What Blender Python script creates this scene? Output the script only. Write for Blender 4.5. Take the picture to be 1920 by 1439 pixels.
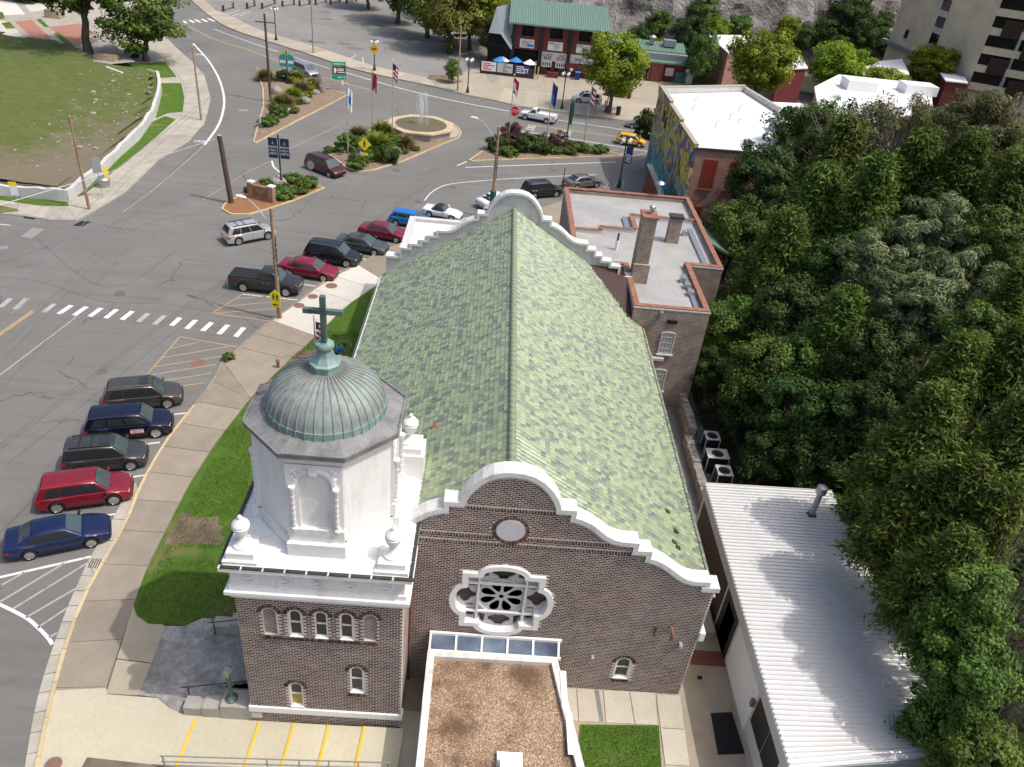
import bpy, bmesh, math, random
import numpy as np
from mathutils import Vector, Matrix, noise as mnoise
from mathutils.geometry import tessellate_polygon
R_ = math.radians
random.seed(7)
for o in list(bpy.data.objects):
    bpy.data.objects.remove(o)
S = bpy.context.scene
C = S.collection
# ---------------------------------------------------------------- camera
cam = bpy.data.objects.new('camera', bpy.data.cameras.new('camera'))
C.objects.link(cam)
cam.data.sensor_width = 36.0
cam.data.lens = 27.75
cam.data.clip_end = 2000
cam.matrix_world = Matrix([[0.99567, -0.080732, -0.046093, 0], [0.006669, 0.556567, -0.830776, 0], [0.092724, 0.826871, 0.554695, 32], [0, 0, 0, 1]])
S.camera = cam
# ---------------------------------------------------------------- daylight
SUN = Vector((.483, -.13, .866)).normalized()          # towards the sun
w = bpy.data.worlds.new('World'); S.world = w; w.use_nodes = True
nt = w.node_tree
sky = nt.nodes.new('ShaderNodeTexSky'); sky.sky_type = 'NISHITA'; sky.sun_disc = False
sky.sun_elevation = math.asin(SUN.z); sky.sun_rotation = math.atan2(SUN.x, SUN.y)
sky.air_density = 1.0; sky.dust_density = 5.0; sky.ozone_density = 0.6
bg = nt.nodes['Background']; bg.inputs['Strength'].default_value = 0.15
nt.links.new(sky.outputs[0], bg.inputs['Color'])
sl = bpy.data.lights.new('sun', 'SUN'); sl.energy = 2.3; sl.angle = R_(0.55); sl.color = (1.0, .955, .89)
so = bpy.data.objects.new('sun', sl); C.objects.link(so)
so.rotation_euler = SUN.to_track_quat('Z', 'Y').to_euler(); so.location = (60, -20, 90)
S.view_settings.view_transform = 'Standard'; S.view_settings.look = 'None'
S.view_settings.gamma = 1.0; S.view_settings.exposure = 0.22
S.cycles.max_bounces = 5; S.cycles.diffuse_bounces = 2; S.cycles.glossy_bounces = 2
S.cycles.adaptive_threshold = .02
S.cycles.transparent_max_bounces = 8; S.cycles.transmission_bounces = 3

# ---------------------------------------------------------------- materials
class N:
    """small node-graph helper"""
    def __init__(s, name):
        s.m = bpy.data.materials.new(name); s.m.use_nodes = True
        s.t = s.m.node_tree; s.p = s.t.nodes['Principled BSDF']
        s.tc = s.t.nodes.new('ShaderNodeTexCoord')
    def n(s, typ, **k):
        x = s.t.nodes.new('ShaderNode' + typ)
        for a, b in k.items():
            if a[0] == '_': x.inputs[int(a[1:])].default_value = b
            else: setattr(x, a, b)
        return x
    def l(s, a, b): s.t.links.new(a, b)
    def noise(s, scale, detail=4, rough=.55, co=None, dist=0):
        x = s.n('TexNoise'); x.inputs['Scale'].default_value = scale
        x.inputs['Detail'].default_value = detail; x.inputs['Roughness'].default_value = rough
        x.inputs['Distortion'].default_value = dist
        s.l(co if co is not None else s.tc.outputs['Object'], x.inputs['Vector']); return x.outputs['Fac']
    def ramp(s, fac, stops, interp='LINEAR'):
        r = s.n('ValToRGB'); e = r.color_ramp.elements; r.color_ramp.interpolation = interp
        while len(e) < len(stops): e.new(.5)
        for i, (p, c) in enumerate(stops):
            e[i].position = p; e[i].color = (*c, 1) if len(c) == 3 else c
        s.l(fac, r.inputs['Fac']); return r.outputs['Color']
    def mix(s, fac, a, b, mode='MIX'):
        x = s.n('Mix', data_type='RGBA', blend_type=mode)
        for i, v in ((0, fac), (6, a), (7, b)):
            if hasattr(v, 'links'): s.l(v, x.inputs[i])
            else: x.inputs[i].default_value = v if i == 0 else (*v, 1)
        return x.outputs[2]
    def math(s, op, a, b=0.0, c=None):
        x = s.n('Math', operation=op)
        for i, v in enumerate((a, b) if c is None else (a, b, c)):
            if hasattr(v, 'links'): s.l(v, x.inputs[i])
            else: x.inputs[i].default_value = v
        return x.outputs[0]
    def bump(s, h, strength=.3, dist=.02):
        b = s.n('Bump'); b.inputs['Strength'].default_value = strength; b.inputs['Distance'].default_value = dist
        s.l(h, b.inputs['Height']); s.l(b.outputs[0], s.p.inputs['Normal'])
    def col(s, c):
        if hasattr(c, 'links'): s.l(c, s.p.inputs['Base Color'])
        else: s.p.inputs['Base Color'].default_value = (*c, 1)
    def fin(s, rough=.7, metal=0, spec=.5):
        s.p.inputs['Roughness'].default_value = rough; s.p.inputs['Metallic'].default_value = metal
        s.p.inputs['Specular IOR Level'].default_value = spec; return s.m
def vm(c, k): return tuple(min(1, x * k) for x in c)
def M(name, c, rough=.7, var=.12, scale=3.0, bump=0, bs=40, metal=0, spec=.5, c2=None, dist=.02):
    s = N(name)
    f = s.noise(scale, 5, .6)
    s.col(s.ramp(f, [(.3, vm(c, 1 - var)), (.7, c2 if c2 else vm(c, 1 + var))]))
    if bump: s.bump(s.noise(bs, 3), bump, dist)
    return s.fin(rough, metal, spec)
def piece_random(s):
    g = s.n('NewGeometry'); o = s.n('ObjectInfo')
    return s.math('FRACT', s.math('ADD', g.outputs['Random Per Island'], o.outputs['Random']))
MAT = {}
def asphalt(name, c, light, crack=True):
    s = N(name)
    big = s.noise(.09, 6, .6); fine = s.noise(60, 2); mid = s.noise(.9, 5, .65)
    a = s.ramp(big, [(.3, vm(c, .84)), (.5, c), (.7, light)])
    a = s.mix(s.math('MULTIPLY', mid, .35), a, vm(c, .66))
    a = s.mix(s.ramp(fine, [(.35, (.0, 0, 0)), (.7, (.32, .32, .32))]), a, vm(light, 1.5))
    if crack:
        mp = s.n('Mapping'); mp.inputs['Rotation'].default_value = (0, 0, R_(52)); mp.inputs['Scale'].default_value = (.045, 1, 1); s.l(s.tc.outputs['Object'], mp.inputs[0])
        a = s.mix(s.ramp(s.noise(1.1, 6, .7, mp.outputs[0], .4), [(.48, (0, 0, 0)), (.72, (.42, .42, .42))]), a, vm(c, .62))
        a = s.mix(s.ramp(s.noise(.33, 5, .7), [(.60, (0, 0, 0)), (.78, (.55, .55, .55))]), a, vm(c, .55))
        a = s.mix(s.ramp(s.noise(.23, 5, .6, None, .3), [(.58, (0, 0, 0)), (.8, (.5, .5, .5))]), a, vm(light, 1.25))
        wv = s.n('VectorMath', operation='ADD')
        nz = s.n('TexNoise'); nz.inputs['Scale'].default_value = .35; nz.inputs['Detail'].default_value = 6
        s.l(s.tc.outputs['Object'], nz.inputs['Vector'])
        sc = s.n('VectorMath', operation='SCALE'); sc.inputs['Scale'].default_value = 3.2
        s.l(nz.outputs['Color'], sc.inputs[0]); s.l(s.tc.outputs['Object'], wv.inputs[0]); s.l(sc.outputs[0], wv.inputs[1])
        vo = s.n('TexVoronoi', feature='DISTANCE_TO_EDGE'); vo.inputs['Scale'].default_value = .085
        s.l(wv.outputs[0], vo.inputs['Vector'])
        line = s.ramp(vo.outputs['Distance'], [(0, (1, 1, 1)), (.0055, (0, 0, 0))])
        gate = s.ramp(s.noise(.12, 3), [(.46, (0, 0, 0)), (.56, (.75, .75, .75))])
        a = s.mix(s.mix(1, line, gate, 'MULTIPLY'), a, vm(c, .3))
    s.col(a); s.bump(fine, .25, .01); return s.fin(.9, 0, .25)
MAT['asphalt'] = asphalt('asphalt', (.162, .159, .151), (.196, .193, .184))
MAT['lot'] = asphalt('parking_lot_asphalt', (.22, .215, .205), (.28, .275, .262))
MAT['patch'] = asphalt('asphalt_patch', (.26, .255, .245), (.29, .285, .275), False)
def concrete(name, c, dirt=.35, c2=None):
    s = N(name)
    oi = s.n('ObjectInfo')
    a = s.ramp(s.noise(.7, 7, .65), [(.32, vm(c, 1 - dirt * .55)), (.62, c), (.8, c2 or vm(c, 1.1))])
    a = s.mix(s.ramp(s.noise(6, 4, .7), [(.45, (0, 0, 0)), (.75, (.4, .4, .4))]), a, vm(c, .68))
    hv = s.n('HueSaturation'); s.l(a, hv.inputs['Color'])
    s.l(s.math('ADD', s.math('MULTIPLY', oi.outputs['Random'], .22), .89), hv.inputs['Value'])
    s.col(hv.outputs[0]); s.bump(s.noise(90, 2), .15, .005); return s.fin(.88, 0, .3)
MAT['walk'] = concrete('sidewalk_concrete', (.315, .27, .215))
MAT['walk_new'] = concrete('new_concrete', (.60, .575, .51), .15)
MAT['cream'] = concrete('cream_concrete', (.57, .525, .39), .14)
MAT['tan'] = concrete('tan_concrete', (.42, .375, .275), .2)
MAT['apron'] = concrete('apron_concrete', (.43, .38, .30), .3)
MAT['court'] = concrete('courtyard_concrete', (.36, .30, .22), .45)
MAT['pale'] = concrete('pale_concrete', (.50, .46, .38), .3)
MAT['old'] = concrete('old_concrete', (.42, .39, .33), .4)
MAT['gutter'] = concrete('gutter_concrete', (.46, .43, .37), .5)
MAT['kerb'] = concrete('kerb_paint', (.58, .47, .28), .3)
s = N('stained_steps')
MAT['slate'] = None
f1 = s.noise(1.3, 8, .75); f2 = s.noise(9, 5, .7)
s.col(s.mix(s.math('MULTIPLY', f2, .5), s.ramp(f1, [(.34, (.17, .162, .155)), (.5, (.33, .315, .295)), (.64, (.56, .54, .51))]), (.12, .115, .11)))
MAT['slate'] = s.fin(.85)
def grass(name, a, b, dry):
    s = N(name)
    f = s.noise(1.1, 6, .7); g = s.noise(45, 3, .8); d = s.noise(.28, 5, .6)
    c = s.ramp(f, [(.3, a), (.68, b)])
    c = s.mix(s.ramp(d, [(.57, (0, 0, 0)), (.68, (.7, .7, .7))]), c, dry)
    c = s.mix(s.ramp(g, [(.35, (.55, .55, .55)), (.65, (0, 0, 0))]), c, vm(a, .45))
    if name == 'bank_grass':                      # bare earth towards the broken wall
        sp = s.n('SeparateXYZ'); s.l(s.tc.outputs['Object'], sp.inputs[0])
        e = s.math('ADD', s.math('MULTIPLY', s.math('ADD', s.math('MULTIPLY', sp.outputs[1], -.55), sp.outputs[0]), .035), s.math('MULTIPLY', s.noise(.35, 6, .7), 1.5))
        c = s.mix(s.ramp(s.math('ADD', e, 3.0), [(.2, (0, 0, 0)), (.62, (.85, .85, .85))]), c, (.20, .16, .125))
    s.col(c); s.bump(g, .7, .05); return s.fin(.9, 0, .15)
MAT['lawn'] = grass('lawn_grass', (.065, .14, .017), (.12, .21, .035), (.26, .215, .11))
MAT['bank'] = grass('bank_grass', (.10, .13, .036), (.155, .19, .062), (.225, .19, .125))
MAT['earth'] = M('earth', (.16, .12, .085), .95, .4, .8, .5, 12, c2=(.22, .17, .12), dist=.05)
MAT['forest_floor'] = M('forest_floor', (.028, .026, .012), .95, .4, .5, .6, 8, dist=.1)  # dark base colour stands in for the shade under the trees
MAT['mulch'] = M('mulch', (.27, .135, .06), .95, .35, 9, .8, 40, dist=.04)
MAT['bed'] = M('planting_bed', (.235, .175, .12), .95, .3, 3, .7, 20, dist=.04)
MAT['rubble'] = M('rubble_stone', (.36, .33, .29), .9, .15, 4)
def brick(name, c1, c2, mortar, bw=.235, bh=.1, ms=.02):
    s = N(name)
    g = s.n('NewGeometry'); sx = s.n('SeparateXYZ'); s.l(s.tc.outputs['Object'], sx.inputs[0])
    sn = s.n('SeparateXYZ'); s.l(g.outputs['Normal'], sn.inputs[0])
    side = s.math('GREATER_THAN', s.math('ABSOLUTE', sn.outputs[0]), .6)
    u = s.math('ADD', s.math('MULTIPLY', sx.outputs[1], side), s.math('MULTIPLY', sx.outputs[0], s.math('SUBTRACT', 1, side)))
    cb = s.n('CombineXYZ'); s.l(u, cb.inputs[0]); s.l(sx.outputs[2], cb.inputs[1])
    b = s.n('TexBrick'); s.l(cb.outputs[0], b.inputs['Vector'])
    b.inputs['Color1'].default_value = (*c1, 1); b.inputs['Color2'].default_value = (*c2, 1); b.inputs['Mortar'].default_value = (*mortar, 1)
    b.inputs['Scale'].default_value = 1; b.inputs['Brick Width'].default_value = bw; b.inputs['Row Height'].default_value = bh
    b.inputs['Mortar Size'].default_value = ms; b.inputs['Mortar Smooth'].default_value = .1; b.inputs['Bias'].default_value = -.1
    f = s.noise(1.2, 5, .65)
    s.col(s.mix(s.ramp(f, [(.4, (0, 0, 0)), (.75, (.6, .6, .6))]), b.outputs['Color'], vm(c1, .7)))
    s.bump(b.outputs['Fac'], -.35, .02); return s.fin(.88, 0, .25)
MAT['mortar'] = M('mortar', (.60, .535, .47), .92, .16, .9)
s = N('brick_piece')
pr = piece_random(s)
s.col(s.mix(s.ramp(s.noise(.7, 5, .65), [(.42, (0, 0, 0)), (.8, (.5, .5, .5))]),
      s.ramp(pr, [(0, (.022, .017, .016)), (.35, (.05, .034, .031)), (.65, (.12, .064, .048)), (.88, (.22, .10, .065)), (1, (.14, .10, .085))]), (.17, .14, .13)))
MAT['brick_piece'] = s.fin(.85, 0, .25)
MAT['brick'] = brick('church_brick', (.04, .028, .026), (.12, .07, .056), (.46, .42, .385), .235, .1, .04)
MAT['brick_annex'] = brick('annex_brick', (.085, .045, .034), (.20, .10, .068), (.44, .38, .33), .24, .1, .03)
MAT['brick_red'] = brick('shop_brick', (.30, .13, .09), (.38, .19, .13), (.46, .38, .32), .26, .09, .012)
s = N('roof_tile')
pr = piece_random(s)
s.col(s.mix(s.math('MULTIPLY', s.noise(7, 4, .6), .25),
      s.ramp(pr, [(0, (.12, .13, .115)), (.12, (.155, .18, .145)), (.26, (.205, .25, .16)), (.5, (.255, .32, .18)), (.8, (.315, .385, .20)), (1, (.37, .435, .25))]), (.30, .345, .26)))
s.p.inputs['Coat Weight'].default_value = 1.0; s.p.inputs['Coat Roughness'].default_value = .3
MAT['tile'] = s.fin(.4, 0, .7)
MAT['ridge_tile'] = M('ridge_tile', (.14, .18, .115), .5, .3, 3, c2=(.26, .31, .20))
MAT['tile_bed'] = M('tile_bed', (.045, .06, .04), .9)
MAT['tile_orange'] = M('bare_clay', (.42, .13, .05), .8)
MAT['white'] = M('white_paint', (.80, .80, .785), .55, .035, 2)
def stained(name, c, grime, amt, rough):
    s = N(name)
    mp = s.n('Mapping'); mp.inputs['Scale'].default_value = (1, 1, .16); s.l(s.tc.outputs['Object'], mp.inputs[0])
    k = s.noise(2.4, 7, .72, mp.outputs[0]); k2 = s.noise(.8, 5, .7)
    b = s.ramp(s.math('ADD', s.math('MULTIPLY', k, .6), s.math('MULTIPLY', k2, .4)), [(.5, (0, 0, 0)), (.72, (amt, amt, amt))])
    s.col(s.mix(b, s.ramp(s.noise(1.3, 4), [(.3, vm(c, .95)), (.7, c)]), grime)); s.bump(s.noise(14, 4), .06, .02); return s.fin(rough)
MAT['white_terra'] = stained('white_terracotta', (.83, .83, .81), (.52, .49, .44), .75, .5)
MAT['cope'] = stained('coping_stone', (.68, .68, .665), (.36, .35, .33), .9, .7)
MAT['greywhite'] = stained('weathered_white', (.57, .57, .56), (.33, .32, .30), .85, .75)
MAT['disc'] = M('stone_disc', (.58, .585, .60), .75, .08, 3)
def copper(name, a, b, g):
    s = N(name)
    mp = s.n('Mapping'); mp.inputs['Scale'].default_value = (1, 1, .22); s.l(s.tc.outputs['Object'], mp.inputs[0])
    f = s.noise(2.6, 6, .7, mp.outputs[0]); h = s.noise(.9, 4, .6)
    c = s.ramp(f, [(.34, a), (.52, b), (.68, g)])
    s.col(s.mix(s.ramp(h, [(.4, (0, 0, 0)), (.65, (.55, .55, .55))]), c, g)); return s.fin(.62, .15, .4)
MAT['copper'] = copper('weathered_copper', (.15, .145, .14), (.25, .26, .25), (.30, .395, .37))
MAT['copper_grey'] = copper('grey_copper', (.135, .13, .13), (.21, .21, .21), (.28, .29, .285))
MAT['verdigris'] = copper('verdigris', (.12, .18, .17), (.21, .31, .29), (.30, .44, .41))
MAT['verd_dark'] = copper('dark_verdigris', (.035, .05, .046), (.085, .14, .125), (.16, .25, .22))
MAT['gutter_metal'] = M('gutter_metal', (.055, .055, .05), .5, .3, 5, metal=.3)
MAT['pebble'] = None
s = N('pebble_roof')
v = s.n('TexVoronoi'); v.inputs['Scale'].default_value = 26; s.l(s.tc.outputs['Object'], v.inputs['Vector'])
f = s.noise(.55, 5, .6)
c = s.ramp(s.math('FRACT', s.math('MULTIPLY', v.outputs['Color'], 3.3)), [(0, (.15, .09, .05)), (.35, (.27, .17, .10)), (.7, (.38, .27, .175)), (1, (.60, .50, .38))])
s.col(s.mix(s.ramp(f, [(.42, (0, 0, 0)), (.62, (.85, .85, .85))]), c, (.10, .048, .024))); s.bump(v.outputs['Distance'], .6, .03)
MAT['pebble'] = s.fin(.85)
def flatroof():
    s = N('silver_roof')
    c = s.ramp(s.noise(.45, 6, .65), [(.3, (.36, .35, .33)), (.6, (.47, .46, .44)), (.8, (.56, .55, .53))])
    s.col(s.mix(s.ramp(s.noise(.8, 5, .7), [(.62, (0, 0, 0)), (.74, (.5, .5, .5))]), c, (.42, .28, .18))); return s.fin(.5, .25, .5)
MAT['silver_roof'] = flatroof()
MAT['rust'] = M('rust_coping', (.27, .115, .07), .7, .25, 2, c2=(.36, .17, .11))
MAT['white_roof'] = M('white_membrane', (.80, .80, .79), .6, .03, .6)
MAT['metal_white'] = M('white_sheet_metal', (.69, .685, .67), .33, .04, .8, metal=.25)
MAT['fascia'] = M('grey_fascia', (.56, .56, .555), .6, .04, 1)
MAT['green_metal'] = M('green_sheet_metal', (.165, .265, .215), .45, .08, 2, metal=.2)
MAT['grey_metal'] = M('grey_sheet_metal', (.25, .285, .30), .5, .1, 2, metal=.2)
MAT['steel'] = M('galvanised_steel', (.45, .46, .47), .4, .1, 4, metal=.8)
MAT['pole_metal'] = M('pole_aluminium', (.52, .53, .54), .45, .08, 5, metal=.5)
MAT['black'] = M('black_metal', (.016, .018, .018), .45, .2, 5)
MAT['greenpole'] = M('dark_green_metal', (.014, .032, .028), .45, .2, 5)
MAT['railing'] = M('painted_railing', (.30, .31, .32), .5, .1, 5, metal=.3)
MAT['yellow'] = M('yellow_paint', (.80, .50, .035), .65, .1, 5)
MAT['sign_yellow'] = M('sign_yellow', (.88, .72, .02), .5, .03, 5)
MAT['sign_amber'] = M('sign_amber', (.85, .42, .015), .5, .03, 5)
MAT['sign_green'] = M('sign_green', (.0, .30, .19), .5, .05, 5)
MAT['sign_brown'] = M('sign_brown', (.10, .045, .025), .5, .05, 5)
MAT['sign_white'] = M('sign_white', (.80, .80, .80), .5, .03, 5)
MAT['sign_grey'] = M('sign_grey', (.38, .39, .40), .5, .05, 5, metal=.4)
MAT['sign_red'] = M('sign_red', (.56, .02, .03), .5, .05, 5)
MAT['sign_blue'] = M('sign_blue', (.012, .035, .17), .55, .1, 5)
MAT['navy'] = M('navy_cloth', (.010, .022, .075), .7, .1, 5)
MAT['teal'] = M('teal_cloth', (.03, .30, .34), .7, .1, 5)
MAT['lime_cloth'] = M('yellow_green_cloth', (.55, .58, .14), .7, .1, 5)
MAT['cloth_white'] = M('white_cloth', (.78, .78, .78), .8, .05, 5)
MAT['cloth_blue'] = M('blue_cloth', (.03, .23, .62), .8, .1, 5)
MAT['cloth_red'] = M('red_cloth', (.42, .025, .04), .8, .1, 5)
MAT['cloth_green'] = M('green_cloth', (.01, .10, .065), .8, .1, 5)
def paint_line(name, c):
    s = N(name)
    f = s.noise(2.2, 7, .75); f2 = s.noise(25, 3, .7)
    s.col(s.mix(s.ramp(s.math('ADD', s.math('MULTIPLY', f, .7), s.math('MULTIPLY', f2, .3)), [(.52, (0, 0, 0)), (.64, (.85, .85, .85))]), c, (.15, .148, .145))); return s.fin(.8, 0, .3)
MAT['line_white'] = paint_line('white_road_paint', (.70, .70, .69))
MAT['line_worn'] = paint_line('worn_white_paint', (.38, .38, .37))
MAT['line_yellow'] = paint_line('yellow_road_paint', (.48, .33, .13))
MAT['line_ochre'] = paint_line('ochre_road_paint', (.42, .30, .15))
MAT['tar'] = paint_line('tar_seam', (.085, .082, .078))
MAT['cover'] = M('manhole_iron', (.13, .11, .10), .7, .25, 9, .5, 60)
MAT['cover_red'] = M('rusty_iron', (.21, .115, .09), .8, .2, 6, .4, 60)
MAT['dark'] = M('dark_void', (.008, .008, .008), .9, .1)
MAT['wood'] = M('weathered_pole_wood', (.36, .27, .175), .85, .25, 2, .3, 30)
MAT['wood_red'] = M('reddish_pole_wood', (.33, .19, .11), .85, .35, 1.2, .3, 30, c2=(.42, .30, .19))
MAT['wood_dark'] = M('creosote_wood', (.085, .055, .042), .85, .3, 2, .3, 30)
MAT['wood_grey'] = M('grey_pole_wood', (.34, .32, .29), .85, .15, 2, .3, 30)
MAT['bark'] = M('bark', (.12, .095, .07), .95, .35, 3, .8, 14, dist=.06)
MAT['bark_grey'] = M('grey_bark', (.27, .24, .205), .95, .3, 3, .8, 14, dist=.06)
MAT['redwood'] = M('red_siding', (.15, .028, .026), .7, .15, 2)
MAT['redpaint'] = M('red_shutter', (.24, .035, .015), .6, .08, 3)
MAT['brownwall'] = M('brown_render', (.17, .052, .038), .85, .12, 2)
MAT['beige'] = M('beige_render', (.70, .58, .41), .85, .16, .25, .1, 20)
MAT['beige_slab'] = M('beige_slab', (.64, .54, .39), .8, .06, 1)
MAT['brown_screen'] = M('brown_screen', (.055, .030, .024), .7, .2, 3)
MAT['rock'] = M('cliff_rock', (.16, .145, .132), .95, .6, .3, 1.0, 1.6, c2=(.31, .295, .285), dist=.6)
MAT['boulder'] = M('boulder', (.24, .215, .20), .9, .4, 3, .6, 12, c2=(.4, .37, .34), dist=.05)
MAT['tan_rock'] = M('tan_rock', (.34, .27, .19), .95, .3, .6, .8, 5, dist=.3)
MAT['redbrick_paving'] = M('brick_paving', (.36, .17, .125), .9, .2, 3, .3, 30)
MAT['fountain_stone'] = M('fountain_stone', (.50, .41, .28), .75, .12, 2, .2, 20)
MAT['fountain_side'] = M('fountain_render', (.34, .325, .295), .8, .15, 2)
MAT['fountain_tile'] = M('fountain_bowl', (.10, .085, .045), .4, .4, 5, .3, 20, c2=(.22, .17, .08))
s = N('fountain_water'); s.col((.10, .10, .06)); s.bump(s.noise(6, 4), .6, .05); MAT['water'] = s.fin(.06, 0, .6)
MAT['foam'] = M('foam', (.80, .82, .83), .5, .08, 8, .5, 12)
s = N('water_jet'); s.col((.9, .92, .94)); s.p.inputs['Alpha'].default_value = .7; MAT['jet'] = s.fin(.2, 0, .5)
def glass(name, c, rough=.06, spec=.6):
    s = N(name); s.col(c); return s.fin(rough, 0, spec)
MAT['glass_dark'] = glass('dark_glass', (.012, .013, .014))
MAT['glass_car'] = glass('car_glass', (.026, .031, .034), .03, .8)
MAT['glass_wind'] = glass('windshield_glass', (.055, .085, .09), .03, .9)
MAT['glass_lead'] = M('leaded_glass', (.028, .026, .022), .35, .7, 14, .4, 40, c2=(.06, .052, .045))
MAT['glass_blue'] = M('skylight_glass', (.05, .085, .15), .12, .5, .5, c2=(.20, .26, .33))
MAT['glass_yellow'] = M('amber_window', (.30, .22, .03), .3, .6, 2)
MAT['blind'] = M('window_blind', (.42, .42, .41), .7, .15, 4)
MAT['tyre'] = M('tyre_rubber', (.012, .012, .012), .85, .1, 9)
MAT['rim'] = M('alloy_wheel', (.55, .55, .56), .3, .05, 9, metal=.85)
MAT['trim'] = M('black_trim', (.014, .014, .014), .55, .1, 9)
MAT['chrome'] = M('chrome', (.72, .72, .72), .16, .03, 9, metal=1)
MAT['lamp_clear'] = M('headlamp', (.66, .68, .70), .12, .05, 20, metal=.2)
MAT['lamp_red'] = M('tail_lamp', (.40, .008, .012), .2, .1, 20)
MAT['lamp_globe'] = M('lamp_globe', (.72, .72, .66), .4, .05, 8)
MAT['skin'] = M('skin', (.30, .17, .11), .6, .08, 6)
MAT['hair'] = M('dark_hair', (.02, .013, .01), .7, .2, 20)
MAT['shirt'] = M('blue_shirt', (.03, .12, .50), .8, .12, 12)
MAT['trousers'] = M('dark_trousers', (.02, .022, .03), .85, .15, 12)
def paint(name, c, metal=0):
    if name in MAT: return MAT[name]
    s = N('car_paint_' + name); s.col(s.ramp(s.noise(300, 1), [(.4, vm(c, .93)), (.6, vm(c, 1.07))]))
    s.p.inputs['Coat Weight'].default_value = .7; s.p.inputs['Coat Roughness'].default_value = .04
    MAT[name] = s.fin(.38, metal, .5); return MAT[name]
def leafmat(name, dark, mid, lite, trans=.25):
    s = N(name)
    at = s.n('Attribute', attribute_name='tint', attribute_type='GEOMETRY'); oi = s.n('ObjectInfo')
    c = s.ramp(at.outputs['Fac'], [(0, dark), (.5, mid), (1, lite)])
    hv = s.n('HueSaturation'); s.l(c, hv.inputs['Color'])
    s.l(s.math('ADD', s.math('MULTIPLY', oi.outputs['Random'], .035), .483), hv.inputs['Hue'])
    s.l(s.math('ADD', s.math('MULTIPLY', oi.outputs['Random'], .35), .82), hv.inputs['Value'])
    s.col(hv.outputs[0]); s.fin(.6, 0, .25)
    tr = s.n('BsdfTranslucent'); s.l(hv.outputs[0], tr.inputs[0])
    ms = s.n('MixShader'); ms.inputs[0].default_value = trans
    out = s.t.nodes['Material Output']
    s.l(s.p.outputs[0], ms.inputs[1]); s.l(tr.outputs[0], ms.inputs[2]); s.l(ms.outputs[0], out.inputs[0])
    MAT[name] = s.m
leafmat('leaf_dark', (0.025, 0.048, 0.011), (0.048, 0.090, 0.018), (0.086, 0.144, 0.029))
leafmat('leaf_mid', (.040, .080, .012), (.09, .155, .024), (.18, .26, .045))
leafmat('leaf_lime', (0.116, 0.171, 0.012), (0.225, 0.310, 0.019), (0.372, 0.449, 0.039), .35)
leafmat('leaf_cedar', (.030, .058, .010), (.085, .135, .022), (.20, .26, .042))
leafmat('leaf_silver', (.060, .090, .032), (.145, .185, .075), (.29, .33, .175))
leafmat('leaf_olive', (0.063, 0.069, 0.023), (0.138, 0.144, 0.052), (0.241, 0.241, 0.098))
leafmat('leaf_rust', (.085, .10, .018), (.16, .175, .03), (.27, .25, .055))
leafmat('leaf_maroon', (0.069, 0.032, 0.025), (0.149, 0.069, 0.057), (0.230, 0.138, 0.115))
leafmat('leaf_grass', (0.103, 0.138, 0.017), (0.196, 0.253, 0.034), (0.333, 0.391, 0.069), .35)
leafmat('leaf_straw', (0.149, 0.127, 0.046), (0.253, 0.218, 0.086), (0.368, 0.322, 0.138), .35)
leafmat('leaf_yellow', (0.161, 0.172, 0.011), (0.299, 0.310, 0.023), (0.437, 0.437, 0.046), .35)
s = N('mural_paint')
wv = s.n('TexNoise'); wv.inputs['Scale'].default_value = .55; wv.inputs['Detail'].default_value = 5; s.l(s.tc.outputs['Object'], wv.inputs['Vector'])
sc = s.n('VectorMath', operation='SCALE'); sc.inputs['Scale'].default_value = 2.6; s.l(wv.outputs['Color'], sc.inputs[0])
ad = s.n('VectorMath', operation='ADD'); s.l(s.tc.outputs['Object'], ad.inputs[0]); s.l(sc.outputs[0], ad.inputs[1])
mp = s.n('Mapping'); mp.inputs['Scale'].default_value = (1, 1, .62); s.l(ad.outputs[0], mp.inputs[0])
vo = s.n('TexVoronoi'); vo.inputs['Scale'].default_value = 1.9; s.l(mp.outputs[0], vo.inputs['Vector'])
ve = s.n('TexVoronoi', feature='DISTANCE_TO_EDGE'); ve.inputs['Scale'].default_value = 1.9; s.l(mp.outputs[0], ve.inputs['Vector'])
sz = s.n('SeparateXYZ'); s.l(s.tc.outputs['Object'], sz.inputs[0])
cell = s.n('SeparateColor'); s.l(vo.outputs['Color'], cell.inputs[0])
warm = s.ramp(cell.outputs[0], [(0, (.66, .47, .05)), (.3, (.55, .44, .10)), (.45, (.14, .055, .04)), (.6, (.10, .20, .34)), (.75, (.17, .10, .30)), (.88, (.45, .38, .06)), (1, (.30, .07, .09))], 'CONSTANT')
cool = s.ramp(cell.outputs[1], [(0, (.01, .22, .33)), (.3, (.02, .40, .46)), (.5, (.10, .05, .20)), (.62, (.30, .08, .10)), (.75, (.05, .42, .40)), (.9, (.42, .36, .07)), (1, (.03, .10, .28))], 'CONSTANT')
hm = s.ramp(s.math('ADD', s.math('MULTIPLY', sz.outputs[2], .1), s.math('MULTIPLY', s.noise(.5, 3), .6)), [(.55, (0, 0, 0)), (.85, (1, 1, 1))])
c = s.mix(hm, cool, warm)
c = s.mix(s.ramp(s.noise(5, 4, .7), [(.52, (0, 0, 0)), (.8, (.6, .6, .6))]), c, (.42, .52, .50))
s.col(s.mix(s.ramp(ve.outputs['Distance'], [(0, (.85, .85, .85)), (.045, (0, 0, 0))]), c, (.02, .02, .03)))
MAT['mural'] = s.fin(.8)

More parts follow.
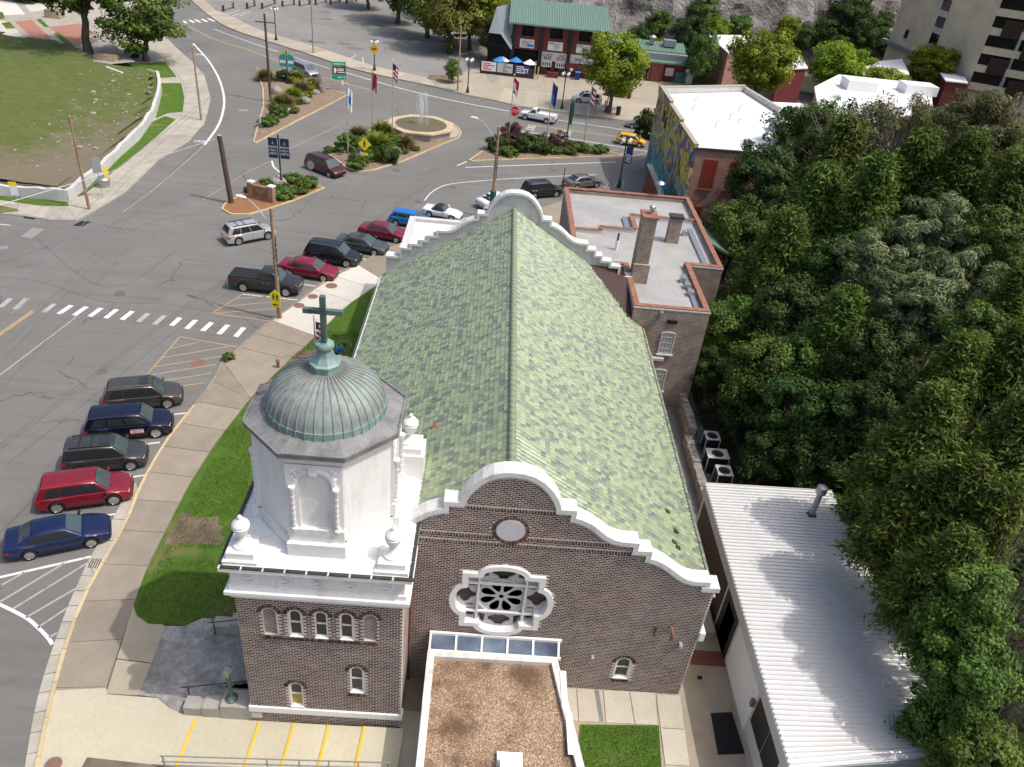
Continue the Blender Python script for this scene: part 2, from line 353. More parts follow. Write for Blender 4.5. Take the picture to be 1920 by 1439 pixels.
# ---------------------------------------------------------------- mesh helpers
def sub2(a, b): return (a[0] - b[0], a[1] - b[1])
class MB:
    def __init__(s): s.v = []; s.f = []; s.m = []
    def poly(s, pts, m=0):
        i = len(s.v); s.v += [tuple(p) for p in pts]; s.f.append(tuple(range(i, i + len(pts)))); s.m.append(m)
    def add(s, vs, fs, m=0):
        i = len(s.v); s.v += [tuple(p) for p in vs]; s.f += [tuple(j + i for j in f) for f in fs]; s.m += [m] * len(fs)
    def box(s, x0, x1, y0, y1, z0, z1, m=0):
        s.hexa([(x0, y0, z0), (x1, y0, z0), (x1, y1, z0), (x0, y1, z0), (x0, y0, z1), (x1, y0, z1), (x1, y1, z1), (x0, y1, z1)], m)
    def hexa(s, p, m=0):
        s.add(p, [(3, 2, 1, 0), (4, 5, 6, 7), (0, 1, 5, 4), (1, 2, 6, 5), (2, 3, 7, 6), (3, 0, 4, 7)], m)
    def bar(s, a, b, w, h, m=0, up=(0, 0, 1)):
        a = Vector(a); b = Vector(b); d = (b - a).normalized(); u = Vector(up)
        if abs(d.dot(u)) > .98: u = Vector((1, 0, 0))
        x = d.cross(u).normalized() * (w / 2); y = x.cross(d).normalized() * (h / 2)
        s.hexa([a - x - y, a + x - y, b + x - y, b - x - y, a - x + y, a + x + y, b + x + y, b - x + y], m)
    def loops(s, loops, to3, m=0, flip=False):
        tris = tessellate_polygon([[Vector((p[0], p[1], 0)) for p in lp] for lp in loops])
        flat = [p for lp in loops for p in lp]
        i = len(s.v); s.v += [to3(p) for p in flat]
        for t in tris:
            a, b, c = (flat[k] for k in t)
            ccw = (b[0] - a[0]) * (c[1] - a[1]) - (b[1] - a[1]) * (c[0] - a[0]) > 0
            t = tuple(t) if ccw != flip else tuple(reversed(t))
            s.f.append(tuple(i + k for k in t)); s.m.append(m)
    def prism(s, loop, z0, z1, m=0, holes=(), mside=None, bottom=False):
        ls = [loop] + list(holes)
        s.loops(ls, lambda p: (p[0], p[1], z1), m)
        if bottom: s.loops(ls, lambda p: (p[0], p[1], z0), m, True)
        for lp in ls:
            for a, b in zip(lp, lp[1:] + lp[:1]):
                s.poly([(*a, z0), (*b, z0), (*b, z1), (*a, z1)], m if mside is None else mside)
    def prism_y(s, loop, y0, y1, m=0, holes=(), back=True, mside=None):
        """loop in (x, z), solid from y0 (front) to y1"""
        ls = [loop] + list(holes)
        s.loops(ls, lambda p: (p[0], y0, p[1]), m)
        if back: s.loops(ls, lambda p: (p[0], y1, p[1]), m, True)
        for lp in ls:
            for a, b in zip(lp, lp[1:] + lp[:1]):
                s.poly([(a[0], y0, a[1]), (b[0], y0, b[1]), (b[0], y1, b[1]), (a[0], y1, a[1])], m if mside is None else mside)
    def tube(s, pts, r, n=8, m=0, cap=True):
        pts = [Vector(p) for p in pts]; rs = r if isinstance(r, (list, tuple)) else [r] * len(pts)
        i0 = len(s.v); prev = None
        for k, p in enumerate(pts):
            d = (pts[min(k + 1, len(pts) - 1)] - pts[max(k - 1, 0)]).normalized()
            if prev is None:
                u = d.cross(Vector((0, 0, 1)) if abs(d.z) < .9 else Vector((1, 0, 0))).normalized()
            else: u = (prev - d * prev.dot(d)).normalized()
            prev = u; v = d.cross(u)
            for j in range(n):
                a = 2 * math.pi * j / n
                s.v.append(tuple(p + (u * math.cos(a) + v * math.sin(a)) * rs[k]))
        for k in range(len(pts) - 1):
            for j in range(n):
                a = i0 + k * n + j; b = i0 + k * n + (j + 1) % n
                s.f.append((a, b, b + n, a + n)); s.m.append(m)
        if cap:
            s.f.append(tuple(range(i0 + n - 1, i0 - 1, -1))); s.m.append(m)
            e = i0 + (len(pts) - 1) * n; s.f.append(tuple(range(e, e + n))); s.m.append(m)
    def lathe(s, prof, n=16, c=(0, 0, 0), m=0, a0=0.0):
        i0 = len(s.v)
        for r, z in prof:
            for j in range(n):
                a = a0 + 2 * math.pi * j / n; s.v.append((c[0] + r * math.cos(a), c[1] + r * math.sin(a), c[2] + z))
        for k in range(len(prof) - 1):
            for j in range(n):
                a = i0 + k * n + j; b = i0 + k * n + (j + 1) % n
                s.f.append((a, b, b + n, a + n)); s.m.append(m)
        if prof[-1][0] > 1e-4: s.f.append(tuple(range(i0 + (len(prof) - 1) * n, i0 + len(prof) * n))); s.m.append(m)
        if prof[0][0] > 1e-4: s.f.append(tuple(range(i0 + n - 1, i0 - 1, -1))); s.m.append(m)
    def xf(s, mat):
        s.v = [tuple(mat @ Vector(p)) for p in s.v]; return s
    def mesh(s, name, mats, smooth=None):
        me = bpy.data.meshes.new(name); me.from_pydata(s.v, [], s.f)
        for x in (mats if isinstance(mats, (list, tuple)) else [mats]): me.materials.append(MAT[x] if isinstance(x, str) else x)
        if len(me.polygons) == len(s.m): me.polygons.foreach_set('material_index', s.m)
        if smooth is not None:
            me.shade_smooth(); me.set_sharp_from_angle(angle=R_(smooth))
        me.update(); return me
OFF = {}
def link(name, me, parent=None, kind=None):
    o = bpy.data.objects.new(name, me); C.objects.link(o)
    if parent is not None: o.parent = parent
    if kind: o['kind'] = kind
    return o
def part(name, mb, mats, parent, smooth=None, kind=None, label=None, local=False):
    """a part given in world coordinates, or in its thing's own coordinates when local"""
    off = OFF.get(parent.name, Vector()) if parent is not None else Vector()
    if not local and off.length > 0: mb.v = [(a - off.x, b - off.y, c - off.z) for a, b, c in mb.v]
    o = link(name, mb.mesh(name, mats, smooth), parent, kind)
    if not local: OFF[o.name] = off
    if label: o['label'] = label
    return o
def tag(o, label, cat, group=None):
    o['label'] = label; o['category'] = cat
    if group: o['group'] = group
    return o
def thing(name, label, cat, loc=(0, 0, 0), rz=0, group=None):
    o = bpy.data.objects.new(name, None); C.objects.link(o); o.empty_display_size = .2
    o.location = loc; o.rotation_euler = (0, 0, rz); OFF[o.name] = Vector(loc)
    return tag(o, label, cat, group)
def struct(name, mb, mats, parent=None, smooth=None):
    return part(name, mb, mats, parent, smooth, None if parent is not None else 'structure')
def copy_tree(o, parent=None, loc=None, rz=None, label=None, name=None):
    c = o.copy(); C.objects.link(c)
    if name: c.name = name
    if parent is not None: c.parent = parent
    if loc is not None: c.location = loc
    if rz is not None: c.rotation_euler = (0, 0, rz)
    if label: c['label'] = label
    for ch in o.children: copy_tree(ch, c)
    return c
def text_mesh(txt, size, mat, align='CENTER', ext=.004, sx=1.0):
    cu = bpy.data.curves.new('lettering', 'FONT'); cu.body = txt; cu.size = size; cu.align_x = align; cu.align_y = 'CENTER'
    cu.extrude = ext; cu.resolution_u = 2
    ob = bpy.data.objects.new('lettering', cu); C.objects.link(ob)
    dg = bpy.context.evaluated_depsgraph_get()
    me = bpy.data.meshes.new_from_object(ob.evaluated_get(dg)); me.name = 'lettering'
    bpy.data.objects.remove(ob); bpy.data.curves.remove(cu)
    if sx != 1: me.transform(Matrix.Diagonal((sx, 1, 1, 1)))
    me.materials.clear(); me.materials.append(MAT[mat]); return me
def lettering(txt, size, mat, parent, mat4, sx=1.0):
    """text lying in local xy of mat4 (mat4 in the parent's own coordinates)"""
    me = text_mesh(txt, size, mat, sx=sx); me.transform(mat4)
    return link('lettering', me, parent)
def face_mat(org, xdir, up):
    x = Vector(xdir).normalized(); y = Vector(up).normalized(); z = x.cross(y)
    m = Matrix((x, y, z)).transposed().to_4x4(); m.translation = Vector(org); return m
def strip(pts, wd):
    """left and right edges of a polyline of width wd"""
    L = []; Rr = []
    for i, p in enumerate(pts):
        a = Vector(pts[max(i - 1, 0)]); b = Vector(pts[min(i + 1, len(pts) - 1)])
        d = (b - a).normalized(); n = Vector((-d.y, d.x)) * (wd / 2)
        L.append((p[0] + n.x, p[1] + n.y)); Rr.append((p[0] - n.x, p[1] - n.y))
    return L, Rr
def spline(pts, k=6):
    out = []
    P = [Vector(p) for p in pts]
    for i in range(len(P) - 1):
        a = P[max(i - 1, 0)]; b = P[i]; c = P[i + 1]; d = P[min(i + 2, len(P) - 1)]
        for j in range(k):
            t = j / k
            out.append(tuple(.5 * ((2 * b) + (c - a) * t + (2 * a - 5 * b + 4 * c - d) * t * t + (3 * b - a - 3 * c + d) * t ** 3)))
    out.append(tuple(P[-1])); return out
def resample(pts, n):
    P = [Vector(p) for p in pts]; L = [0]
    for a, b in zip(P, P[1:]): L.append(L[-1] + (b - a).length)
    out = []
    for i in range(n + 1):
        t = L[-1] * i / n; k = 0
        while k < len(L) - 2 and L[k + 1] < t: k += 1
        q = (t - L[k]) / max(1e-6, L[k + 1] - L[k]); out.append(tuple(P[k].lerp(P[k + 1], min(1, q))))
    return out
def line(pts, wd, mat, parent, z=.008, name='painted_line', k=0):
    pts = [tuple(p[:2]) for p in pts]
    if k: pts = spline(pts, k)
    L, Rr = strip(pts, wd); mb = MB()
    for i in range(len(pts) - 1):
        mb.poly([(*Rr[i], z), (*Rr[i + 1], z), (*L[i + 1], z), (*L[i], z)])
    return part(name, mb, mat, parent)
def sheet(name, loop, z, mat, parent=None, holes=()):
    mb = MB(); mb.loops([loop] + list(holes), lambda p: (p[0], p[1], z))
    return struct(name, mb, mat, parent)
def slabs(parent, A, B, n, z0, z1, mat, name='slab', gap=.02):
    """paving slabs between two edges"""
    A = resample(A, n); D = [Vector(p) for p in resample(B, n * 12)]; E_ = [D[0]]; k0 = 0
    for i in range(1, n):                                  # joints run square across the pavement
        k0 = min(range(k0, len(D)), key=lambda k: (D[k] - Vector(A[i])).length); E_.append(D[k0])
    B = E_ + [D[-1]]; out = []
    for i in range(n):
        a0, a1, b0, b1 = Vector(A[i]), Vector(A[i + 1]), Vector(B[i]), Vector(B[i + 1])
        ga = (a1 - a0).normalized() * gap; gb = (b1 - b0).normalized() * gap
        q = [a0 + ga, a1 - ga, b1 - gb, b0 + gb]
        ar = sum(q[k].x * q[(k + 1) % 4].y - q[(k + 1) % 4].x * q[k].y for k in range(4))
        if ar < 0: q.reverse()
        if abs(ar) < .02: continue
        mb = MB(); mb.prism([tuple(p) for p in q], z0, z1 + random.uniform(-.004, .006)); out.append(part(name, mb, mat, parent))
    return out
def pieces(name, me, mats4, parent, maxn, mat, rest_name=None, key=None):
    """many alike pieces: the maxn nearest as objects, the rest joined as one part of kind stuff"""
    cp = Vector((0, 0, 32))
    order = sorted(range(len(mats4)), key=lambda i: (mats4[i].translation - cp).length)
    off = OFF.get(parent.name, Vector())
    for i in order[:maxn]:
        o = bpy.data.objects.new(name, me); C.objects.link(o); o.parent = parent
        m = mats4[i].copy(); m.translation -= off; o.matrix_local = m
    rest = order[maxn:]
    if not rest: return
    nv = len(me.vertices); V = np.empty(nv * 3); me.vertices.foreach_get('co', V); V = V.reshape(-1, 3)
    F = [tuple(p.vertices) for p in me.polygons]
    out = []; fs = []
    for k, i in enumerate(rest):
        m = np.array(mats4[i]); out.append(V @ m[:3, :3].T + m[:3, 3] - np.array(off)); fs += [tuple(j + k * nv for j in f) for f in F]
    m2 = bpy.data.meshes.new(rest_name or name + '_field'); m2.from_pydata(np.concatenate(out), [], fs); m2.materials.append(MAT[mat])
    o = link(rest_name or name + '_field', m2, parent, 'stuff'); return o
def arc(cx, cz, rx, rz, a0, a1, n):
    return [(cx + rx * math.cos(R_(a0 + (a1 - a0) * i / n)), cz + rz * math.sin(R_(a0 + (a1 - a0) * i / n))) for i in range(n + 1)]
def inside(p, lp):
    r = False; x, y = p
    for (x0, y0), (x1, y1) in zip(lp, lp[1:] + lp[:1]):
        if (y0 > y) != (y1 > y) and x < (x1 - x0) * (y - y0) / (y1 - y0) + x0: r = not r
    return r
def grow(lp, d):
    """offset a counter-clockwise loop outwards"""
    out = []
    n = len(lp)
    for i in range(n):
        a, b, c = Vector(lp[i - 1]), Vector(lp[i]), Vector(lp[(i + 1) % n])
        d1 = (b - a).normalized(); d2 = (c - b).normalized()
        n1 = Vector((d1.y, -d1.x)); n2 = Vector((d2.y, -d2.x)); m = (n1 + n2)
        m = m / max(.35, m.length_squared / 2) if m.length > 1e-6 else n1
        out.append((b.x + m.x * d, b.y + m.y * d))
    return out

# ================================================================ THE SETTING
sheet('ground', [(-420, -60), (420, -60), (420, 700), (-420, 700)], -.05, 'earth')
road = sheet('road', [(-110, 2), (60, 2), (60, 150), (-20, 200), (-110, 260)], .004, 'asphalt')
# --- markings on the road
Lw = lambda p, w=.13, m='line_white', k=0, z=.008: line(p, w, m, road, z, 'painted_line', k)
Lw([(-53.06, 144.91), (-47.13, 134.37), (-42.22, 124.07), (-38.66, 114.93), (-36.65, 108.14), (-35.17, 101.12), (-34.39, 93.61)], .30, k=5)
Lw([(-34.35, 93.37), (-34.55, 79.99), (-35.13, 72.13)], .08, 'line_worn', 4)
Lw([(-53.77, 158.02), (-43.67, 149.05), (-35.35, 142.31), (-28.01, 136.52)], .17, k=4)
Lw([(-26.02, 135.61), (-16.56, 129.11), (-8.92, 125.06), (-2.71, 122.70), (3.05, 121.00)], .24, k=4)
Lw([(8.62, 119.16), (15.61, 117.82), (23.07, 116.49)], .18)
for dx in (-.16, .16):
    Lw([(p[0] + dx * .4, p[1] + dx) for p in ((-59.81, 159.96), (-51.23, 149.98), (-43.52, 144.21), (-35.92, 137.30), (-28.54, 131.17), (-19.76, 125.74))], .13, 'line_yellow', 4)
    Lw([(p[0], p[1] + dx) for p in ((4.45, 115.29), (12.96, 113.99), (21.72, 113.08))], .13, 'line_yellow')
    Lw([(p[0] + dx * .5, p[1] - dx * .6) for p in ((-34.74, 45.62), (-34.37, 48.95), (-33.81, 52.47))], .12, 'line_yellow')
Lw([(2.87, 111.73), (11.91, 109.86), (20.99, 107.74)], .2)
Lw([(-3.37, 94.19), (5.01, 97.56), (15.93, 101.78)], .18)
Lw([(-4.37, 94.57), (-3.30, 96.39)], .18)
Lw([(-7.11, 82.20), (-6.64, 84.68), (-5.48, 87.20), (-3.60, 88.76), (0.69, 91.01), (6.32, 93.48), (12.86, 96.05)], .13, k=4)
Lw([(-29.09, 76.76), (-27.37, 85.13), (-25.76, 90.17)], .1, 'line_ochre')
Lw([(-24.93, 94.39), (-20.93, 105.84)], .09, 'line_worn')
Lw([(-25.57, 90.22), (-24.86, 88.26), (-23.63, 86.52)], .2, k=3)
Lw([(-32.12, 42.17), (-31.72, 43.97), (-30.45, 52.14)], .10, 'line_worn')
Lw([(-44.00, 67.04), (-43.00, 67.02)], .12)
Lw([(-34.72, 108.65), (-33.72, 109.14)], .45, 'line_worn')
bars = [((410,390),(325,455))]
zc = lambda a, b: None
for (x0, y0), (x1, y1), wn in (
    ((-31.57, 53.81), (-31.87, 52.39), 0), ((-30.42, 53.80), (-30.72, 52.34), 0), ((-29.30, 53.78), (-29.55, 52.38), 0), ((-28.12, 53.78), (-28.36, 52.34), 0),
    ((-26.89, 53.69), (-27.13, 52.30), 0), ((-25.64, 53.57), (-25.87, 52.19), 1), ((-24.36, 53.45), (-24.59, 52.00), 1), ((-23.12, 53.33), (-23.33, 52.05), 0),
    ((-21.87, 53.17), (-22.10, 51.77), 0), ((-20.60, 53.01), (-20.88, 51.65), 0), ((-19.33, 52.85), (-19.57, 51.39), 0), ((-18.06, 52.65), (-18.28, 51.20), 0),
    ((-32.84, 53.84), (-33.00, 52.45), 1), ((-35.20, 54.29), (-35.15, 52.49), 1), ((-36.30, 54.09), (-36.32, 52.62), 1)):
    line([(x0, y0), (x1, y1)], .40, 'line_worn' if wn else 'line_white', road, .009, 'crosswalk_bar')
for (x0, y0), (x1, y1) in (((-60.80, 162.53), (-59.56, 160.67)), ((-60.13, 163.79), (-58.56, 161.81)), ((-59.37, 164.83), (-57.64, 162.63)), ((-58.52, 165.92), (-56.70, 163.75)), ((-57.65, 167.04), (-55.74, 164.89))):
    line([(x0, y0), (x1, y1)], .55, 'line_white', road, .009, 'crosswalk_bar')
Ly = lambda p, m='line_ochre', w=.10: Lw(p, w, m)
Ly([(-22.19, 50.56), (-17.53, 49.78)]); Ly([(-22.19, 50.56), (-22.61, 45.22)]); Ly([(-22.25, 48.87), (-20.57, 50.05)]); Ly([(-22.35, 47.61), (-18.31, 49.80)])
Ly([(-22.50, 46.36), (-18.17, 48.55)]); Ly([(-22.61, 45.22), (-18.53, 47.27)]); Ly([(-21.15, 44.83), (-18.44, 46.17)]); Ly([(-19.80, 44.38), (-18.52, 44.95)])
Ly([(-21.07, 54.38), (-19.66, 57.89)]); Lw([(-19.66, 57.89), (-15.13, 57.69)], .12); Ly([(-21.07, 54.38), (-16.25, 53.92)]); Ly([(-20.04, 56.98), (-17.70, 57.88)])
Ly([(-20.57, 55.61), (-15.82, 57.47)]); Ly([(-21.02, 54.38), (-16.44, 55.99)])
Lw([(-23.30, 26.69), (-22.69, 26.99), (-18.91, 28.78)], .16); Lw([(-23.01, 25.71), (-21.82, 25.35), (-20.28, 24.70), (-19.47, 24.19), (-18.76, 23.67), (-18.39, 23.32)], .17, k=3)
for a, b in (((-22.35, 26.53), (-21.73, 27.39)), ((-21.90, 25.51), (-20.13, 28.15)), ((-21.11, 25.16), (-19.00, 28.31)), ((-20.28, 24.70), (-18.84, 26.61)), ((-19.47, 24.19), (-18.68, 25.43)), ((-18.71, 23.68), (-18.49, 23.97))):
    Lw([a, b], .11, 'line_worn')
for a, b in (((-19.38, 41.11), (-18.53, 41.40)), ((-19.78, 38.00), (-19.07, 38.25)), ((-19.45, 34.94), (-18.39, 35.35)), ((-19.77, 31.66), (-19.05, 31.90)),
             ((-15.24, 60.49), (-13.94, 60.33)), ((-12.85, 63.66), (-12.40, 63.54)), ((-11.45, 66.63), (-10.83, 66.41)), ((-9.38, 69.33), (-9.00, 69.16)), ((-2.84, 77.71), (-2.33, 78.55)), ((-0.68, 79.54), (-2.04, 78.33))):
    Lw([a, b], .12)
# tar seams and tyre lines
for dx in (0, .28, 1.5):
    Lw([(p[0] + dx, p[1] - dx * .5) for p in ((-28.15, 36.10), (-26.39, 43.24), (-24.07, 52.83), (-22.07, 59.38), (-19.34, 64.10), (-15.76, 69.55), (-11.71, 76.05), (-7.38, 87.40))], .045, 'tar', 5, .0072)
for q in (((-38.82, 57.31), (-35.32, 57.03), (-29.75, 54.84), (-25.35, 55.20), (-21.02, 54.65)), ((-40.42, 65.55), (-30.28, 57.04), (-27.54, 64.86)), ((-37.18, 112.58), (-32.77, 112.52)), ((-33.15, 67.17), (-30.91, 71.52), (-25.34, 74.92)), ((-24.24, 29.90), (-23.99, 31.55), (-23.35, 35.69), (-21.55, 41.29)), ((-19.17, 75.69), (-17.06, 87.44), (-8.84, 89.69), (-4.32, 96.82))):
    Lw(q, .06, 'tar', 5, .0068)
# hatching before the shrub island, parking bays by the shop
for a, b in (((12.36, 105.71), (14.72, 107.83)), ((14.09, 104.86), (16.90, 107.55)), ((15.88, 104.71), (19.29, 107.81)), ((17.61, 104.10), (20.90, 107.13)), ((10.95, 106.44), (12.51, 107.86)), ((18.61, 103.51), (20.78, 105.72)),
             ((13.60, 91.70), (14.22, 93.53)), ((14.59, 91.96), (15.24, 93.81)), ((15.59, 92.23), (16.14, 94.24)), ((15.35, 94.21), (16.32, 94.67))):
    Lw([a, b], .12, 'line_worn')
# painted words in the lane, flat on the road
for t, (x, y) in (('ONLY', (4.89, 113.83)), ('RIGHT', (9.98, 112.89))):
    o = lettering(t, 1.7, 'line_white', road, face_mat((x, y, .004), (-.15, -1, 0), (1, -.15, 0)), .62); o.name = 'painted_word'
# bicycle marks beside the left kerb
for (x, y), sc in (((-35.13, 94.59), 1.0), ((-49.47, 137.34), 1.1)):
    mb = MB()
    for dx in (-.45, .45):
        ring = [(x + dx * sc + .33 * sc * math.cos(t * math.pi / 6), y + .33 * sc * math.sin(t * math.pi / 6)) for t in range(13)]
        L, Rr = strip(ring, .1)
        for i in range(12): mb.poly([(*Rr[i], .009), (*Rr[i + 1], .009), (*L[i + 1], .009), (*L[i], .009)])
    for a, b in (((-.45, 0), (-.1, .45)), ((-.1, .45), (.35, .45)), ((.35, .45), (.45, 0)), ((-.45, 0), (.1, 0)), ((.1, 0), (.35, .45))):
        L, Rr = strip([(x + a[0] * sc, y + a[1] * sc), (x + b[0] * sc, y + b[1] * sc)], .09)
        mb.poly([(*Rr[0], .010), (*Rr[1], .010), (*L[1], .010), (*L[0], .010)])
    part('bicycle_mark', mb, 'line_white', road)
def disc(name, c, r, z, mat, parent, n=20):
    mb = MB(); mb.prism([(c[0] + r * math.cos(2 * math.pi * i / n), c[1] + r * math.sin(2 * math.pi * i / n)) for i in range(n)], z - .012, z); return part(name, mb, mat, parent)
for c, r, m in (((-28.90, 56.27), .45, 'cover'), ((-25.61, 45.31), .38, 'cover'), ((-19.77, 47.30), .48, 'cover_red'), ((-11.22, 90.89), .5, 'cover'), ((-13.59, 92.53), .4, 'cover'), ((-41.30, 62.48), .4, 'patch'), ((-4.32, 87.16), .35, 'cover')):
    disc('manhole_cover', c, r, .016, m, road)
sheet('asphalt_patch', [(-41.16, 64.91), (-41.07, 66.85), (-39.95, 66.86), (-40.00, 64.70)], .009, 'patch', road)
mb = MB(); mb.prism([(-38.06, 68.10), (-37.80, 69.24), (-36.91, 69.32), (-37.17, 68.05)], .0, .014)
gr = part('storm_grate', mb, 'black', road)
mb = MB(); mb.prism([(-43.04, 69.23), (-41.83, 68.94), (-41.68, 68.65), (-42.76, 68.78)], .0, .02); part('storm_inlet', mb, 'dark', road)
# --- church-side pavement: kerb, gutter, slabs
kerb_line = spline([(-15.79, 16.29), (-16.21, 17.58), (-17.19, 20.95), (-17.97, 24.53), (-18.25, 27.50), (-18.21, 29.30), (-18.36, 32.49), (-18.62, 33.97), (-18.70, 38.14), (-18.39, 41.18), (-17.97, 44.70), (-18.09, 47.41), (-17.58, 49.16), (-16.92, 51.83), (-16.23, 54.01), (-14.99, 57.07), (-13.85, 60.75), (-12.68, 63.27), (-11.39, 65.05), (-9.83, 67.91), (-7.39, 71.38), (-3.52, 75.43), (0.78, 77.83), (5.37, 82.68), (9.01, 86.67)], 3)
inner = spline([(-13.70, 16.41), (-14.36, 18.59), (-15.05, 21.21), (-15.65, 25.68), (-15.90, 27.57), (-16.00, 31.14), (-15.99, 34.91), (-15.62, 39.39), (-14.85, 44.24), (-14.21, 46.39), (-12.49, 52.00), (-11.13, 57.03), (-10.23, 58.97), (-8.93, 61.69), (-7.16, 65.13), (-3.07, 68.85), (1.20, 70.97), (5.50, 75.82), (9.02, 79.45)], 3)
side = MB(); side.prism([tuple(p) for p in kerb_line] + [tuple(p) for p in reversed(inner)], .0, .10)
walk = struct('sidewalk', side, 'walk')
k0 = [tuple(p) for p in kerb_line]; Lk, Rk = strip(k0, .17)
nk = 46; Lr = resample(Lk, nk); Rr_ = resample(Rk, nk)
for i in range(nk):
    q = [Rr_[i], Rr_[i + 1], Lr[i + 1], Lr[i]]; e = Vector(q[1]) - Vector(q[0]); e = e.normalized() * .012
    q = [(q[0][0] + e.x, q[0][1] + e.y), (q[1][0] - e.x, q[1][1] - e.y), (q[2][0] - e.x, q[2][1] - e.y), (q[3][0] + e.x, q[3][1] + e.y)]
    mb = MB(); mb.prism(q, 0, .145); part('kerbstone', mb, 'kerb' if i < 15 else 'walk', walk)
slabs(walk, spline([(-17.16, 21.04), (-17.91, 24.57), (-18.17, 27.50), (-18.13, 29.31), (-18.27, 32.50), (-18.53, 33.98), (-18.61, 38.15), (-18.29, 41.20), (-17.87, 44.72), (-17.96, 47.36)], 3),
      spline([(-15.08, 21.24), (-15.66, 25.65), (-15.92, 27.57), (-16.03, 31.14), (-16.02, 34.91), (-15.77, 38.08), (-15.35, 41.06), (-14.97, 43.40)], 3), 11, .1, .135, 'walk')
slabs(walk, [(-17.96, 47.36), (-17.45, 49.11), (-16.78, 51.77), (-16.19, 53.85)], [(-14.97, 43.40), (-14.24, 46.39), (-13.23, 49.78), (-12.46, 52.08)], 3, .1, .135, 'walk')
slabs(walk, [(-16.19, 53.85), (-14.95, 56.89), (-13.79, 60.46), (-12.55, 63.08), (-11.35, 64.84)], [(-12.46, 52.08), (-11.17, 57.02), (-10.27, 58.96), (-8.99, 61.78), (-8.79, 62.34)], 4, .1, .135, 'walk_new')
slabs(walk, [(-11.35, 64.84), (-9.80, 67.68), (-7.36, 71.13), (-3.50, 75.16), (0.79, 77.55), (5.36, 82.37), (8.87, 86.30)], [(-8.79, 62.34), (-7.16, 65.13), (-5.41, 66.95), (-3.07, 68.96), (1.20, 71.09), (5.50, 75.96), (8.90, 79.43)], 8, .1, .135, 'walk')
for c, r in (((-12.90, 60.43), .5), ((-14.02, 58.27), .42), ((-14.74, 56.56), .42)): disc('manhole_cover', c, r, .145, 'cover_red', walk)
# gutter of pale concrete along the kerb, in sections
slabs(walk, spline([(-16.19, 16.27), (-16.69, 17.55), (-17.54, 20.05), (-18.04, 22.00), (-18.65, 25.20), (-19.02, 28.36)], 4), spline([(-15.83, 16.29), (-16.25, 17.58), (-17.24, 20.95), (-18.02, 24.53), (-18.30, 27.49)], 4), 13, 0, .05, 'gutter', 'gutter_section')
slabs(walk, [(-19.02, 28.36), (-19.08, 31.03), (-19.06, 32.16), (-19.24, 33.58), (-19.04, 34.52)], [(-18.30, 27.49), (-18.26, 29.29), (-18.35, 31.39), (-18.41, 32.48), (-18.65, 33.83)], 4, 0, .045, 'gutter', 'gutter_section')
mb = MB()
for i in range(7):
    a = (-18.87, 28.67); mb.bar((a[0] + i * .11, a[1] - .1, .055), (a[0] + i * .11 + .05, a[1] - .75, .055), .04, .02)
part('drain_grate', mb, 'black', walk)
# --- lawns beside the church
lawn = MB(); lawn.prism([(-15.65, 25.68), (-15.26, 25.14), (-14.57, 24.72), (-12.86, 24.77), (-12.26, 25.26), (-10.69, 25.29), (-8.3, 24.0), (-8.3, 26.4), (-7.2, 26.4), (-7.2, 52.5), (-8.90, 61.49), (-10.22, 58.88), (-11.11, 56.94), (-12.47, 51.92), (-14.19, 46.33), (-14.83, 44.18), (-15.60, 39.33), (-15.98, 34.87), (-15.98, 31.10), (-15.88, 27.54)][::-1], 0, .125)
struct('church_lawn', lawn, 'lawn')
rng = random.Random(21)
for (cx, cy), rx, ry, rot in (((-14.40, 30.89), 1.5, .85, .6), ((-15.24, 31.42), .5, .9, .2), ((-13.28, 30.41), .6, .5, 0), ((-13.05, 48.98), 1.7, .7, .5)):      # worn earth showing through the turf
    lp = []
    for i in range(26):
        t = 2 * math.pi * i / 26; q = 1 + .35 * mnoise.noise(Vector((math.cos(t) * 1.6, math.sin(t) * 1.6, cx))) + rng.uniform(-.1, .1); u, v_ = rx * q * math.cos(t), ry * q * math.sin(t)
        lp.append((cx + u * math.cos(rot) - v_ * math.sin(rot), cy + u * math.sin(rot) + v_ * math.cos(rot)))
    sheet('bare_patch', lp, .13 + rng.uniform(0, .003), 'earth', bpy.data.objects['church_lawn'])
mb = MB(); mb.prism([(4.9, 14.0), (5.91, 20.89), (9.50, 21.08), (9.30, 18.99), (9.25, 14.0)][::-1], 0, .06); struct('courtyard_lawn', mb, 'lawn')
mb = MB(); mb.prism([(5.35, 76.90), (7.70, 82.15), (8.34, 80.78), (8.12, 76.41), (6.33, 76.01)][::-1], 0, .12); struct('verge_lawn', mb, 'lawn')
# --- forecourt
mb = MB(); mb.prism([(-17.18, 20.93), (-15.05, 21.21), (-14.87, 20.91), (-12.71, 20.88), (-12.04, 20.43), (-11.45, 20.24), (-8.31, 20.33), (-8.2, 21), (-.9, 21), (-.9, 12), (-16, 12), (-15.79, 16.29), (-16.21, 17.58)][::-1], 0, .106); fore = struct('forecourt', mb, 'cream')
sheet('manhole_pad', [(-16.09, 17.90), (-15.22, 18.11), (-14.99, 17.52), (-15.86, 17.25)], .112, 'pale', fore)
disc('manhole_cover', (-15.62, 17.66), .33, .126, 'cover_red', fore)
mb = MB(); mb.prism([(-15.69, 25.78), (-13.74, 24.63), (-13.54, 20.95), (-14.93, 20.93)][::-1], 0, .115); ew = struct('entrance_walk', mb, 'tan')
sheet('joint', [(-15.24, 22.72), (-13.67, 22.61), (-13.65, 22.57), (-15.22, 22.68)], .119, 'dark', ew)
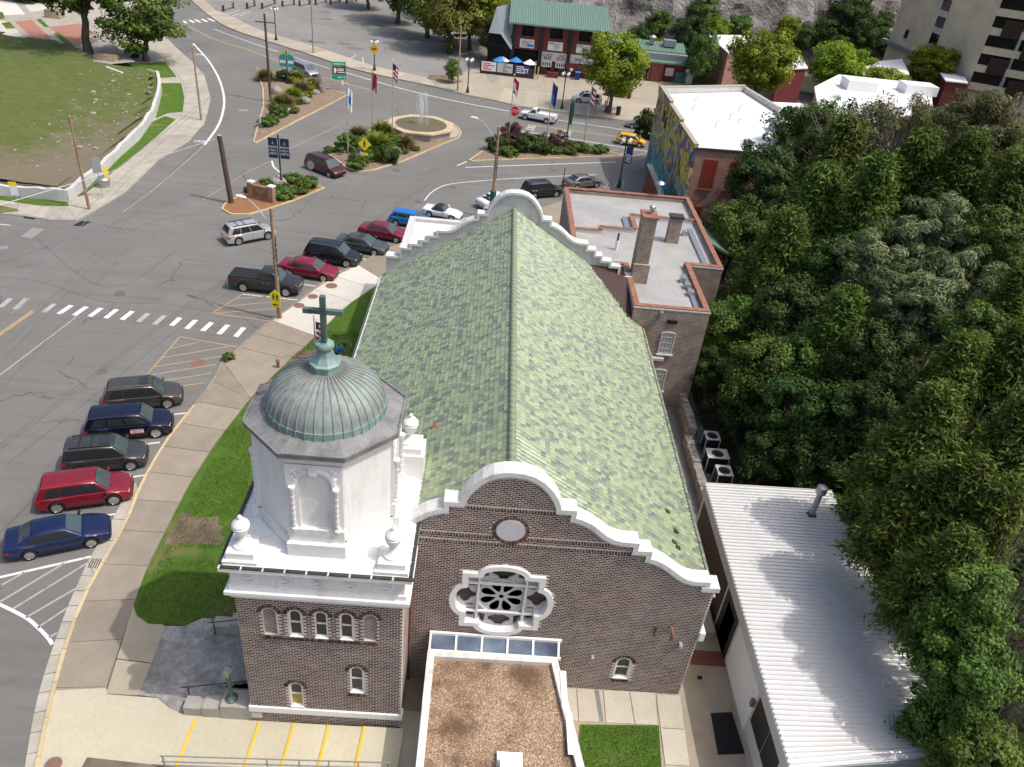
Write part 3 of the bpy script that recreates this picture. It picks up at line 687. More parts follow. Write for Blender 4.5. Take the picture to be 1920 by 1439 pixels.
mb = MB(); mb.prism([(-13.75, 24.66), (-12.85, 24.73), (-12.25, 25.23), (-11.69, 25.37), (-9.73, 24.58), (-8.2, 20.2), (-11.45, 20.24), (-12.04, 20.43), (-12.72, 20.90), (-13.52, 20.95)][::-1], 0, .12); st_ = struct('entrance_landing', mb, 'slate')
for i in range(4):
    x0 = -10.35 + i * .38
    mb = MB(); mb.box(x0, -8.3, 21.6, 24.15, .12, .24 + .12 * i); part('step', mb, 'slate', st_)
# broad treads with yellow nosings in front of the tower
tr = []
xs = (-10.9, -8.2, -6.72, -5.24, -3.72, -2.0)
for i in range(5):
    mb = MB(); mb.prism([(xs[i] + .02, 15.5), (xs[i + 1], 15.5), (xs[i + 1] + .12, 20.0), (xs[i] + .14, 20.0)], .09, .13 + .05 * i); part('tread', mb, 'cream', fore)
    mb = MB(); mb.prism([(xs[i] - .05, 15.5), (xs[i] + .06, 15.5), (xs[i] + .20, 20.0), (xs[i] + .08, 20.0)], .09, .137 + .05 * i); part('yellow_nosing', mb, 'yellow', fore)
mb = MB(); mb.prism([(-14.9, 12.0), (-.9, 12.0), (-.9, 17.28), (-14.44, 18.03)], .09, .14); struct('planting_bed', mb, 'earth')
# --- courtyard right of the front
court = sheet('courtyard', [(-2.1, 12), (13.6, 12), (13.6, 46.2), (10.4, 46.2), (10.4, 22.9), (-2.1, 22.9)], .012, 'court')
slabs(court, [(4.6, 22.7), (9.6, 22.75)], [(4.9, 21.05), (9.45, 21.1)], 4, .012, .05, 'pale')
slabs(court, [(9.62, 22.7), (9.35, 14)], [(10.75, 22.7), (10.3, 14)], 5, .012, .05, 'pale')
mb = MB(); mb.prism([(6.8, 21.1), (7.0, 21.1), (6.9, 22.7), (6.7, 22.7)], .012, .062); part('drain_strip', mb, 'steel', court)
mb = MB(); mb.prism([(12.05, 21.89), (13.08, 22.01), (13.19, 19.98), (11.96, 19.85)][::-1], .012, .03); part('mat', mb, 'dark', court)
mb = MB(); mb.box(11.6, 13.35, 24.5, 25.35, .012, .05); part('red_mat', mb, 'brownwall', court)
mb = MB(); mb.prism([(11.80, 23.87), (12.04, 23.88), (12.02, 23.68), (11.78, 23.66)][::-1], .012, .03); part('drain_cover', mb, 'dark', court)
mb = MB(); mb.prism([(13.30, 24.16), (14.19, 24.22), (13.55, 13), (13.0, 13)][::-1], .012, .22); part('raised_walk', mb, 'old', court)
for y0, y1 in ((26.2, 28.2), (28.6, 31.5), (33.0, 35.5)):
    mb = MB(); mb.box(12.5, 13.1, y0, y1, .012, .4); part('kerb_block', mb, 'old', court)
# --- traffic islands
def island(name, loop, mat, kerb='kerb', n=40, h=.13):
    lp = [tuple(p) for p in loop]
    if sum(a[0] * b[1] - b[0] * a[1] for a, b in zip(lp, lp[1:] + lp[:1])) < 0: lp.reverse()
    out = grow(lp, .0); inn = grow(lp, -.17)
    mb = MB(); mb.prism(inn, 0, h - .03); isl = struct(name, mb, mat)
    m = len(lp)
    for i in range(m):
        j = (i + 1) % m
        a, b, c, d = Vector(out[i]), Vector(out[j]), Vector(inn[j]), Vector(inn[i])
        k = max(1, int((b - a).length / 1.6))
        for t in range(k):
            q = [a.lerp(b, t / k), a.lerp(b, (t + 1) / k - .008), d.lerp(c, (t + 1) / k - .008), d.lerp(c, t / k)]
            mm = MB(); mm.prism([tuple(p) for p in q], 0, h); part('kerbstone', mm, kerb, isl)
    return isl
isA = island('shrub_island', [(-38.82, 132.29), (-32.88, 128.27), (-27.27, 125.07), (-22.33, 121.67), (-24.35, 113.49), (-26.25, 106.55), (-27.64, 100.87), (-28.90, 95.69), (-29.37, 95.97), (-32.30, 111.57), (-34.75, 120.45)], 'bed')
isB = island('sign_island', [(-26.60, 74.75), (-26.77, 76.15), (-26.30, 77.82), (-24.61, 82.80), (-23.44, 85.77), (-21.21, 84.56), (-18.00, 83.12), (-20.25, 78.82), (-22.36, 75.64), (-23.68, 74.05), (-25.31, 73.66)], 'mulch')
isC = island('fountain_island', [(-20.60, 95.08), (-19.83, 97.75), (-16.44, 105.74), (-15.42, 110.00), (-12.85, 113.02), (-9.17, 113.76), (-6.34, 112.31), (-5.12, 110.11), (-4.57, 107.78), (-4.83, 105.57), (-6.85, 101.88), (-10.75, 94.21), (-13.83, 89.98), (-15.32, 89.10), (-16.90, 89.86), (-18.43, 92.10)], 'bed')
isD = island('flag_island', [(-3.12, 96.75), (-0.80, 103.06), (0.55, 109.45), (5.19, 108.46), (10.26, 106.93), (15.13, 105.97), (17.60, 104.66), (10.67, 101.84), (4.50, 99.50), (-2.65, 96.58)], 'bed')
mb = MB(); mb.prism([(-15.14, 109.06), (-12.76, 112.24), (-9.09, 112.97), (-6.45, 111.74), (-5.35, 109.78), (-4.86, 107.69), (-5.24, 105.87), (-7.52, 103.26), (-10.52, 102.09), (-13.60, 104.61)], .09, .125); part('fountain_paving', mb, 'apron', isC)
# --- pavement and verge on the far left corner
lw_out = [(-47.94, 69.04), (-45.14, 69.19), (-42.83, 69.09), (-40.46, 68.80), (-38.22, 69.19), (-37.74, 70.75), (-36.84, 76.64), (-37.23, 87.20), (-36.41, 94.02), (-36.90, 101.32), (-39.72, 112.54), (-44.39, 124.32), (-48.90, 132.10), (-53.68, 139.38), (-61.01, 151.27), (-73.21, 173.35), (-82.06, 189.55)]
lw_in = [(-49.69, 72.14), (-47.26, 73.18), (-45.22, 73.13), (-43.17, 73.07), (-40.88, 73.36), (-40.96, 77.19), (-41.42, 85.43), (-41.86, 93.31), (-43.29, 101.19), (-45.23, 108.18), (-47.74, 115.90), (-49.62, 120.57), (-54.32, 124.73), (-59.91, 129.63), (-67.88, 140.39), (-77.95, 157.87), (-85.42, 172.11)]
mb = MB(); mb.prism(lw_out + lw_in[::-1], 0, .10); cw = struct('corner_sidewalk', mb, 'old')
slabs(cw, spline([(-38.25, 69.26), (-37.82, 70.94), (-36.90, 76.78), (-37.29, 87.37), (-36.49, 94.16), (-37.00, 101.29), (-39.80, 112.45), (-44.51, 124.27), (-48.88, 131.80), (-53.51, 138.77)], 3),
      spline([(-40.13, 71.74), (-40.04, 72.87), (-39.78, 78.75), (-40.12, 86.36), (-40.81, 95.14), (-41.52, 104.27), (-42.54, 110.57), (-45.40, 118.41), (-47.79, 123.02), (-54.63, 134.08)], 3), 22, .1, .135, 'old')
slabs(cw, [(-47.88, 68.92), (-45.23, 69.36), (-42.92, 69.26), (-40.54, 68.98), (-38.35, 69.37)], [(-48.73, 70.44), (-46.60, 71.94), (-44.40, 71.51), (-42.33, 71.34), (-40.23, 71.85)], 7, .1, .135, 'old')
sheet('verge_grass', [(-47.20, 73.06), (-44.20, 73.10), (-40.76, 73.11), (-40.30, 72.11), (-42.50, 71.70), (-44.58, 71.88), (-46.73, 72.18)], .14, 'lawn', cw)
sheet('verge_grass', [(-46.02, 70.84), (-44.21, 70.47), (-43.73, 69.92), (-45.14, 69.19)], .14, 'lawn', cw)
sheet('verge_grass', [(-40.64, 74.72), (-40.67, 77.73), (-41.22, 84.94), (-41.64, 92.75), (-42.88, 100.13), (-42.33, 102.74), (-40.66, 101.85), (-40.31, 93.80), (-40.12, 86.36), (-40.22, 81.07), (-40.18, 76.02), (-40.34, 74.65)], .14, 'lawn', cw)
sheet('verge_grass', [(-48.38, 117.84), (-45.93, 118.83), (-43.04, 111.80), (-40.97, 105.23), (-42.51, 104.18), (-43.07, 101.50), (-45.05, 108.25)], .14, 'lawn', cw)
sheet('verge_grass', [(-56.95, 122.53), (-55.97, 126.90), (-52.31, 130.05), (-47.74, 122.02), (-49.75, 120.51), (-54.24, 120.62)], .14, 'lawn', cw)
# --- street beyond: pavement, apron in front of the shop, car park
fo = [(-73.44, 195.87), (-59.77, 171.97), (-53.60, 162.42), (-48.34, 156.83), (-41.92, 151.66), (-32.99, 144.72), (-24.59, 137.79), (-17.20, 133.97), (-10.18, 131.25), (-4.59, 127.69), (-1.12, 126.54), (3.30, 124.28), (9.45, 123.45), (18.53, 122.05), (24.03, 120.91), (29.58, 119.97)]
fi = [(-70.89, 197.75), (-58.69, 175.24), (-53.52, 170.09), (-46.92, 161.64), (-40.58, 156.24), (-32.78, 150.71), (-21.65, 141.09), (-11.77, 136.23)]
lot = sheet('car_park', [(-70.89, 197.75), (-58.69, 175.24), (-53.52, 170.09), (-46.92, 161.64), (-40.58, 156.24), (-32.78, 150.71), (-21.65, 141.09), (-11.77, 136.23), (-6.12, 139.89), (-3.38, 151.39), (-7.31, 180.45), (-16.62, 210.11), (-23.47, 254.30)], .012, 'lot')
mb = MB(); mb.prism(fo + [(36.24, 155.60), (23.42, 150.27), (9.69, 149.02), (-3.30, 149.25), (-7.12, 141.42)] + fi[::-1], 0, .12); fw = struct('far_sidewalk', mb, 'apron')
slabs(fw, spline(fo[1:9], 3), spline(fi[1:8], 3), 26, .12, .15, 'apron')
slabs(fw, [(-10.11, 131.64), (-4.60, 128.02), (-1.13, 126.89), (3.30, 124.59), (9.46, 123.76), (18.58, 122.50), (24.07, 121.21)], [(-11.55, 136.10), (-4.52, 134.95), (-0.56, 134.75), (4.28, 134.19), (10.87, 133.97), (20.56, 133.55), (27.08, 132.63)], 16, .12, .15, 'apron')
for a, b in (((-3.96, 123.46), (2.08, 134.73)), ((2.08, 134.73), (1.61, 137.44)), ((7.81, 134.52), (7.62, 143.70)), ((14.14, 143.28), (10.40, 143.29)), ((24.87, 135.84), (21.78, 136.40))):
    line([a, b], .12, 'line_ochre', fw, .156)
for a, b in (((-26.24, 144.42), (-25.78, 148.14)), ((-24.37, 147.02), (-23.43, 142.34)), ((-55.89, 173.07), (-54.77, 178.36)), ((-54.51, 172.00), (-53.33, 177.91)), ((-53.16, 172.81), (-52.59, 178.37))):
    line([a, b], .14, 'line_white', lot, .018)
sheet('tree_bed', [(-11.87, 138.62), (-9.68, 139.16), (-6.08, 136.14), (-7.51, 133.74), (-12.02, 135.53)], .156, 'earth', fw)
sheet('dark_patch', [(-2.42, 143.03), (-0.58, 143.41), (-0.06, 140.51), (-0.98, 137.12), (-2.13, 139.65)], .155, 'patch', fw)
for c in ((-38.91, 186.16), (-37.04, 178.60), (-36.00, 155.88), (-29.06, 156.42), (-26.90, 153.60), (-33.78, 155.52)):
    mb = MB(); mb.prism([(c[0] + 1.6 * math.cos(t) * random.uniform(.7, 1.2), c[1] + 1.1 * math.sin(t)) for t in [i * .57 for i in range(11)]], .0, .016); part('tar_patch', mb, 'asphalt', lot)
# --- left bank behind the broken white wall, and the old foundations above it
def bank_h(x, y): return 1.15 + .5 * mnoise.noise(Vector((x * .09, y * .09, 3))) + .03 * max(0, -x - 45)
bank_loop = [(-54.62, 73.75), (-47.74, 74.07), (-43.28, 74.34), (-41.30, 74.26), (-41.33, 78.02), (-41.83, 86.41), (-42.24, 91.94), (-42.72, 96.50), (-43.85, 101.97), (-45.75, 108.81), (-47.99, 115.80), (-49.97, 120.09), (-54.45, 120.20), (-58.08, 120.66), (-64.56, 128.23), (-70.62, 131.67), (-74.22, 129.91), (-78.50, 131.90), (-84.80, 123.56)]
mb = MB()
gx = np.arange(-84, -28, 1.1); gy = np.arange(70, 150, 1.1)
idx = {}
for i, x in enumerate(gx):
    for j, y in enumerate(gy):
        if inside((x, y), bank_loop): idx[i, j] = len(mb.v); mb.v.append((x, y, bank_h(x, y) + random.uniform(-.05, .05)))
for (i, j) in list(idx):
    q = [idx.get((i, j)), idx.get((i + 1, j)), idx.get((i + 1, j + 1)), idx.get((i, j + 1))]
    if None not in q: mb.f.append(tuple(q)); mb.m.append(0)
mb.prism(bank_loop[::-1] if sum(a[0] * b[1] - b[0] * a[1] for a, b in zip(bank_loop, bank_loop[1:] + bank_loop[:1])) < 0 else bank_loop, 0, .98)
bank = struct('grass_bank', mb, 'bank', smooth=40)
rng = random.Random(5)
rb = MB()
for k in range(190):
    t = rng.random(); a = Vector((-49.34, 116.81)) * (1 - t) + Vector((-44.84, 79.80)) * t
    x = a.x + rng.gauss(-1.6, 2.6); y = a.y + rng.gauss(.5, 3.2); r = rng.uniform(.03, .12) * (1 + (rng.random() < .12))
    if not inside((x, y), bank_loop): continue
    z = bank_h(x, y) + .02
    rb.hexa([(x + r * dx * rng.uniform(.6, 1.3), y + r * dy * rng.uniform(.6, 1.3), z + dz * r * rng.uniform(.3, .8)) for dz in (-.5, 1) for dx, dy in ((-1, -1), (1, -1), (1, 1), (-1, 1))])
part('rubble', rb, 'rubble', None, kind='stuff')
bpy.data.objects['rubble']['label'] = 'pale stone rubble scattered over the bank behind the white wall'
upper = sheet('upper_terrace', [(-77.97, 130.91), (-70.46, 131.34), (-64.41, 127.91), (-57.96, 120.38), (-57.07, 122.82), (-54.90, 125.19), (-62.00, 134.64), (-74.83, 154.08), (-89.73, 183.93), (-113.02, 166.84), (-85.98, 122.98)], .9, 'old')
for i, (lp, m) in enumerate((([(-82.12, 143.66), (-80.70, 146.47), (-68.56, 130.25), (-70.66, 129.24)], 'redbrick_paving'), ([(-75.74, 142.30), (-73.11, 147.17), (-68.16, 141.63), (-66.02, 131.47), (-70.07, 134.87)], 'redbrick_paving'), ([(-93.53, 160.15), (-92.21, 162.27), (-83.59, 150.05), (-85.61, 147.80), (-87.07, 148.01)], 'walk_new'),
                             ([(-84.56, 143.29), (-82.80, 143.28), (-75.92, 134.06), (-76.86, 131.88), (-79.21, 133.23)], 'walk_new'), ([(-87.68, 157.77), (-86.85, 161.33), (-82.47, 156.29), (-83.72, 152.15)], 'walk_new'), ([(-83.22, 141.58), (-82.80, 143.28), (-79.48, 138.88), (-80.43, 137.92)], 'lawn'), ([(-80.14, 146.79), (-79.98, 147.91), (-75.74, 142.30), (-76.36, 141.96)], 'lawn'), ([(-72.89, 137.80), (-72.79, 139.21), (-66.56, 131.21), (-68.00, 131.32)], 'lawn'), ([(-88.16, 150.06), (-87.38, 149.97), (-84.56, 145.30), (-84.96, 144.06)], 'lawn'))):
    o = sheet('terrace_patch', lp, .915 + .002 * i, m, upper)
# --- hillside on the right
def hill(x, y):
    x0 = 19.0 + max(0.0, y - 62) * .30
    if y > 30: x0 -= 2.5 * min(1, (y - 30) / 8) * (1 if y < 62 else max(0, 1 - (y - 62) / 10))
    return min(15.0, max(0.0, x - x0) * .42) * min(1, max(0, (112 - y) / 26))
mb = MB(); gx = np.arange(12, 120, 2.0); gy = np.arange(4, 170, 2.4)
for y in gy:
    for x in gx: mb.v.append((x, y, hill(x, y) - .03 + (.35 * mnoise.noise(Vector((x * .3, y * .3, 0))) if hill(x, y) > .2 else 0)))
nx = len(gx)
for j in range(len(gy) - 1):
    for i in range(nx - 1):
        a = j * nx + i
        if gx[i] > 13.5 and not (66 < gy[j] and gx[i] < 36 and hill(gx[i], gy[j]) <= 0): mb.f.append((a, a + 1, a + nx + 1, a + nx)); mb.m.append(0)
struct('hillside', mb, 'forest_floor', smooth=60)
# --- cliff behind the shops
mb = MB(); U = np.linspace(8, 150, 110); Vv = np.linspace(0, 34, 30)
for z in Vv:
    for x in U:
        b = 172 + .10 * (x - 8) if x < 40 else 175.2 + .35 * (x - 40)
        d = 5 * mnoise.noise(Vector((x * .07, z * .09, 1))) + 2.2 * mnoise.noise(Vector((x * .25, z * .22, 5))) + .9 * mnoise.noise(Vector((x * .8, z * .6, 9)))
        mb.v.append((x, b + z * .55 + d, z - .5))
nu = len(U)
for j in range(len(Vv) - 1):
    for i in range(nu - 1):
        a = j * nu + i; mb.f.append((a, a + 1, a + nu + 1, a + nu)); mb.m.append(0)
struct('cliff', mb, 'rock', smooth=25)
# white ruined wall, one tapering stretch along the bank
wl = resample(spline([(-50.11, 72.88), (-47.33, 73.31), (-44.39, 73.48), (-40.91, 73.43)], 4), 14) + resample(spline([(-40.91, 73.43), (-41.02, 77.33), (-40.96, 80.87), (-41.42, 85.43), (-41.88, 91.04), (-42.34, 95.52), (-43.32, 100.93), (-45.11, 107.68), (-47.31, 114.55), (-49.71, 120.20)], 4), 40)[1:] + resample([(-49.71, 120.20), (-54.42, 119.55)], 9)[1:]
mb = MB(); Lk, Rk = strip(wl, .42); rng = random.Random(3); nw = len(wl)
hs = [1.15 + .22 * mnoise.noise(Vector((i * .35, 2, 0))) + rng.uniform(-.07, .07) for i in range(len(wl))]
for i in range(nw): mb.v += [(*Rk[i], 0), (*Rk[i], hs[i]), (*Lk[i], hs[i]), (*Lk[i], 0)]
mb.f = [(4 * i + k, 4 * i + 4 + k, 4 * i + 5 + k, 4 * i + 1 + k) for i in range(nw - 1) for k in range(3)] + [(0, 1, 2, 3), (4 * nw - 1, 4 * nw - 2, 4 * nw - 3, 4 * nw - 4)]; mb.m = [0] * len(mb.f)
tag(part('retaining_wall', mb, 'greywhite', None), 'long broken white retaining wall curving round the grass bank', 'wall')

# ================================================================ THE CHURCH
church = thing('church', 'brick church with green tiled roof, scrolled gables and white domed corner tower', 'church', (1.7, 22.8, 0))
FY = 22.8; XC = 1.75
half = [(0, 12.84), (.35, 12.82), (.7, 12.72), (1.05, 12.5), (1.35, 12.18), (1.6, 11.8), (1.74, 11.45), (1.8, 11.17), (2.38, 11.17), (2.38, 10.82), (2.75, 10.74), (3.15, 10.55), (3.5, 10.27), (3.85, 9.97), (4.2, 9.78), (4.6, 9.69), (5.1, 9.68), (5.1, 9.26), (5.7, 9.26), (5.7, 8.9), (6.1, 8.81), (6.5, 8.6), (6.85, 8.33), (7.2, 8.05), (7.55, 7.84), (7.95, 7.74), (8.45, 7.74), (8.45, 7.38), (9.0, 7.38)]
top = [(XC + x, z) for x, z in reversed(half)] + [(XC - x, z) for x, z in half[1:]]     # right to left
facade = [(XC - 8.95, 0), (XC + 8.95, 0)] + top
def rose_loop():
    q = [(1.63, -.87)] + arc(1.63, 0, .49, .87, -90, 90, 12)[1:] + [(1.63, 1.55), (1.0, 1.55)] + arc(0, 1.55, 1.0, .5, 0, 180, 14)[1:]
    q += [(-1.63, 1.55), (-1.63, .87)] + arc(-1.63, 0, .49, .87, 90, 270, 12)[1:] + [(-1.63, -1.55), (-1.0, -1.55)] + arc(0, -1.55, 1.0, .5, 180, 360, 14)[1:] + [(1.63, -1.55)]
    return q
RC = (1.84, 5.66)
rose = [(RC[0] + x, RC[1] + z) for x, z in rose_loop()]
def arch_loop(x0, x1, z0, z1):
    r = (x1 - x0) / 2; return [(x0, z0), (x1, z0)] + arc((x0 + x1) / 2, z1 - r, r, r, 0, 180, 10)
fw_ = arch_loop(7.42, 8.08, .95, 2.35)
mb = MB(); mb.prism_y(facade, FY, FY + .45, 0, [rose, fw_]); part('front_wall', mb, 'mortar', church)
def brick_mesh():
    mb = MB(); w_, h, d = .203, .06, .035; mb.hexa([(-w_ / 2, 0, -h / 2), (w_ / 2, 0, -h / 2), (w_ / 2, d, -h / 2), (-w_ / 2, d, -h / 2), (-w_ / 2, 0, h / 2), (w_ / 2, 0, h / 2), (w_ / 2, d, h / 2), (-w_ / 2, d, h / 2)])
    return mb.mesh('brick', 'brick_piece')
BM = brick_mesh()
def lay(x0, x1, z0, z1, y, ok):
    out = []; k = 0; z = z0 + .05
    while z < z1:
        x = x0 + (.2275 if k % 2 else .11)
        if k % 2 and ok(x0 + .05, z): out.append(Matrix.Translation((x0 + .056, y, z)) @ Matrix.Diagonal((.42, 1, 1, 1)))
        while x < x1 - .02:
            w_ = min(1, (x1 - x + .1) / .203)
            if ok(x, z): out.append(Matrix.Translation((x if w_ == 1 else (x - .1 + x1) / 2, y + random.uniform(-.002, .002), z)) @ Matrix.Diagonal((w_, 1, 1, 1)))
            x += .235
        z += .1; k += 1
    return out
hole1 = grow(rose, .14); hole2 = grow(fw_, .14); fin_ = [(x, z - .2 if z > 1 else z) for x, z in facade]
belts = (8.97, 9.37, 10.86)
def okf(x, z):
    return inside((x, z), fin_) and not inside((x, z), hole1) and not inside((x, z), hole2) and math.hypot((x - 1.87) / .78, (z - 9.77) / .76) > 1 and all(abs(z - b) > .09 for b in belts) and not (x < -2.2 and z < 9.6)
pieces('brick', BM, lay(XC - 8.95, XC + 8.945, 0, 13, FY - .006, okf), church, 300, 'brick_piece', 'front_brickwork')
# belt courses and rings of headers
mb = MB()
for b in belts:
    x = XC - 9
    while x < XC + 9:
        if inside((x, b), fin_) and not (x < -2.2): mb.box(x, x + .075, FY - .022, FY - .002, b - .06, b + .06)
        x += .12
part('belt_course', mb, 'brick_piece', church, kind='stuff')
def ring_bricks(cx, cz, r0, r1, a0, a1, n, y, name='brick_ring', parent=None):
    mb = MB()
    for i in range(n):
        a = R_(a0 + (a1 - a0) * (i + .5) / n); h = R_(a1 - a0) / n * .36
        q = [(cx + r * math.cos(a + s * h), cz + r * math.sin(a + s * h)) for r, s in ((r0, -1), (r1, -1), (r1, 1), (r0, 1))]
        mb.prism_y(q, y - .02, y + .02, back=False)
    return part(name, mb, 'brick_piece', parent, kind='stuff')
ring_bricks(1.87, 9.77, .6, .76, 0, 360, 40, FY, 'disc_surround', church)
mb = MB(); mb.prism_y(arc(1.87, 9.77, .575, .555, 0, 350, 35), FY - .03, FY + .02, back=False); part('stone_disc', mb, 'disc', church)
# coping of the two gables
def coping(y0, y1, path, th, name, mat):
    mb = MB(); n = len(path); low = []
    for i, (x, z) in enumerate(path): low.append((x, z - th))
    inn = grow([path[0]] + path[1:-1] + [path[-1]], 0)
    # offset of an open path
    off = []
    for i in range(n):
        a = Vector(path[max(i - 1, 0)]); b = Vector(path[i]); c = Vector(path[min(i + 1, n - 1)])
        d1 = (b - a).normalized() if i else (c - b).normalized(); d2 = (c - b).normalized() if i < n - 1 else d1
        n1 = Vector((-d1.y, d1.x)); n2 = Vector((-d2.y, d2.x)); m = n1 + n2; m = m / max(.5, m.length_squared / 2)
        off.append((b.x - m.x * th, b.y - m.y * th))
    for i in range(n - 1):
        a, b, c, d = path[i], path[i + 1], off[i + 1], off[i]
        mb.hexa([(a[0], y0, a[1]), (b[0], y0, b[1]), (b[0], y1, b[1]), (a[0], y1, a[1]), (d[0], y0, d[1]), (c[0], y0, c[1]), (c[0], y1, c[1]), (d[0], y1, d[1])])
    bm = bmesh.new(); me = mb.mesh(name, mat); bm.from_mesh(me); bmesh.ops.remove_doubles(bm, verts=bm.verts, dist=.002)
    seen = {}
    for f in list(bm.faces):
        k = tuple(sorted(v.index for v in f.verts)); seen.setdefault(k, []).append(f)
    bmesh.ops.delete(bm, geom=[f for fs in seen.values() if len(fs) > 1 for f in fs], context='FACES')
    bmesh.ops.recalc_face_normals(bm, faces=bm.faces); bm.to_mesh(me); bm.free()
    me.transform(Matrix.Translation(-OFF[church.name]))
    o = link(name, me, church); OFF[o.name] = OFF[church.name]; return o
ctop = [(XC + x, z) for x, z in half][::-1] + [(XC - x, z) for x, z in half[1:] if x < 6.6]
coping(FY - .14, FY + .56, [(x, z - .20) for x, z in ctop], .21, 'gable_coping', 'cope')
coping(FY - .08, FY + .50, [(x, z - .32) for x, z in ctop], .12, 'coping_moulding', 'greywhite')
mb = MB(); mb.box(XC + 8.35, XC + 9.12, FY - .16, FY + .6, 7.2, 7.44); part('end_block', mb, 'cope', church)
mb = MB(); mb.box(XC + 8.96, XC + 9.2, FY - .1, FY + 1.4, 4.0, 4.5); part('wall_bracket', mb, 'white', church)
# rose window
rw = thing('x', '', '')
bpy.data.objects.remove(rw)
mb = MB(); mb.prism_y(grow(rose, .10), FY - .13, FY + .1, 0, [grow(rose, -.13)])
mb.prism_y(grow(rose, -.06), FY - .06, FY + .36, 0, [grow(rose, -.17)])
rwin = part('rose_window', mb, 'white', church, smooth=30)
pl = []
def tr_(pts): return [(RC[0] + x, RC[1] + z) for x, z in pts]
for i in range(8):
    a = R_(22.5 + 45 * i); pt = []
    for k in range(14):
        t = 2 * math.pi * k / 14; u = .60 + .33 * math.cos(t); v_ = .20 * math.sin(t) * (.55 + .45 * math.cos(t) + .35)
        pt.append((u * math.cos(a) - v_ * math.sin(a), (u * math.sin(a) + v_ * math.cos(a))))
    pl.append(tr_(pt))
pl.append(tr_(arc(0, 0, .11, .11, 0, 330, 11)))
def foil(cx, cz, r):
    return tr_([(cx + r * (1 + .2 * math.cos(4 * t)) * math.cos(t), cz + r * (1 + .2 * math.cos(4 * t)) * math.sin(t)) for t in [2 * math.pi * k / 28 for k in range(28)]])
for cx, cz, r in ((1.55, 0, .41), (-1.55, 0, .41), (0, 1.44, .42), (0, -1.44, .42)): pl.append(foil(cx, cz, r))
for sx in (-1, 1):
    for sz in (-1, 1):
        pl.append(tr_(arc(sx * 1.28, sz * 1.22, .19, .13, 0, 330, 11)))
        pl.append(tr_([(sx * .62, sz * 1.2), (sx * .9, sz * 1.12), (sx * .92, sz * 1.5), (sx * .66, sz * 1.72)] if sx * sz > 0 else [(sx * .62, sz * 1.2), (sx * .66, sz * 1.72), (sx * .92, sz * 1.5), (sx * .9, sz * 1.12)]))
        pl.append(tr_(arc(sx * 1.3, sz * .62, .2, .07, 0, 330, 11)))
mb = MB(); mb.prism_y(grow(rose, -.1), FY + .22, FY + .30, 0, pl, back=False); part('tracery', mb, 'greywhite', rwin)
mb = MB()
mb.lathe([(1.02, -.03), (1.1, -.03), (1.1, .05), (1.02, .05), (1.02, -.03)], 40); mb.xf(Matrix.Translation((RC[0], FY + .2, RC[1])) @ Matrix.Rotation(R_(90), 4, 'X')); part('wheel_ring', mb, 'greywhite', rwin, smooth=40)
mb = MB(); mb.loops([grow(rose, -.05)], lambda p: (p[0], FY + .31, p[1])); part('pane', mb, 'glass_lead', rwin)
for x in (-1.0, 1.0):
    mb = MB(); mb.box(RC[0] + x - .045, RC[0] + x + .045, FY + .06, FY + .16, RC[1] - 1.56, RC[1] + 1.56); part('mullion', mb, 'white', rwin)
for z in (-.87, .87):
    mb = MB(); mb.box(RC[0] - 1.6, RC[0] + 1.6, FY + .055, FY + .155, RC[1] + z - .04, RC[1] + z + .04); part('mullion', mb, 'white', rwin)
def arched_window(x0, x1, z0, z1, y, parent, pane='glass_lead', low=None, sill='brick_piece'):
    lp = arch_loop(x0, x1, z0, z1)
    mb = MB(); mb.prism_y(grow(lp, .0), y + .02, y + .38, 0, [grow(lp, -.05)]); w_ = part('window', mb, 'white', parent)
    zm = z0 + (z1 - z0) * .5
    mb = MB(); mb.box(x0 + .07, x1 - .07, y + .07, y + .15, zm - .02, zm + .02); part('sash_rail', mb, 'white', w_)
    mb = MB(); mb.box(x0 + .07, x1 - .07, y + .07, y + .13, z0 + .04, z0 + .09); part('sash_rail', mb, 'white', w_)
    mb = MB(); mb.loops([[p for p in grow(lp, -.04) if p[1] >= zm - .4]], lambda p: (p[0], y + .24, max(p[1], zm)));
    mb = MB(); top_ = [(x, max(z, zm)) for x, z in grow(lp, -.04)]; mb.loops([top_], lambda p: (p[0], y + .13, p[1])); part('pane', mb, pane, w_)
    mb = MB(); mb.poly([(x0 + .04, y + .11, z0 + .02), (x1 - .04, y + .11, z0 + .02), (x1 - .04, y + .11, zm), (x0 + .04, y + .11, zm)]); part('pane', mb, low or pane, w_)
    mb = MB(); mb.box(x0 - .02, x1 + .02, y - .03, y + .2, z0 - .07, z0 + .004); part('sill', mb, 'white', w_)
    r = (x1 - x0) / 2
    ring_bricks((x0 + x1) / 2, z1 - r, r + .06, r + .22, 0, 180, 15, y, 'arch_bricks', parent)
    return w_
arched_window(7.42, 8.08, .95, 2.35, FY, church, 'glass_dark')
mb = MB(); mb.box(7.36, 8.14, FY - .07, FY, .78, .86); part('brick_sill', mb, 'brick_piece', church)
# small fittings on the front wall
mb = MB(); mb.tube([(9.35, FY - .03, 4.75), (9.35, FY - .35, 4.85), (9.4, FY - .42, 4.5), (9.38, FY - .32, 4.15)], [.06, .07, .1, .05], 8); part('wall_fitting', mb, 'rust', church, smooth=50)
mb = MB(); mb.tube([(8.72, FY - .05, 4.7), (8.68, FY - .12, 4.4), (8.72, FY - .1, 4.1)], .05, 6); part('wall_fitting', mb, 'wood_dark', church)
mb = MB(); mb.box(9.93, 10.07, FY - .25, FY, 3.6, 3.75); part('flood_light', mb, 'pole_metal', church)
mb = MB(); mb.box(6.2, 6.32, FY - .2, FY, 2.35, 2.45); part('flood_light', mb, 'pole_metal', church)
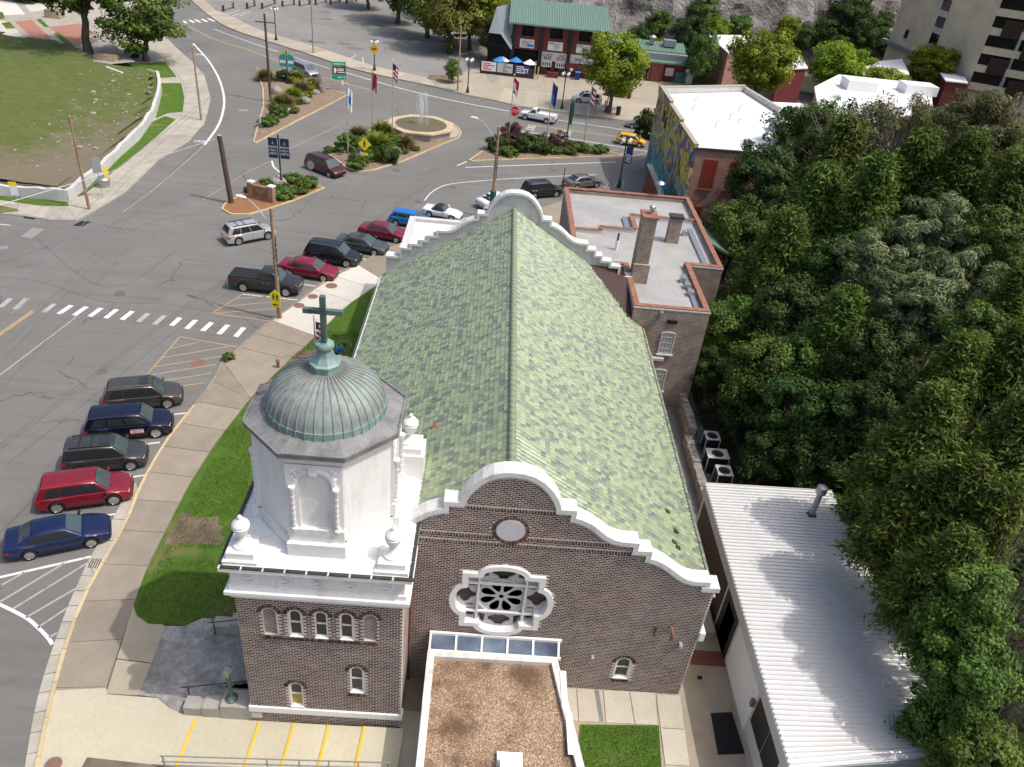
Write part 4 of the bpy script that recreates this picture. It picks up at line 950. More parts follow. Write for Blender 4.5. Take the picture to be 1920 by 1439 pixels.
# nave walls and far gable
mb = MB(); mb.box(10.15, 10.45, FY + .45, 46.4, 0, 6.6); part('side_wall', mb, 'brick', church)
mb = MB(); mb.box(-7.1, -6.8, 26.3, 50.6, 0, 6.45); part('side_wall', mb, 'brick', church)
fg = [(XC + x, z + .42) for x, z in half]
fg = [(XC + x, z + .42) for x, z in half if x < 5.6] + [(XC + 5.7, 9.68), (XC + 5.7, 9.3), (XC + 6.2, 9.3), (XC + 6.2, 8.95), (XC + 6.9, 8.95), (XC + 6.9, 8.6), (XC + 7.6, 8.6), (XC + 7.6, 7.9), (XC + 8.7, 7.9)]
fgL = [(2 * XC - x, z) for x, z in fg[1:]]
fl = [(XC - 8.7, 0), (XC + 8.7, 0)] + fg[::-1] + fgL
mb = MB(); mb.prism_y(fl, 50.75, 51.2); part('rear_gable_wall', mb, 'greywhite', church)
coping(50.62, 51.36, [(x, z - .02) for x, z in (fg[::-1] + fgL)], .16, 'gable_coping', 'cope')
# roof: deck, tiles, ridge
RX, RZ = 1.68, 12.2
roofs = []
mb = MB(); mb.poly([(RX, FY + .4, RZ - .03), (-7.15, FY + .4, 6.37), (-7.15, 50.8, 6.37), (RX, 50.8, RZ - .03)]); mb.poly([(RX, FY + .4, RZ - .03), (RX, 50.8, RZ - .03), (10.68, 50.8, 6.5), (10.68, FY + .4, 6.5)])
roof = part('roof', mb, 'tile_bed', church)
def tile_mesh():
    mb = MB(); L, W_, h = .325, .252, .052; n = 4; vs = []
    for t, x in ((0, -.06), (1, L - .06)):
        for k in range(n + 1):
            a = math.pi * k / n; vs.append((x, -W_ / 2 * math.cos(a) * (1 if t else .96), (.004 if t == 0 else .036) + h * math.sin(a)))
    for k in range(n + 1): a = math.pi * k / n; vs.append((L - .06, -W_ / 2 * math.cos(a) * .86, .012 + h * .55 * math.sin(a)))
    fs = [(k, k + 6 - 1, k + 6, k + 1) for k in range(n)] + [(k + 5, k + 10, k + 11, k + 6) for k in range(n)]
    mb.add(vs, fs); me = mb.mesh('tile', 'tile'); me.shade_smooth(); me.set_sharp_from_angle(angle=R_(50)); return me
TM = tile_mesh(); tm = []
rng = random.Random(11); bare = []
for sgn, ex, ez in ((-1, -7.15, 6.37), (1, 10.68, 6.5)):
    d = Vector((ex - RX, 0, ez - RZ)); Ls = d.length; d.normalize(); nrm = Vector((-d.z, 0, d.x)) if sgn > 0 else Vector((d.z, 0, -d.x))
    yv = nrm.cross(d)
    nc = int(Ls / .266)
    for c in range(nc + 1):
        for r in range(int(27.9 / .258)):
            y = FY + .48 + .258 * r + .0
            p = Vector((RX, y, RZ)) + d * (.12 + c * .266) + nrm * rng.uniform(-.004, .006)
            if p.x > 9.6 and y > 46.3: continue
            if sgn < 0 and p.x < -2.1 and y < 26.4: continue
            a = rng.gauss(0, .012); m = Matrix((d, yv, nrm)).transposed().to_4x4() @ Matrix.Rotation(a, 4, 'Z'); m.translation = p
            tm.append(m)
pieces('tile', TM, tm, roof, 300, 'tile', 'tile_field')
rm = MB(); n = 6
for t, x, r in ((0, 0, .13), (1, .46, .15)):
    for k in range(n + 1): a = math.pi * k / n; rm.v.append((r * math.cos(a) * 1.15, x, r * math.sin(a)))
rm.f = [(k, k + 1, k + n + 2, k + n + 1) for k in range(n)]; rm.m = [0] * n
rme = rm.mesh('ridge_tile', 'ridge_tile', 60)
for k in range(66):
    o = link('ridge_tile', rme, roof); o.location = Vector((RX, FY + .5 + k * .42, RZ + .02 + random.uniform(0, .012))) - OFF[church.name]
for c, y in ((9.35, 27.2), (9.35, 25.2), (9.6, 26.1), (9.5, 25.0), (-1.72, 28.9)):   # a few odd tiles
    sg = 1 if c > 0 else -1; ex, ez = ((10.68, 6.5) if sg > 0 else (-7.15, 6.37)); t = (c - RX) / (ex - RX)
    mb = MB(); p = Vector((c, y, RZ + (ez - RZ) * t + .085)); dd = Vector((ex - RX, 0, ez - RZ)).normalized()
    mb.bar(p - dd * .13, p + dd * .13, .22, .06); part('odd_tile', mb, 'leaf_mid' if sg > 0 else 'tile_orange', roof)
# gutter along the right eave with its brackets; gutter on the left
for x, z, y0, y1 in ((10.82, 6.42, FY + .5, 46.3), (-7.3, 6.3, 26.4, 51.0)):
    mb = MB(); mb.tube([(x, y0, z), (x, y1, z)], .085, 8); g_ = part('gutter', mb, 'gutter_metal' if x > 0 else 'greywhite', church, smooth=60)
    mb = MB(); mb.tube([(x + (.17 if x > 0 else -.14), y0, z + .06), (x + (.17 if x > 0 else -.14), y1, z + .06)], .014, 5); part('gutter_rail', mb, 'steel', g_)
    k = y0 + .5
    while k < y1:
        mb = MB(); mb.bar((x - .08, k, z + .1), (x + (.18 if x > 0 else -.16), k, z + .06), .03, .02); part('gutter_bracket', mb, 'steel', g_); k += 1.35
mb = MB(); mb.tube([(-2.0, 22.65, .1), (-2.0, 22.65, 9.2)], .07, 8); part('downspout', mb, 'brownwall', church)
# dark cricket between tiled roof and annex
mb = MB(); mb.poly([(7.2, 50.55, 8.75), (9.2, 47.0, 7.5), (10.05, 46.2, 7.0), (10.05, 50.7, 8.0)]); mb.poly([(7.2, 50.55, 8.75), (10.05, 50.7, 8.0), (9.6, 50.74, 8.6)]); part('valley_roof', mb, 'brown_screen', church)
# ---------------- tower
TX0, TX1, TY0, TY1 = -8.35, -2.05, 20.1, 26.3
tw = [(-6.42, -5.92), (-5.44, -4.94), (-4.46, -3.96)]
wins = [(a, b, 5.9, 7.42) for a, b in tw] + [(-4.14, -3.6, 2.55, 4.2), (-6.66, -6.12, 1.32, 2.9)]
blinds = [(-7.4, -6.9, 5.9, 7.42), (-3.54, -3.04, 5.9, 7.42)]
loops = [arch_loop(*w_) for w_ in wins]; bl = [arch_loop(*w_) for w_ in blinds]
mb = MB(); mb.prism_y([(TX0, 0), (TX1, 0), (TX1, 8.1), (TX0, 8.1)], TY0, TY0 + .45, 0, loops + bl); part('tower_front', mb, 'mortar', church)
mb = MB(); mb.box(TX0, TX0 + .4, TY0 + .45, TY1, 0, 8.1); mb.box(TX1 - .4, TX1, TY0 + .45, TY1, 0, 8.1); mb.box(TX0 + .4, TX1 - .4, TY1 - .4, TY1, 0, 8.1); mb.box(TX0 + .4, TX1 - .4, TY0 + .46, TY0 + .8, .2, 8.0); part('tower_shaft', mb, 'brick', church)
for lp in bl:
    mb = MB(); mb.loops([grow(lp, .02)], lambda p: (p[0], TY0 + .12, p[1])); part('blind_arch', mb, 'brick', church)
hh = [grow(l, .09) for l in loops + bl]
pieces('brick', BM, lay(TX0 + .005, TX1 - .005, .02, 8.05, TY0 - .006, lambda x, z: not any(inside((x, z), l) for l in hh) and not (.85 < z < 1.22) and not (5.74 < z < 5.88 and -7.5 < x < -2.95)), church, 300, 'brick_piece', 'tower_brickwork')
for i, w_ in enumerate(wins): arched_window(*w_, TY0, church, 'glass_lead' if i < 3 else 'glass_dark', None if i < 4 else 'glass_yellow')
for w_ in blinds: ring_bricks((w_[0] + w_[1]) / 2, w_[3] - .25, .31, .47, 0, 180, 15, TY0, 'arch_bricks', church)
mb = MB()
for k in range(62): mb.box(-7.5 + k * .0735, -7.5 + k * .0735 + .058, TY0 - .09, TY0 + .02, 5.74, 5.88)
part('sill_course', mb, 'brick_piece', church, kind='stuff')
mb = MB()
for k in range(10): mb.box(-4.22 + k * .0735, -4.22 + k * .0735 + .058, TY0 - .08, TY0 + .02, 2.36, 2.5)
part('sill_course', mb, 'brick_piece', church, kind='stuff')
def ring(x0, x1, y0, y1, d, z0, z1):
    return (x0 - d, x1 + d, y0 - d, y1 + d, z0, z1)
def band(name, d, z0, z1, mat='white_terra'):
    mb = MB(); mb.box(*ring(TX0, TX1, TY0, TY1, d, z0, z1)); return part(name, mb, mat, church)
mb = MB(); mb.box(TX0 - .09, TX1 + .09, TY0 - .09, TY0 + .3, .88, 1.2); part('stone_band', mb, 'white', church)
mb = MB(); mb.box(TX0 - .02, TX0 + .42, TY0 - .06, TY0 + .02, .42, .78); part('corner_stone', mb, 'greywhite', church)
band('cornice', .10, 8.06, 8.24); band('cornice', .20, 8.24, 8.36); band('cornice', .28, 8.36, 8.52)
band('frieze_base', .13, 8.52, 8.74); band('frieze', .05, 8.74, 9.52); band('frieze_cap', .12, 9.52, 9.66); band('tower_ledge', .34, 9.66, 9.84)
def relief(x0, x1, z0, z1, y):
    mb = MB(); mb.prism_y([(x0, z0), (x1, z0), (x1, z1), (x0, z1)], y - .025, y + .01, 0, [[(x0 + .05, z0 + .05), (x1 - .05, z0 + .05), (x1 - .05, z1 - .05), (x0 + .05, z1 - .05)]], back=False); return part('frieze_panel', mb, 'white_terra', church)
for x0, x1 in ((-8.25, -7.2), (-7.0, -3.4), (-3.2, -2.15)): relief(x0, x1, 8.84, 9.42, TY0 - .05)
for cx in (-7.72, -6.4, -5.2, -4.0, -2.68):
    mb = MB(); pts = [(cx + (.06 + .035 * t) * math.cos(t * 1.3) * (1 if cx < -5.2 else -1), TY0 - .06, 9.13 + (.05 + .026 * t) * math.sin(t * 1.3)) for t in [i * .5 for i in range(13)]]
    mb.tube(pts, .028, 5); mb.tube([(2 * cx - p[0], p[1], p[2]) for p in pts], .028, 5); part('scroll_ornament', mb, 'white_terra', church)
# gutter sections on the ledge edge
mb = MB()
for k in range(9):
    x = TX0 - .28 + k * .78; mb.box(x + .03, x + .73, TY0 - .36, TY0 - .22, 9.845, 9.90)
part('ledge_gutter', mb, 'gutter_metal', church, kind='stuff')
mb = MB()
for k in range(8):
    y = TY0 - .2 + k * .8; mb.box(TX0 - .36, TX0 - .24, y + .03, y + .75, 9.845, 9.95); mb.box(TX1 + .22, TX1 + .34, y + .03, y + .75, 9.845, 9.92)
part('ledge_gutter', mb, 'gutter_metal', church, kind='stuff')
DC = (-5.25, 23.13)
def oct_(r, a0=22.5): return [(DC[0] + r * math.cos(R_(a0 + 45 * i)), DC[1] + r * math.sin(R_(a0 + 45 * i))) for i in range(8)]
mb = MB(); sq = [(TX0 - .2, TY0 - .2), (TX1 + .2, TY0 - .2), (TX1 + .2, TY1 + .2), (TX0 - .2, TY1 + .2)]; o8 = oct_(2.75)
mb.loops([sq], lambda p: (p[0], p[1], 9.86))
cor = {0: [0, 7], 1: [1, 2], 2: [3, 4], 3: [5, 6]}
sqc = [(1, 1), (-1, 1), (-1, -1), (1, -1)]
co = [(TX1 + .2, TY1 + .2), (TX0 - .2, TY1 + .2), (TX0 - .2, TY0 - .2), (TX1 + .2, TY0 - .2)]
for k in range(4):
    a, b = o8[2 * k], o8[2 * k + 1]; n2 = o8[(2 * k + 2) % 8]
    mb.poly([(*co[k], 9.87), (*b, 10.25), (*a, 10.25)]); mb.poly([(*co[k], 9.87), (*co[(k + 1) % 4], 9.87), (*n2, 10.25), (*b, 10.25)])
part('tower_deck', mb, 'white_terra', church)
mb = MB(); mb.prism(oct_(2.62), 9.9, 14.62); part('drum', mb, 'white_terra', church)
mb = MB(); mb.prism(oct_(2.74), 9.9, 10.72); part('drum_plinth', mb, 'white_terra', church)
mb = MB(); mb.prism(oct_(2.72), 14.3, 14.66); part('drum_cornice', mb, 'white_terra', church)
ap = 2.62 * math.cos(R_(22.5))
for ang in (-90, 0, 180):
    # frame of one niche in face coordinates: u along the face, w outwards
    u = Vector((-math.sin(R_(ang)), math.cos(R_(ang)), 0)); w_ = Vector((math.cos(R_(ang)), math.sin(R_(ang)), 0)); c0 = Vector((*DC, 0)) + w_ * ap
    def put(mb): return mb.xf(Matrix(((u.x, -w_.x, 0, c0.x), (u.y, -w_.y, 0, c0.y), (0, 0, 1, 0), (0, 0, 0, 1))))
    lp = arch_loop(-.56, .56, 11.35, 13.9)
    mb = MB(); mb.prism_y([(-.98, 11.3), (.98, 11.3), (.98, 14.25), (-.98, 14.25)], -.1, .0, 0, [lp]); nf = part('niche_surround', put(mb), 'white_terra', church)
    mb = MB(); mb.prism_y([(-1.0, 10.72), (1.0, 10.72), (1.0, 11.32), (-1.0, 11.32)], -.2, 0); part('niche_sill', put(mb), 'white_terra', church)
    mb = MB(); mb.prism_y([(-1.05, 10.0), (1.05, 10.0), (1.05, 10.72), (-1.05, 10.72)], -.36, 0); part('niche_step', put(mb), 'white_terra', church)
    for sx in (-1, 1):
        mb = MB(); mb.lathe([(.12, 11.32), (.12, 11.42), (.07, 11.45), (.07, 13.1), (.1, 13.16), (.12, 13.28), (.12, 13.34)], 12, (sx * .76, -.2, 0)); part('niche_column', put(mb), 'white_terra', church, smooth=40)
        for q in range(6):
            mb = MB(); mb.lathe([(.08, 11.55 + q * .26), (.08, 11.62 + q * .26)], 10, (sx * .76, -.2, 0)); part('column_ring', put(mb), 'white_terra', nf)
        mb = MB()
        for t in range(7): mb.lathe([(.0, .0), (.07, .03), (.0, .07)], 7, (sx * (.62 + .05 * (t % 3)), -.1, 13.5 + .09 * t))
        part('relief_ornament', put(mb), 'white_terra', nf, kind='stuff')
    mb = MB(); al = arc(0, 13.34, .62, .62, 0, 180, 14); ou = arc(0, 13.34, .74, .74, 180, 0, 14); mb.prism_y(al + ou, -.15, -.02); part('niche_arch', put(mb), 'white_terra', nf, smooth=40)
    mb = MB(); mb.prism_y([(-.13, 13.85), (.13, 13.85), (.17, 14.18), (-.17, 14.18)], -.2, -.08); part('keystone', put(mb), 'white_terra', nf)
mb = MB(); mb.tube([(-2.72, 24.15, 9.95), (-2.72, 24.15, 14.5)], .05, 8); part('downspout', mb, 'white', church)
# eave, dome with seams, lantern, cross
mb = MB(); o1 = oct_(2.93); o2 = oct_(2.14)
mb.prism(oct_(2.93), 14.62, 14.78)
for k in range(8): a, b, c, d = o1[k], o1[(k + 1) % 8], o2[(k + 1) % 8], o2[k]; mb.poly([(*a, 14.785), (*b, 14.785), (*c, 15.02), (*d, 15.02)])
part('tower_eave', mb, 'copper_grey', church)
for k in range(8):
    a, b = Vector((*o1[k], 14.82)), Vector((*o1[(k + 1) % 8], 14.82)); mb = MB(); mb.bar(a, b, .06, .07); eg = part('eave_gutter', mb, 'copper_grey', church)
    for t in (.2, .5, .8):
        p = a.lerp(b, t); q = p + (Vector((*DC, 14.86)) - p).normalized() * .22; mb = MB(); mb.bar(p, q, .03, .02); part('gutter_strap', mb, 'steel', eg)
prof = [(2.12, 14.9), (2.12, 15.26)]
mb = MB(); mb.lathe(prof, 48, (*DC, 0)); part('dome_drum', mb, 'verdigris', church, smooth=40)
dome = [(2.08, 15.26)] + [(2.06 * math.cos(R_(a)), 15.24 + 1.36 * math.sin(R_(a))) for a in range(4, 78, 6)]
mb = MB(); mb.lathe(dome, 80, (*DC, 0)); dm = part('dome', mb, 'copper', church, smooth=60)
sm = MB(); sm.tube([(r + .012, 0, z + .012) for r, z in dome], [.026] * len(dome), 5); sme = sm.mesh('dome_seam', 'copper', 60)
sv = MB(); sv.box(2.1, 2.145, -.018, .018, 14.9, 15.27); sve = sv.mesh('drum_seam', 'verdigris')
for k in range(40):
    for me_ in (sme, sve):
        o = link(me_.name, me_, dm); o.location = Vector((*DC, 0)) - OFF[church.name]; o.rotation_euler = (0, 0, 2 * math.pi * k / 40)
mb = MB(); mb.lathe([(.52, 16.42), (.52, 16.78), (.56, 16.8), (.56, 16.86), (.46, 16.9), (.33, 17.12), (.26, 17.34), (.24, 17.42)], 8, (*DC, 0), 0, R_(22.5)); part('lantern', mb, 'verdigris', church)
mb = MB(); mb.lathe([(.24, 17.4), (.33, 17.45), (.35, 17.52), (.32, 17.6), (.2, 17.64)], 10, (*DC, 0)); part('lantern_cap', mb, 'verdigris', church, smooth=35)
mb = MB(); x, y = DC; mb.box(x - .09, x + .09, y - .1, y + .1, 17.6, 19.4); mb.box(x - .66, x - .092, y - .085, y + .085, 18.74, 18.91); mb.box(x + .092, x + .66, y - .085, y + .085, 18.74, 18.91); part('cross', mb, 'verd_dark', church)
# urns on their pedestals
def urn(x, y, zb, name='urn'):
    mb = MB(); mb.box(x - .62, x + .62, y - .62, y + .62, 9.86, zb - .6); mb.box(x - .5, x + .5, y - .5, y + .5, zb - .6, zb - .3); pd = part('urn_pedestal', mb, 'white_terra', church)
    mb = MB(); mb.lathe([(.42, -.3), (.42, -.2), (.30, -.12), (.19, 0), (.14, .1), (.15, .16), (.22, .28), (.31, .46), (.36, .62), (.37, .68), (.31, .72), (.36, .75), (.36, .8), (.30, .85), (.22, .96), (.09, 1.03), (.06, 1.07), (.10, 1.13), (.06, 1.2), (0, 1.25)], 18, (x, y, zb)); mb.v = [(x + (p - x) * .88, y + (q - y) * .88, zb - .3 + (r + .3 - zb) * .95) for p, q, r in mb.v]; part('urn', mb, 'white_terra', church, smooth=50)
urn(-7.95, 20.55, 10.62); urn(-2.5, 20.55, 10.62); urn(-2.5, 25.85, 11.75); urn(-7.95, 25.7, 10.62)
mb = MB(); mb.tube([(-3.9, 21.0, 10.0), (-3.9, 21.0, 10.06)], .35, 18); part('deck_hatch', mb, 'greywhite', church)
# ---------------- entrance block with pebble roof and glass skylight
ent = thing('entrance_porch', 'low flat porch with pebble roof and blue glass skylight before the church front', 'porch', (1.8, 19, 0))
fp = [(-1.0, 10.0), (6.6, 10.0), (4.5, 22.05), (-1.08, 22.0)]
mb = MB(); mb.prism(fp, 0, 2.72); part('wall', mb, 'white', ent)
inn = grow(fp, -.26); mb = MB(); mb.prism(grow(fp, .05), 2.72, 3.04, 0, [inn]); part('parapet', mb, 'cope', ent)
mb = MB(); mb.loops([grow(fp, -.2)], lambda p: (p[0], p[1], 2.82)); part('pebble_roof', mb, 'pebble', ent)
mb = MB(); mb.box(-1.12, 4.72, 22.64, 22.76, 3.32, 3.46); mb.box(-1.1, 4.7, 22.02, 22.1, 2.9, 3.06); sk = part('skylight_frame', mb, 'white', ent)
for k in range(6):
    x = -1.06 + k * 1.13; mb = MB(); mb.bar((x, 22.06, 3.04), (x, 22.7, 3.40), .09, .07); part('skylight_bar', mb, 'white', sk)
    if k < 5:
        mb = MB(); mb.poly([(x + .05, 22.08, 3.02), (x + 1.08, 22.08, 3.02), (x + 1.08, 22.7, 3.37), (x + .05, 22.7, 3.37)]); part('pane', mb, 'glass_blue', sk)
mb = MB(); mb.box(2.0, 3.0, 17.0, 17.6, 2.8, 3.0); mb.box(2.1, 2.9, 16.6, 17.2, 2.8, 3.35); part('roof_hatch', mb, 'white', ent)
for x, y0, y1 in ((-.96, 16.0, 19.4), (4.9, 17.6, 19.4), (4.75, 19.6, 21.4)):
    mb = MB(); mb.box(x - .12, x + .14, y0, y1, 3.045, 3.075); part('coping_sheet', mb, 'white', ent)
# ---------------- railing, lamp post, cheek walls
rl = thing('handrail', 'long grey metal handrail in front of the yellow edged treads', 'railing', (-6.5, 17.9, 0))
ya = 17.6
for z in (.95, .55):
    mb = MB(); mb.tube([(-11.3, ya + .14, z + .1), (-2.2, ya + .32, z + .25)], .035, 6); part('rail', mb, 'railing', rl, smooth=50)
for t in (.01, .46, .60, .73, .86, .99):
    x = -11.3 + 9.1 * t; mb = MB(); mb.tube([(x, ya + .14 + .18 * t, .1), (x, ya + .14 + .18 * t, 1.06 + .15 * t)], .03, 6); part('post', mb, 'railing', rl)
cw1 = thing('cheek_wall', 'pale stepped stone cheek wall carrying the green lamp beside the tower', 'wall', (-9.8, 20.5, 0))
mb = MB(); mb.box(-11.3, -10.5, 20.15, 20.75, .1, .62); mb.box(-10.5, -9.7, 20.12, 20.78, .1, .72); mb.box(-9.7, -8.4, 20.1, 20.95, .1, .95); part('wall', mb, 'gutter', cw1)
cw2 = thing('cheek_wall', 'pale stone cheek wall between the lawn and the entrance landing', 'wall', (-11, 24.8, 0))
mb = MB(); mb.box(-11.45, -10.6, 24.45, 25.05, .1, .6); mb.box(-10.6, -8.4, 24.42, 25.1, .1, .85); part('wall', mb, 'gutter', cw2)
for (x0, y, x1) in ((-11.6, 20.9, -8.5), (-11.6, 24.35, -8.5)):
    hr = thing('stair_rail', 'thin black stair rail ' + ('on the lamp side of the landing' if y < 22 else 'on the lawn side of the landing'), 'railing', (x0, y, 0))
    mb = MB(); mb.tube([(x0, y, .95), (x0 + .3, y, 1.0), (x1, y, 1.75)], .025, 6); part('rail', mb, 'black', hr)
    mb = MB(); mb.tube([(x0 + .3, y, .12), (x0 + .3, y, 1.0)], .025, 6); part('post', mb, 'black', hr)
lp_ = thing('lamp_post', 'short green lantern lamp post on the cheek wall by the tower', 'lamp post', (-9.3, 20.5, .95))
mb = MB(); mb.lathe([(.26, 0), (.26, .1), (.2, .14), (.2, .2), (.1, .3), (.08, 1.4), (.11, 1.46), (.07, 1.52)], 10); part('post', mb, 'verd_dark', lp_, smooth=40, local=True)
mb = MB(); mb.lathe([(.1, 1.52), (.17, 1.95)], 6); part('lantern', mb, 'glass_yellow', lp_, local=True)
mb = MB(); mb.lathe([(.22, 1.95), (.2, 2.02), (.08, 2.2), (.03, 2.3)], 6); part('lantern_roof', mb, 'verdigris', lp_, local=True)
# ---------------- annex behind
an = thing('annex', 'flat roofed brick annex with rust coloured parapet caps and tall chimney', 'building', (13, 55, 0))
fpA = [(10.1, 46.5), (15.25, 46.5), (15.2, 53.8), (17.7, 53.75), (17.75, 68.3), (6.45, 68.1), (6.5, 52.8), (10.1, 52.8)]
mb = MB(); mb.prism(fpA, 0, 7.8, 0, [grow(fpA, -.4)]); part('wall', mb, 'brick_annex', an)
mb = MB(); mb.loops([grow(fpA, -.3)], lambda p: (p[0], p[1], 7.55)); part('flat_roof', mb, 'silver_roof', an)
mb = MB(); mb.prism(grow(fpA, .03), 7.8, 7.9, 0, [grow(fpA, -.05)]); part('parapet_edge', mb, 'cope', an)
mb = MB(); mb.prism(grow(fpA, -.0), 7.9, 7.99, 0, [grow(fpA, -.38)]); part('parapet_cap', mb, 'rust', an)
for a, b in (((6.8, 59.2), (9.0, 59.2)), ((9.0, 59.2), (9.0, 60.0)), ((9.0, 60.0), (11.9, 60.0)), ((11.9, 60.0), (11.9, 63.2)), ((11.9, 63.2), (17.3, 63.2))):
    mb = MB(); mb.bar((*a, 7.68), (*b, 7.68), .3, .3); mb.bar((*a, 7.86), (*b, 7.86), .36, .06, 1); part('dividing_kerb', mb, ['greywhite', 'rust'], an)
def stack(x0, x1, y0, y1, z1, name, cap):
    mb = MB(); mb.box(x0, x1, y0, y1, 7.5, z1); c = part(name, mb, 'brick_annex', an)
    mb = MB(); mb.box(x0 - .08, x1 + .08, y0 - .08, y1 + .08, z1, z1 + .18); part('chimney_cap', mb, cap, c); return c
c1 = stack(10.5, 11.45, 50.9, 52.2, 12.3, 'chimney', 'rust')
mb = MB(); mb.lathe([(.14, 12.45), (.14, 12.8), (.24, 12.85), (.2, 13.0), (.05, 13.1)], 10, (11.1, 51.6, 0)); part('flue_cap', mb, 'steel', c1)
mb = MB(); mb.box(10.4, 11.55, 50.7, 50.9, 7.5, 9.0); part('chimney_base', mb, 'brick_annex', c1)
stack(14.2, 15.15, 58.5, 59.2, 9.6, 'vent_stack', 'gutter_metal')
mb = MB(); mb.tube([(9.95, 56.3, 7.55), (9.95, 56.3, 8.3)], .14, 8); mb.tube([(9.95, 56.3, 8.3), (9.95, 56.3, 8.9)], .08, 8, 1); part('roof_vent', mb, ['white', 'wood_dark'], an)
mb = MB(); mb.tube([(14.9, 68.0, 8.0), (14.9, 68.0, 9.0)], .05, 6); mb.lathe([(.35, 9.0), (.4, 9.15), (.2, 9.3)], 7, (14.9, 68.0, 0)); part('roof_fan', mb, 'steel', an)
for p, q in (((11.3, 60.2), (11.3, 62.8)), ((14.6, 47.4), (14.6, 52.6)), ((16.6, 54.6), (16.6, 61.5))):
    mb = MB(); mb.bar((*p, 7.62), (*q, 7.7), .4, .12); part('flashing', mb, 'steel', an)
for x, y, z in ((14.3, 51.6, 7.7), (14.5, 49.5, 7.7), (14.45, 50.6, 7.7), (16.0, 60.4, 7.7)):
    mb = MB(); mb.box(x - .2, x + .2, y - .25, y + .25, 7.5, 7.95); part('roof_box', mb, 'steel', an)
def sash_window(x0, x1, z0, z1, y, parent, nx=4, nz=4):
    lp = [(x0, z0), (x1, z0), (x1, z1 - .12)] + arc((x0 + x1) / 2, z1 - .15, (x1 - x0) / 2, .15, 10, 170, 6) + [(x0, z1 - .12)]
    mb = MB(); mb.prism_y(lp, y - .07, y + .01, 0, [grow(lp, -.09)], back=False); w_ = part('window', mb, 'greywhite', parent)
    mb = MB(); mb.loops([grow(lp, -.05)], lambda p: (p[0], y - .02, p[1])); part('pane', mb, 'blind', w_)
    for i in range(1, nx): x = x0 + (x1 - x0) * i / nx; mb = MB(); mb.box(x - .02, x + .02, y - .05, y - .025, z0 + .05, z1 - .05); part('glazing_bar', mb, 'greywhite', w_)
    for i in range(1, nz): z = z0 + (z1 - z0) * i / nz; mb = MB(); mb.box(x0 + .05, x1 - .05, y - .052, y - .024, z - .02, z + .02); part('glazing_bar', mb, 'greywhite', w_)
    mb = MB(); mb.box(x0 - .08, x1 + .08, y - .14, y, z0 - .1, z0); part('sill', mb, 'cope', w_)
sash_window(12.3, 13.3, 4.45, 6.2, 46.5, an); sash_window(12.3, 13.3, 1.4, 3.2, 46.5, an)
mb = MB(); mb.box(12.5, 13.2, 46.44, 46.5, 6.85, 7.1); part('wall_vent', mb, 'dark', an)
mb = MB(); mb.box(11.85, 12.1, 46.15, 46.5, 7.35, 7.75); part('wall_lamp', mb, 'steel', an)
mb = MB(); mb.box(11.6, 12.8, 46.2, 46.5, 4.0, 4.2); part('wall_box', mb, 'greywhite', an)
# small flat block at the far left corner of the nave
fb = thing('rear_porch', 'small flat roofed pale block behind the left end of the rear gable', 'porch', (-3, 56, 0))
lp = [(-6.4, 51.3), (1.5, 51.3), (1.5, 60.4), (-6.35, 60.4)]
mb = MB(); mb.prism(lp, 0, 6.8); part('wall', mb, 'brick_annex', fb); mb = MB(); mb.prism(lp, 6.8, 7.1, 0, [grow(lp, -.5)]); part('parapet', mb, 'greywhite', fb)
mb = MB(); mb.loops([grow(lp, -.45)], lambda p: (p[0], p[1], 6.85)); part('flat_roof', mb, 'cope', fb)
# ---------------- long metal shed
sh = thing('metal_shed', 'long low shed with ribbed white metal roof under the trees', 'shed', (16.5, 25, 0))
X0, X1, Y0, Y1 = 13.35, 20.4, 17.0, 33.6
zr = lambda x: 3.95 + (x - X0) * .02
mb = MB(); n = 70; vs = []
for k in range(n):
    y = Y0 + (Y1 - Y0) * k / n; st = (Y1 - Y0) / n
    for dy, dz in ((0, 0), (.62 * st, 0), (.70 * st, .07), (.92 * st, .07)): vs += [(X0 - .12, y + dy, zr(X0) + dz), (X1, y + dy + (.9 if k < 2 else .9 * max(0, 1 - k / 8)), zr(X1) + dz)]
mb.add(vs, [(2 * i + 1, 2 * i, 2 * i + 2, 2 * i + 3) for i in range(len(vs) // 2 - 1)])
part('ribbed_roof', mb, 'metal_white', sh)
mb = MB(); mb.box(X0 - .16, X0 - .02, Y0, Y1, 3.25, 3.93); part('fascia', mb, 'fascia', sh)
mb = MB(); mb.box(X0, X0 + .2, Y0, Y1, 0, 3.9); mb.box(X0 + .2, X1, Y1 - .2, Y1, 0, 3.9); part('wall', mb, 'fascia', sh)
mb = MB(); mb.bar((X0, Y0 - .04, 3.8), (X1, Y0 + .8, 3.95), .06, .4); part('end_fascia', mb, 'grey_metal', sh)
for y0, y1, z0, z1, m in ((27.2, 33.2, 0, 3.2, 'brown_screen'), (24.9, 26.9, 0, 3.2, 'trim'), (25.2, 26.4, 0, 2.6, 'redwood'), (19.3, 20.8, 1.3, 3.2, 'trim'), (17.9, 19.2, 1.3, 3.2, 'trim'), (21.0, 24.6, .2, 3.0, 'white')):
    mb = MB(); mb.box(X0 - .05, X0 - .004, y0, y1, z0, z1); part('wall_panel', mb, m, sh)
mb = MB(); mb.box(X0 - .2, X0, 20.95, 21.15, 2.0, 2.4); part('wall_lamp', mb, 'rust', sh)
fl_ = thing('flue_pipe', 'silver flue pipe with round cap rising from the white metal roof', 'flue', (18.6, 31.5, 4.05))
mb = MB(); mb.tube([(0, 0, -.05), (0, 0, 1.6)], .16, 14); part('pipe', mb, 'steel', fl_, smooth=50, local=True)
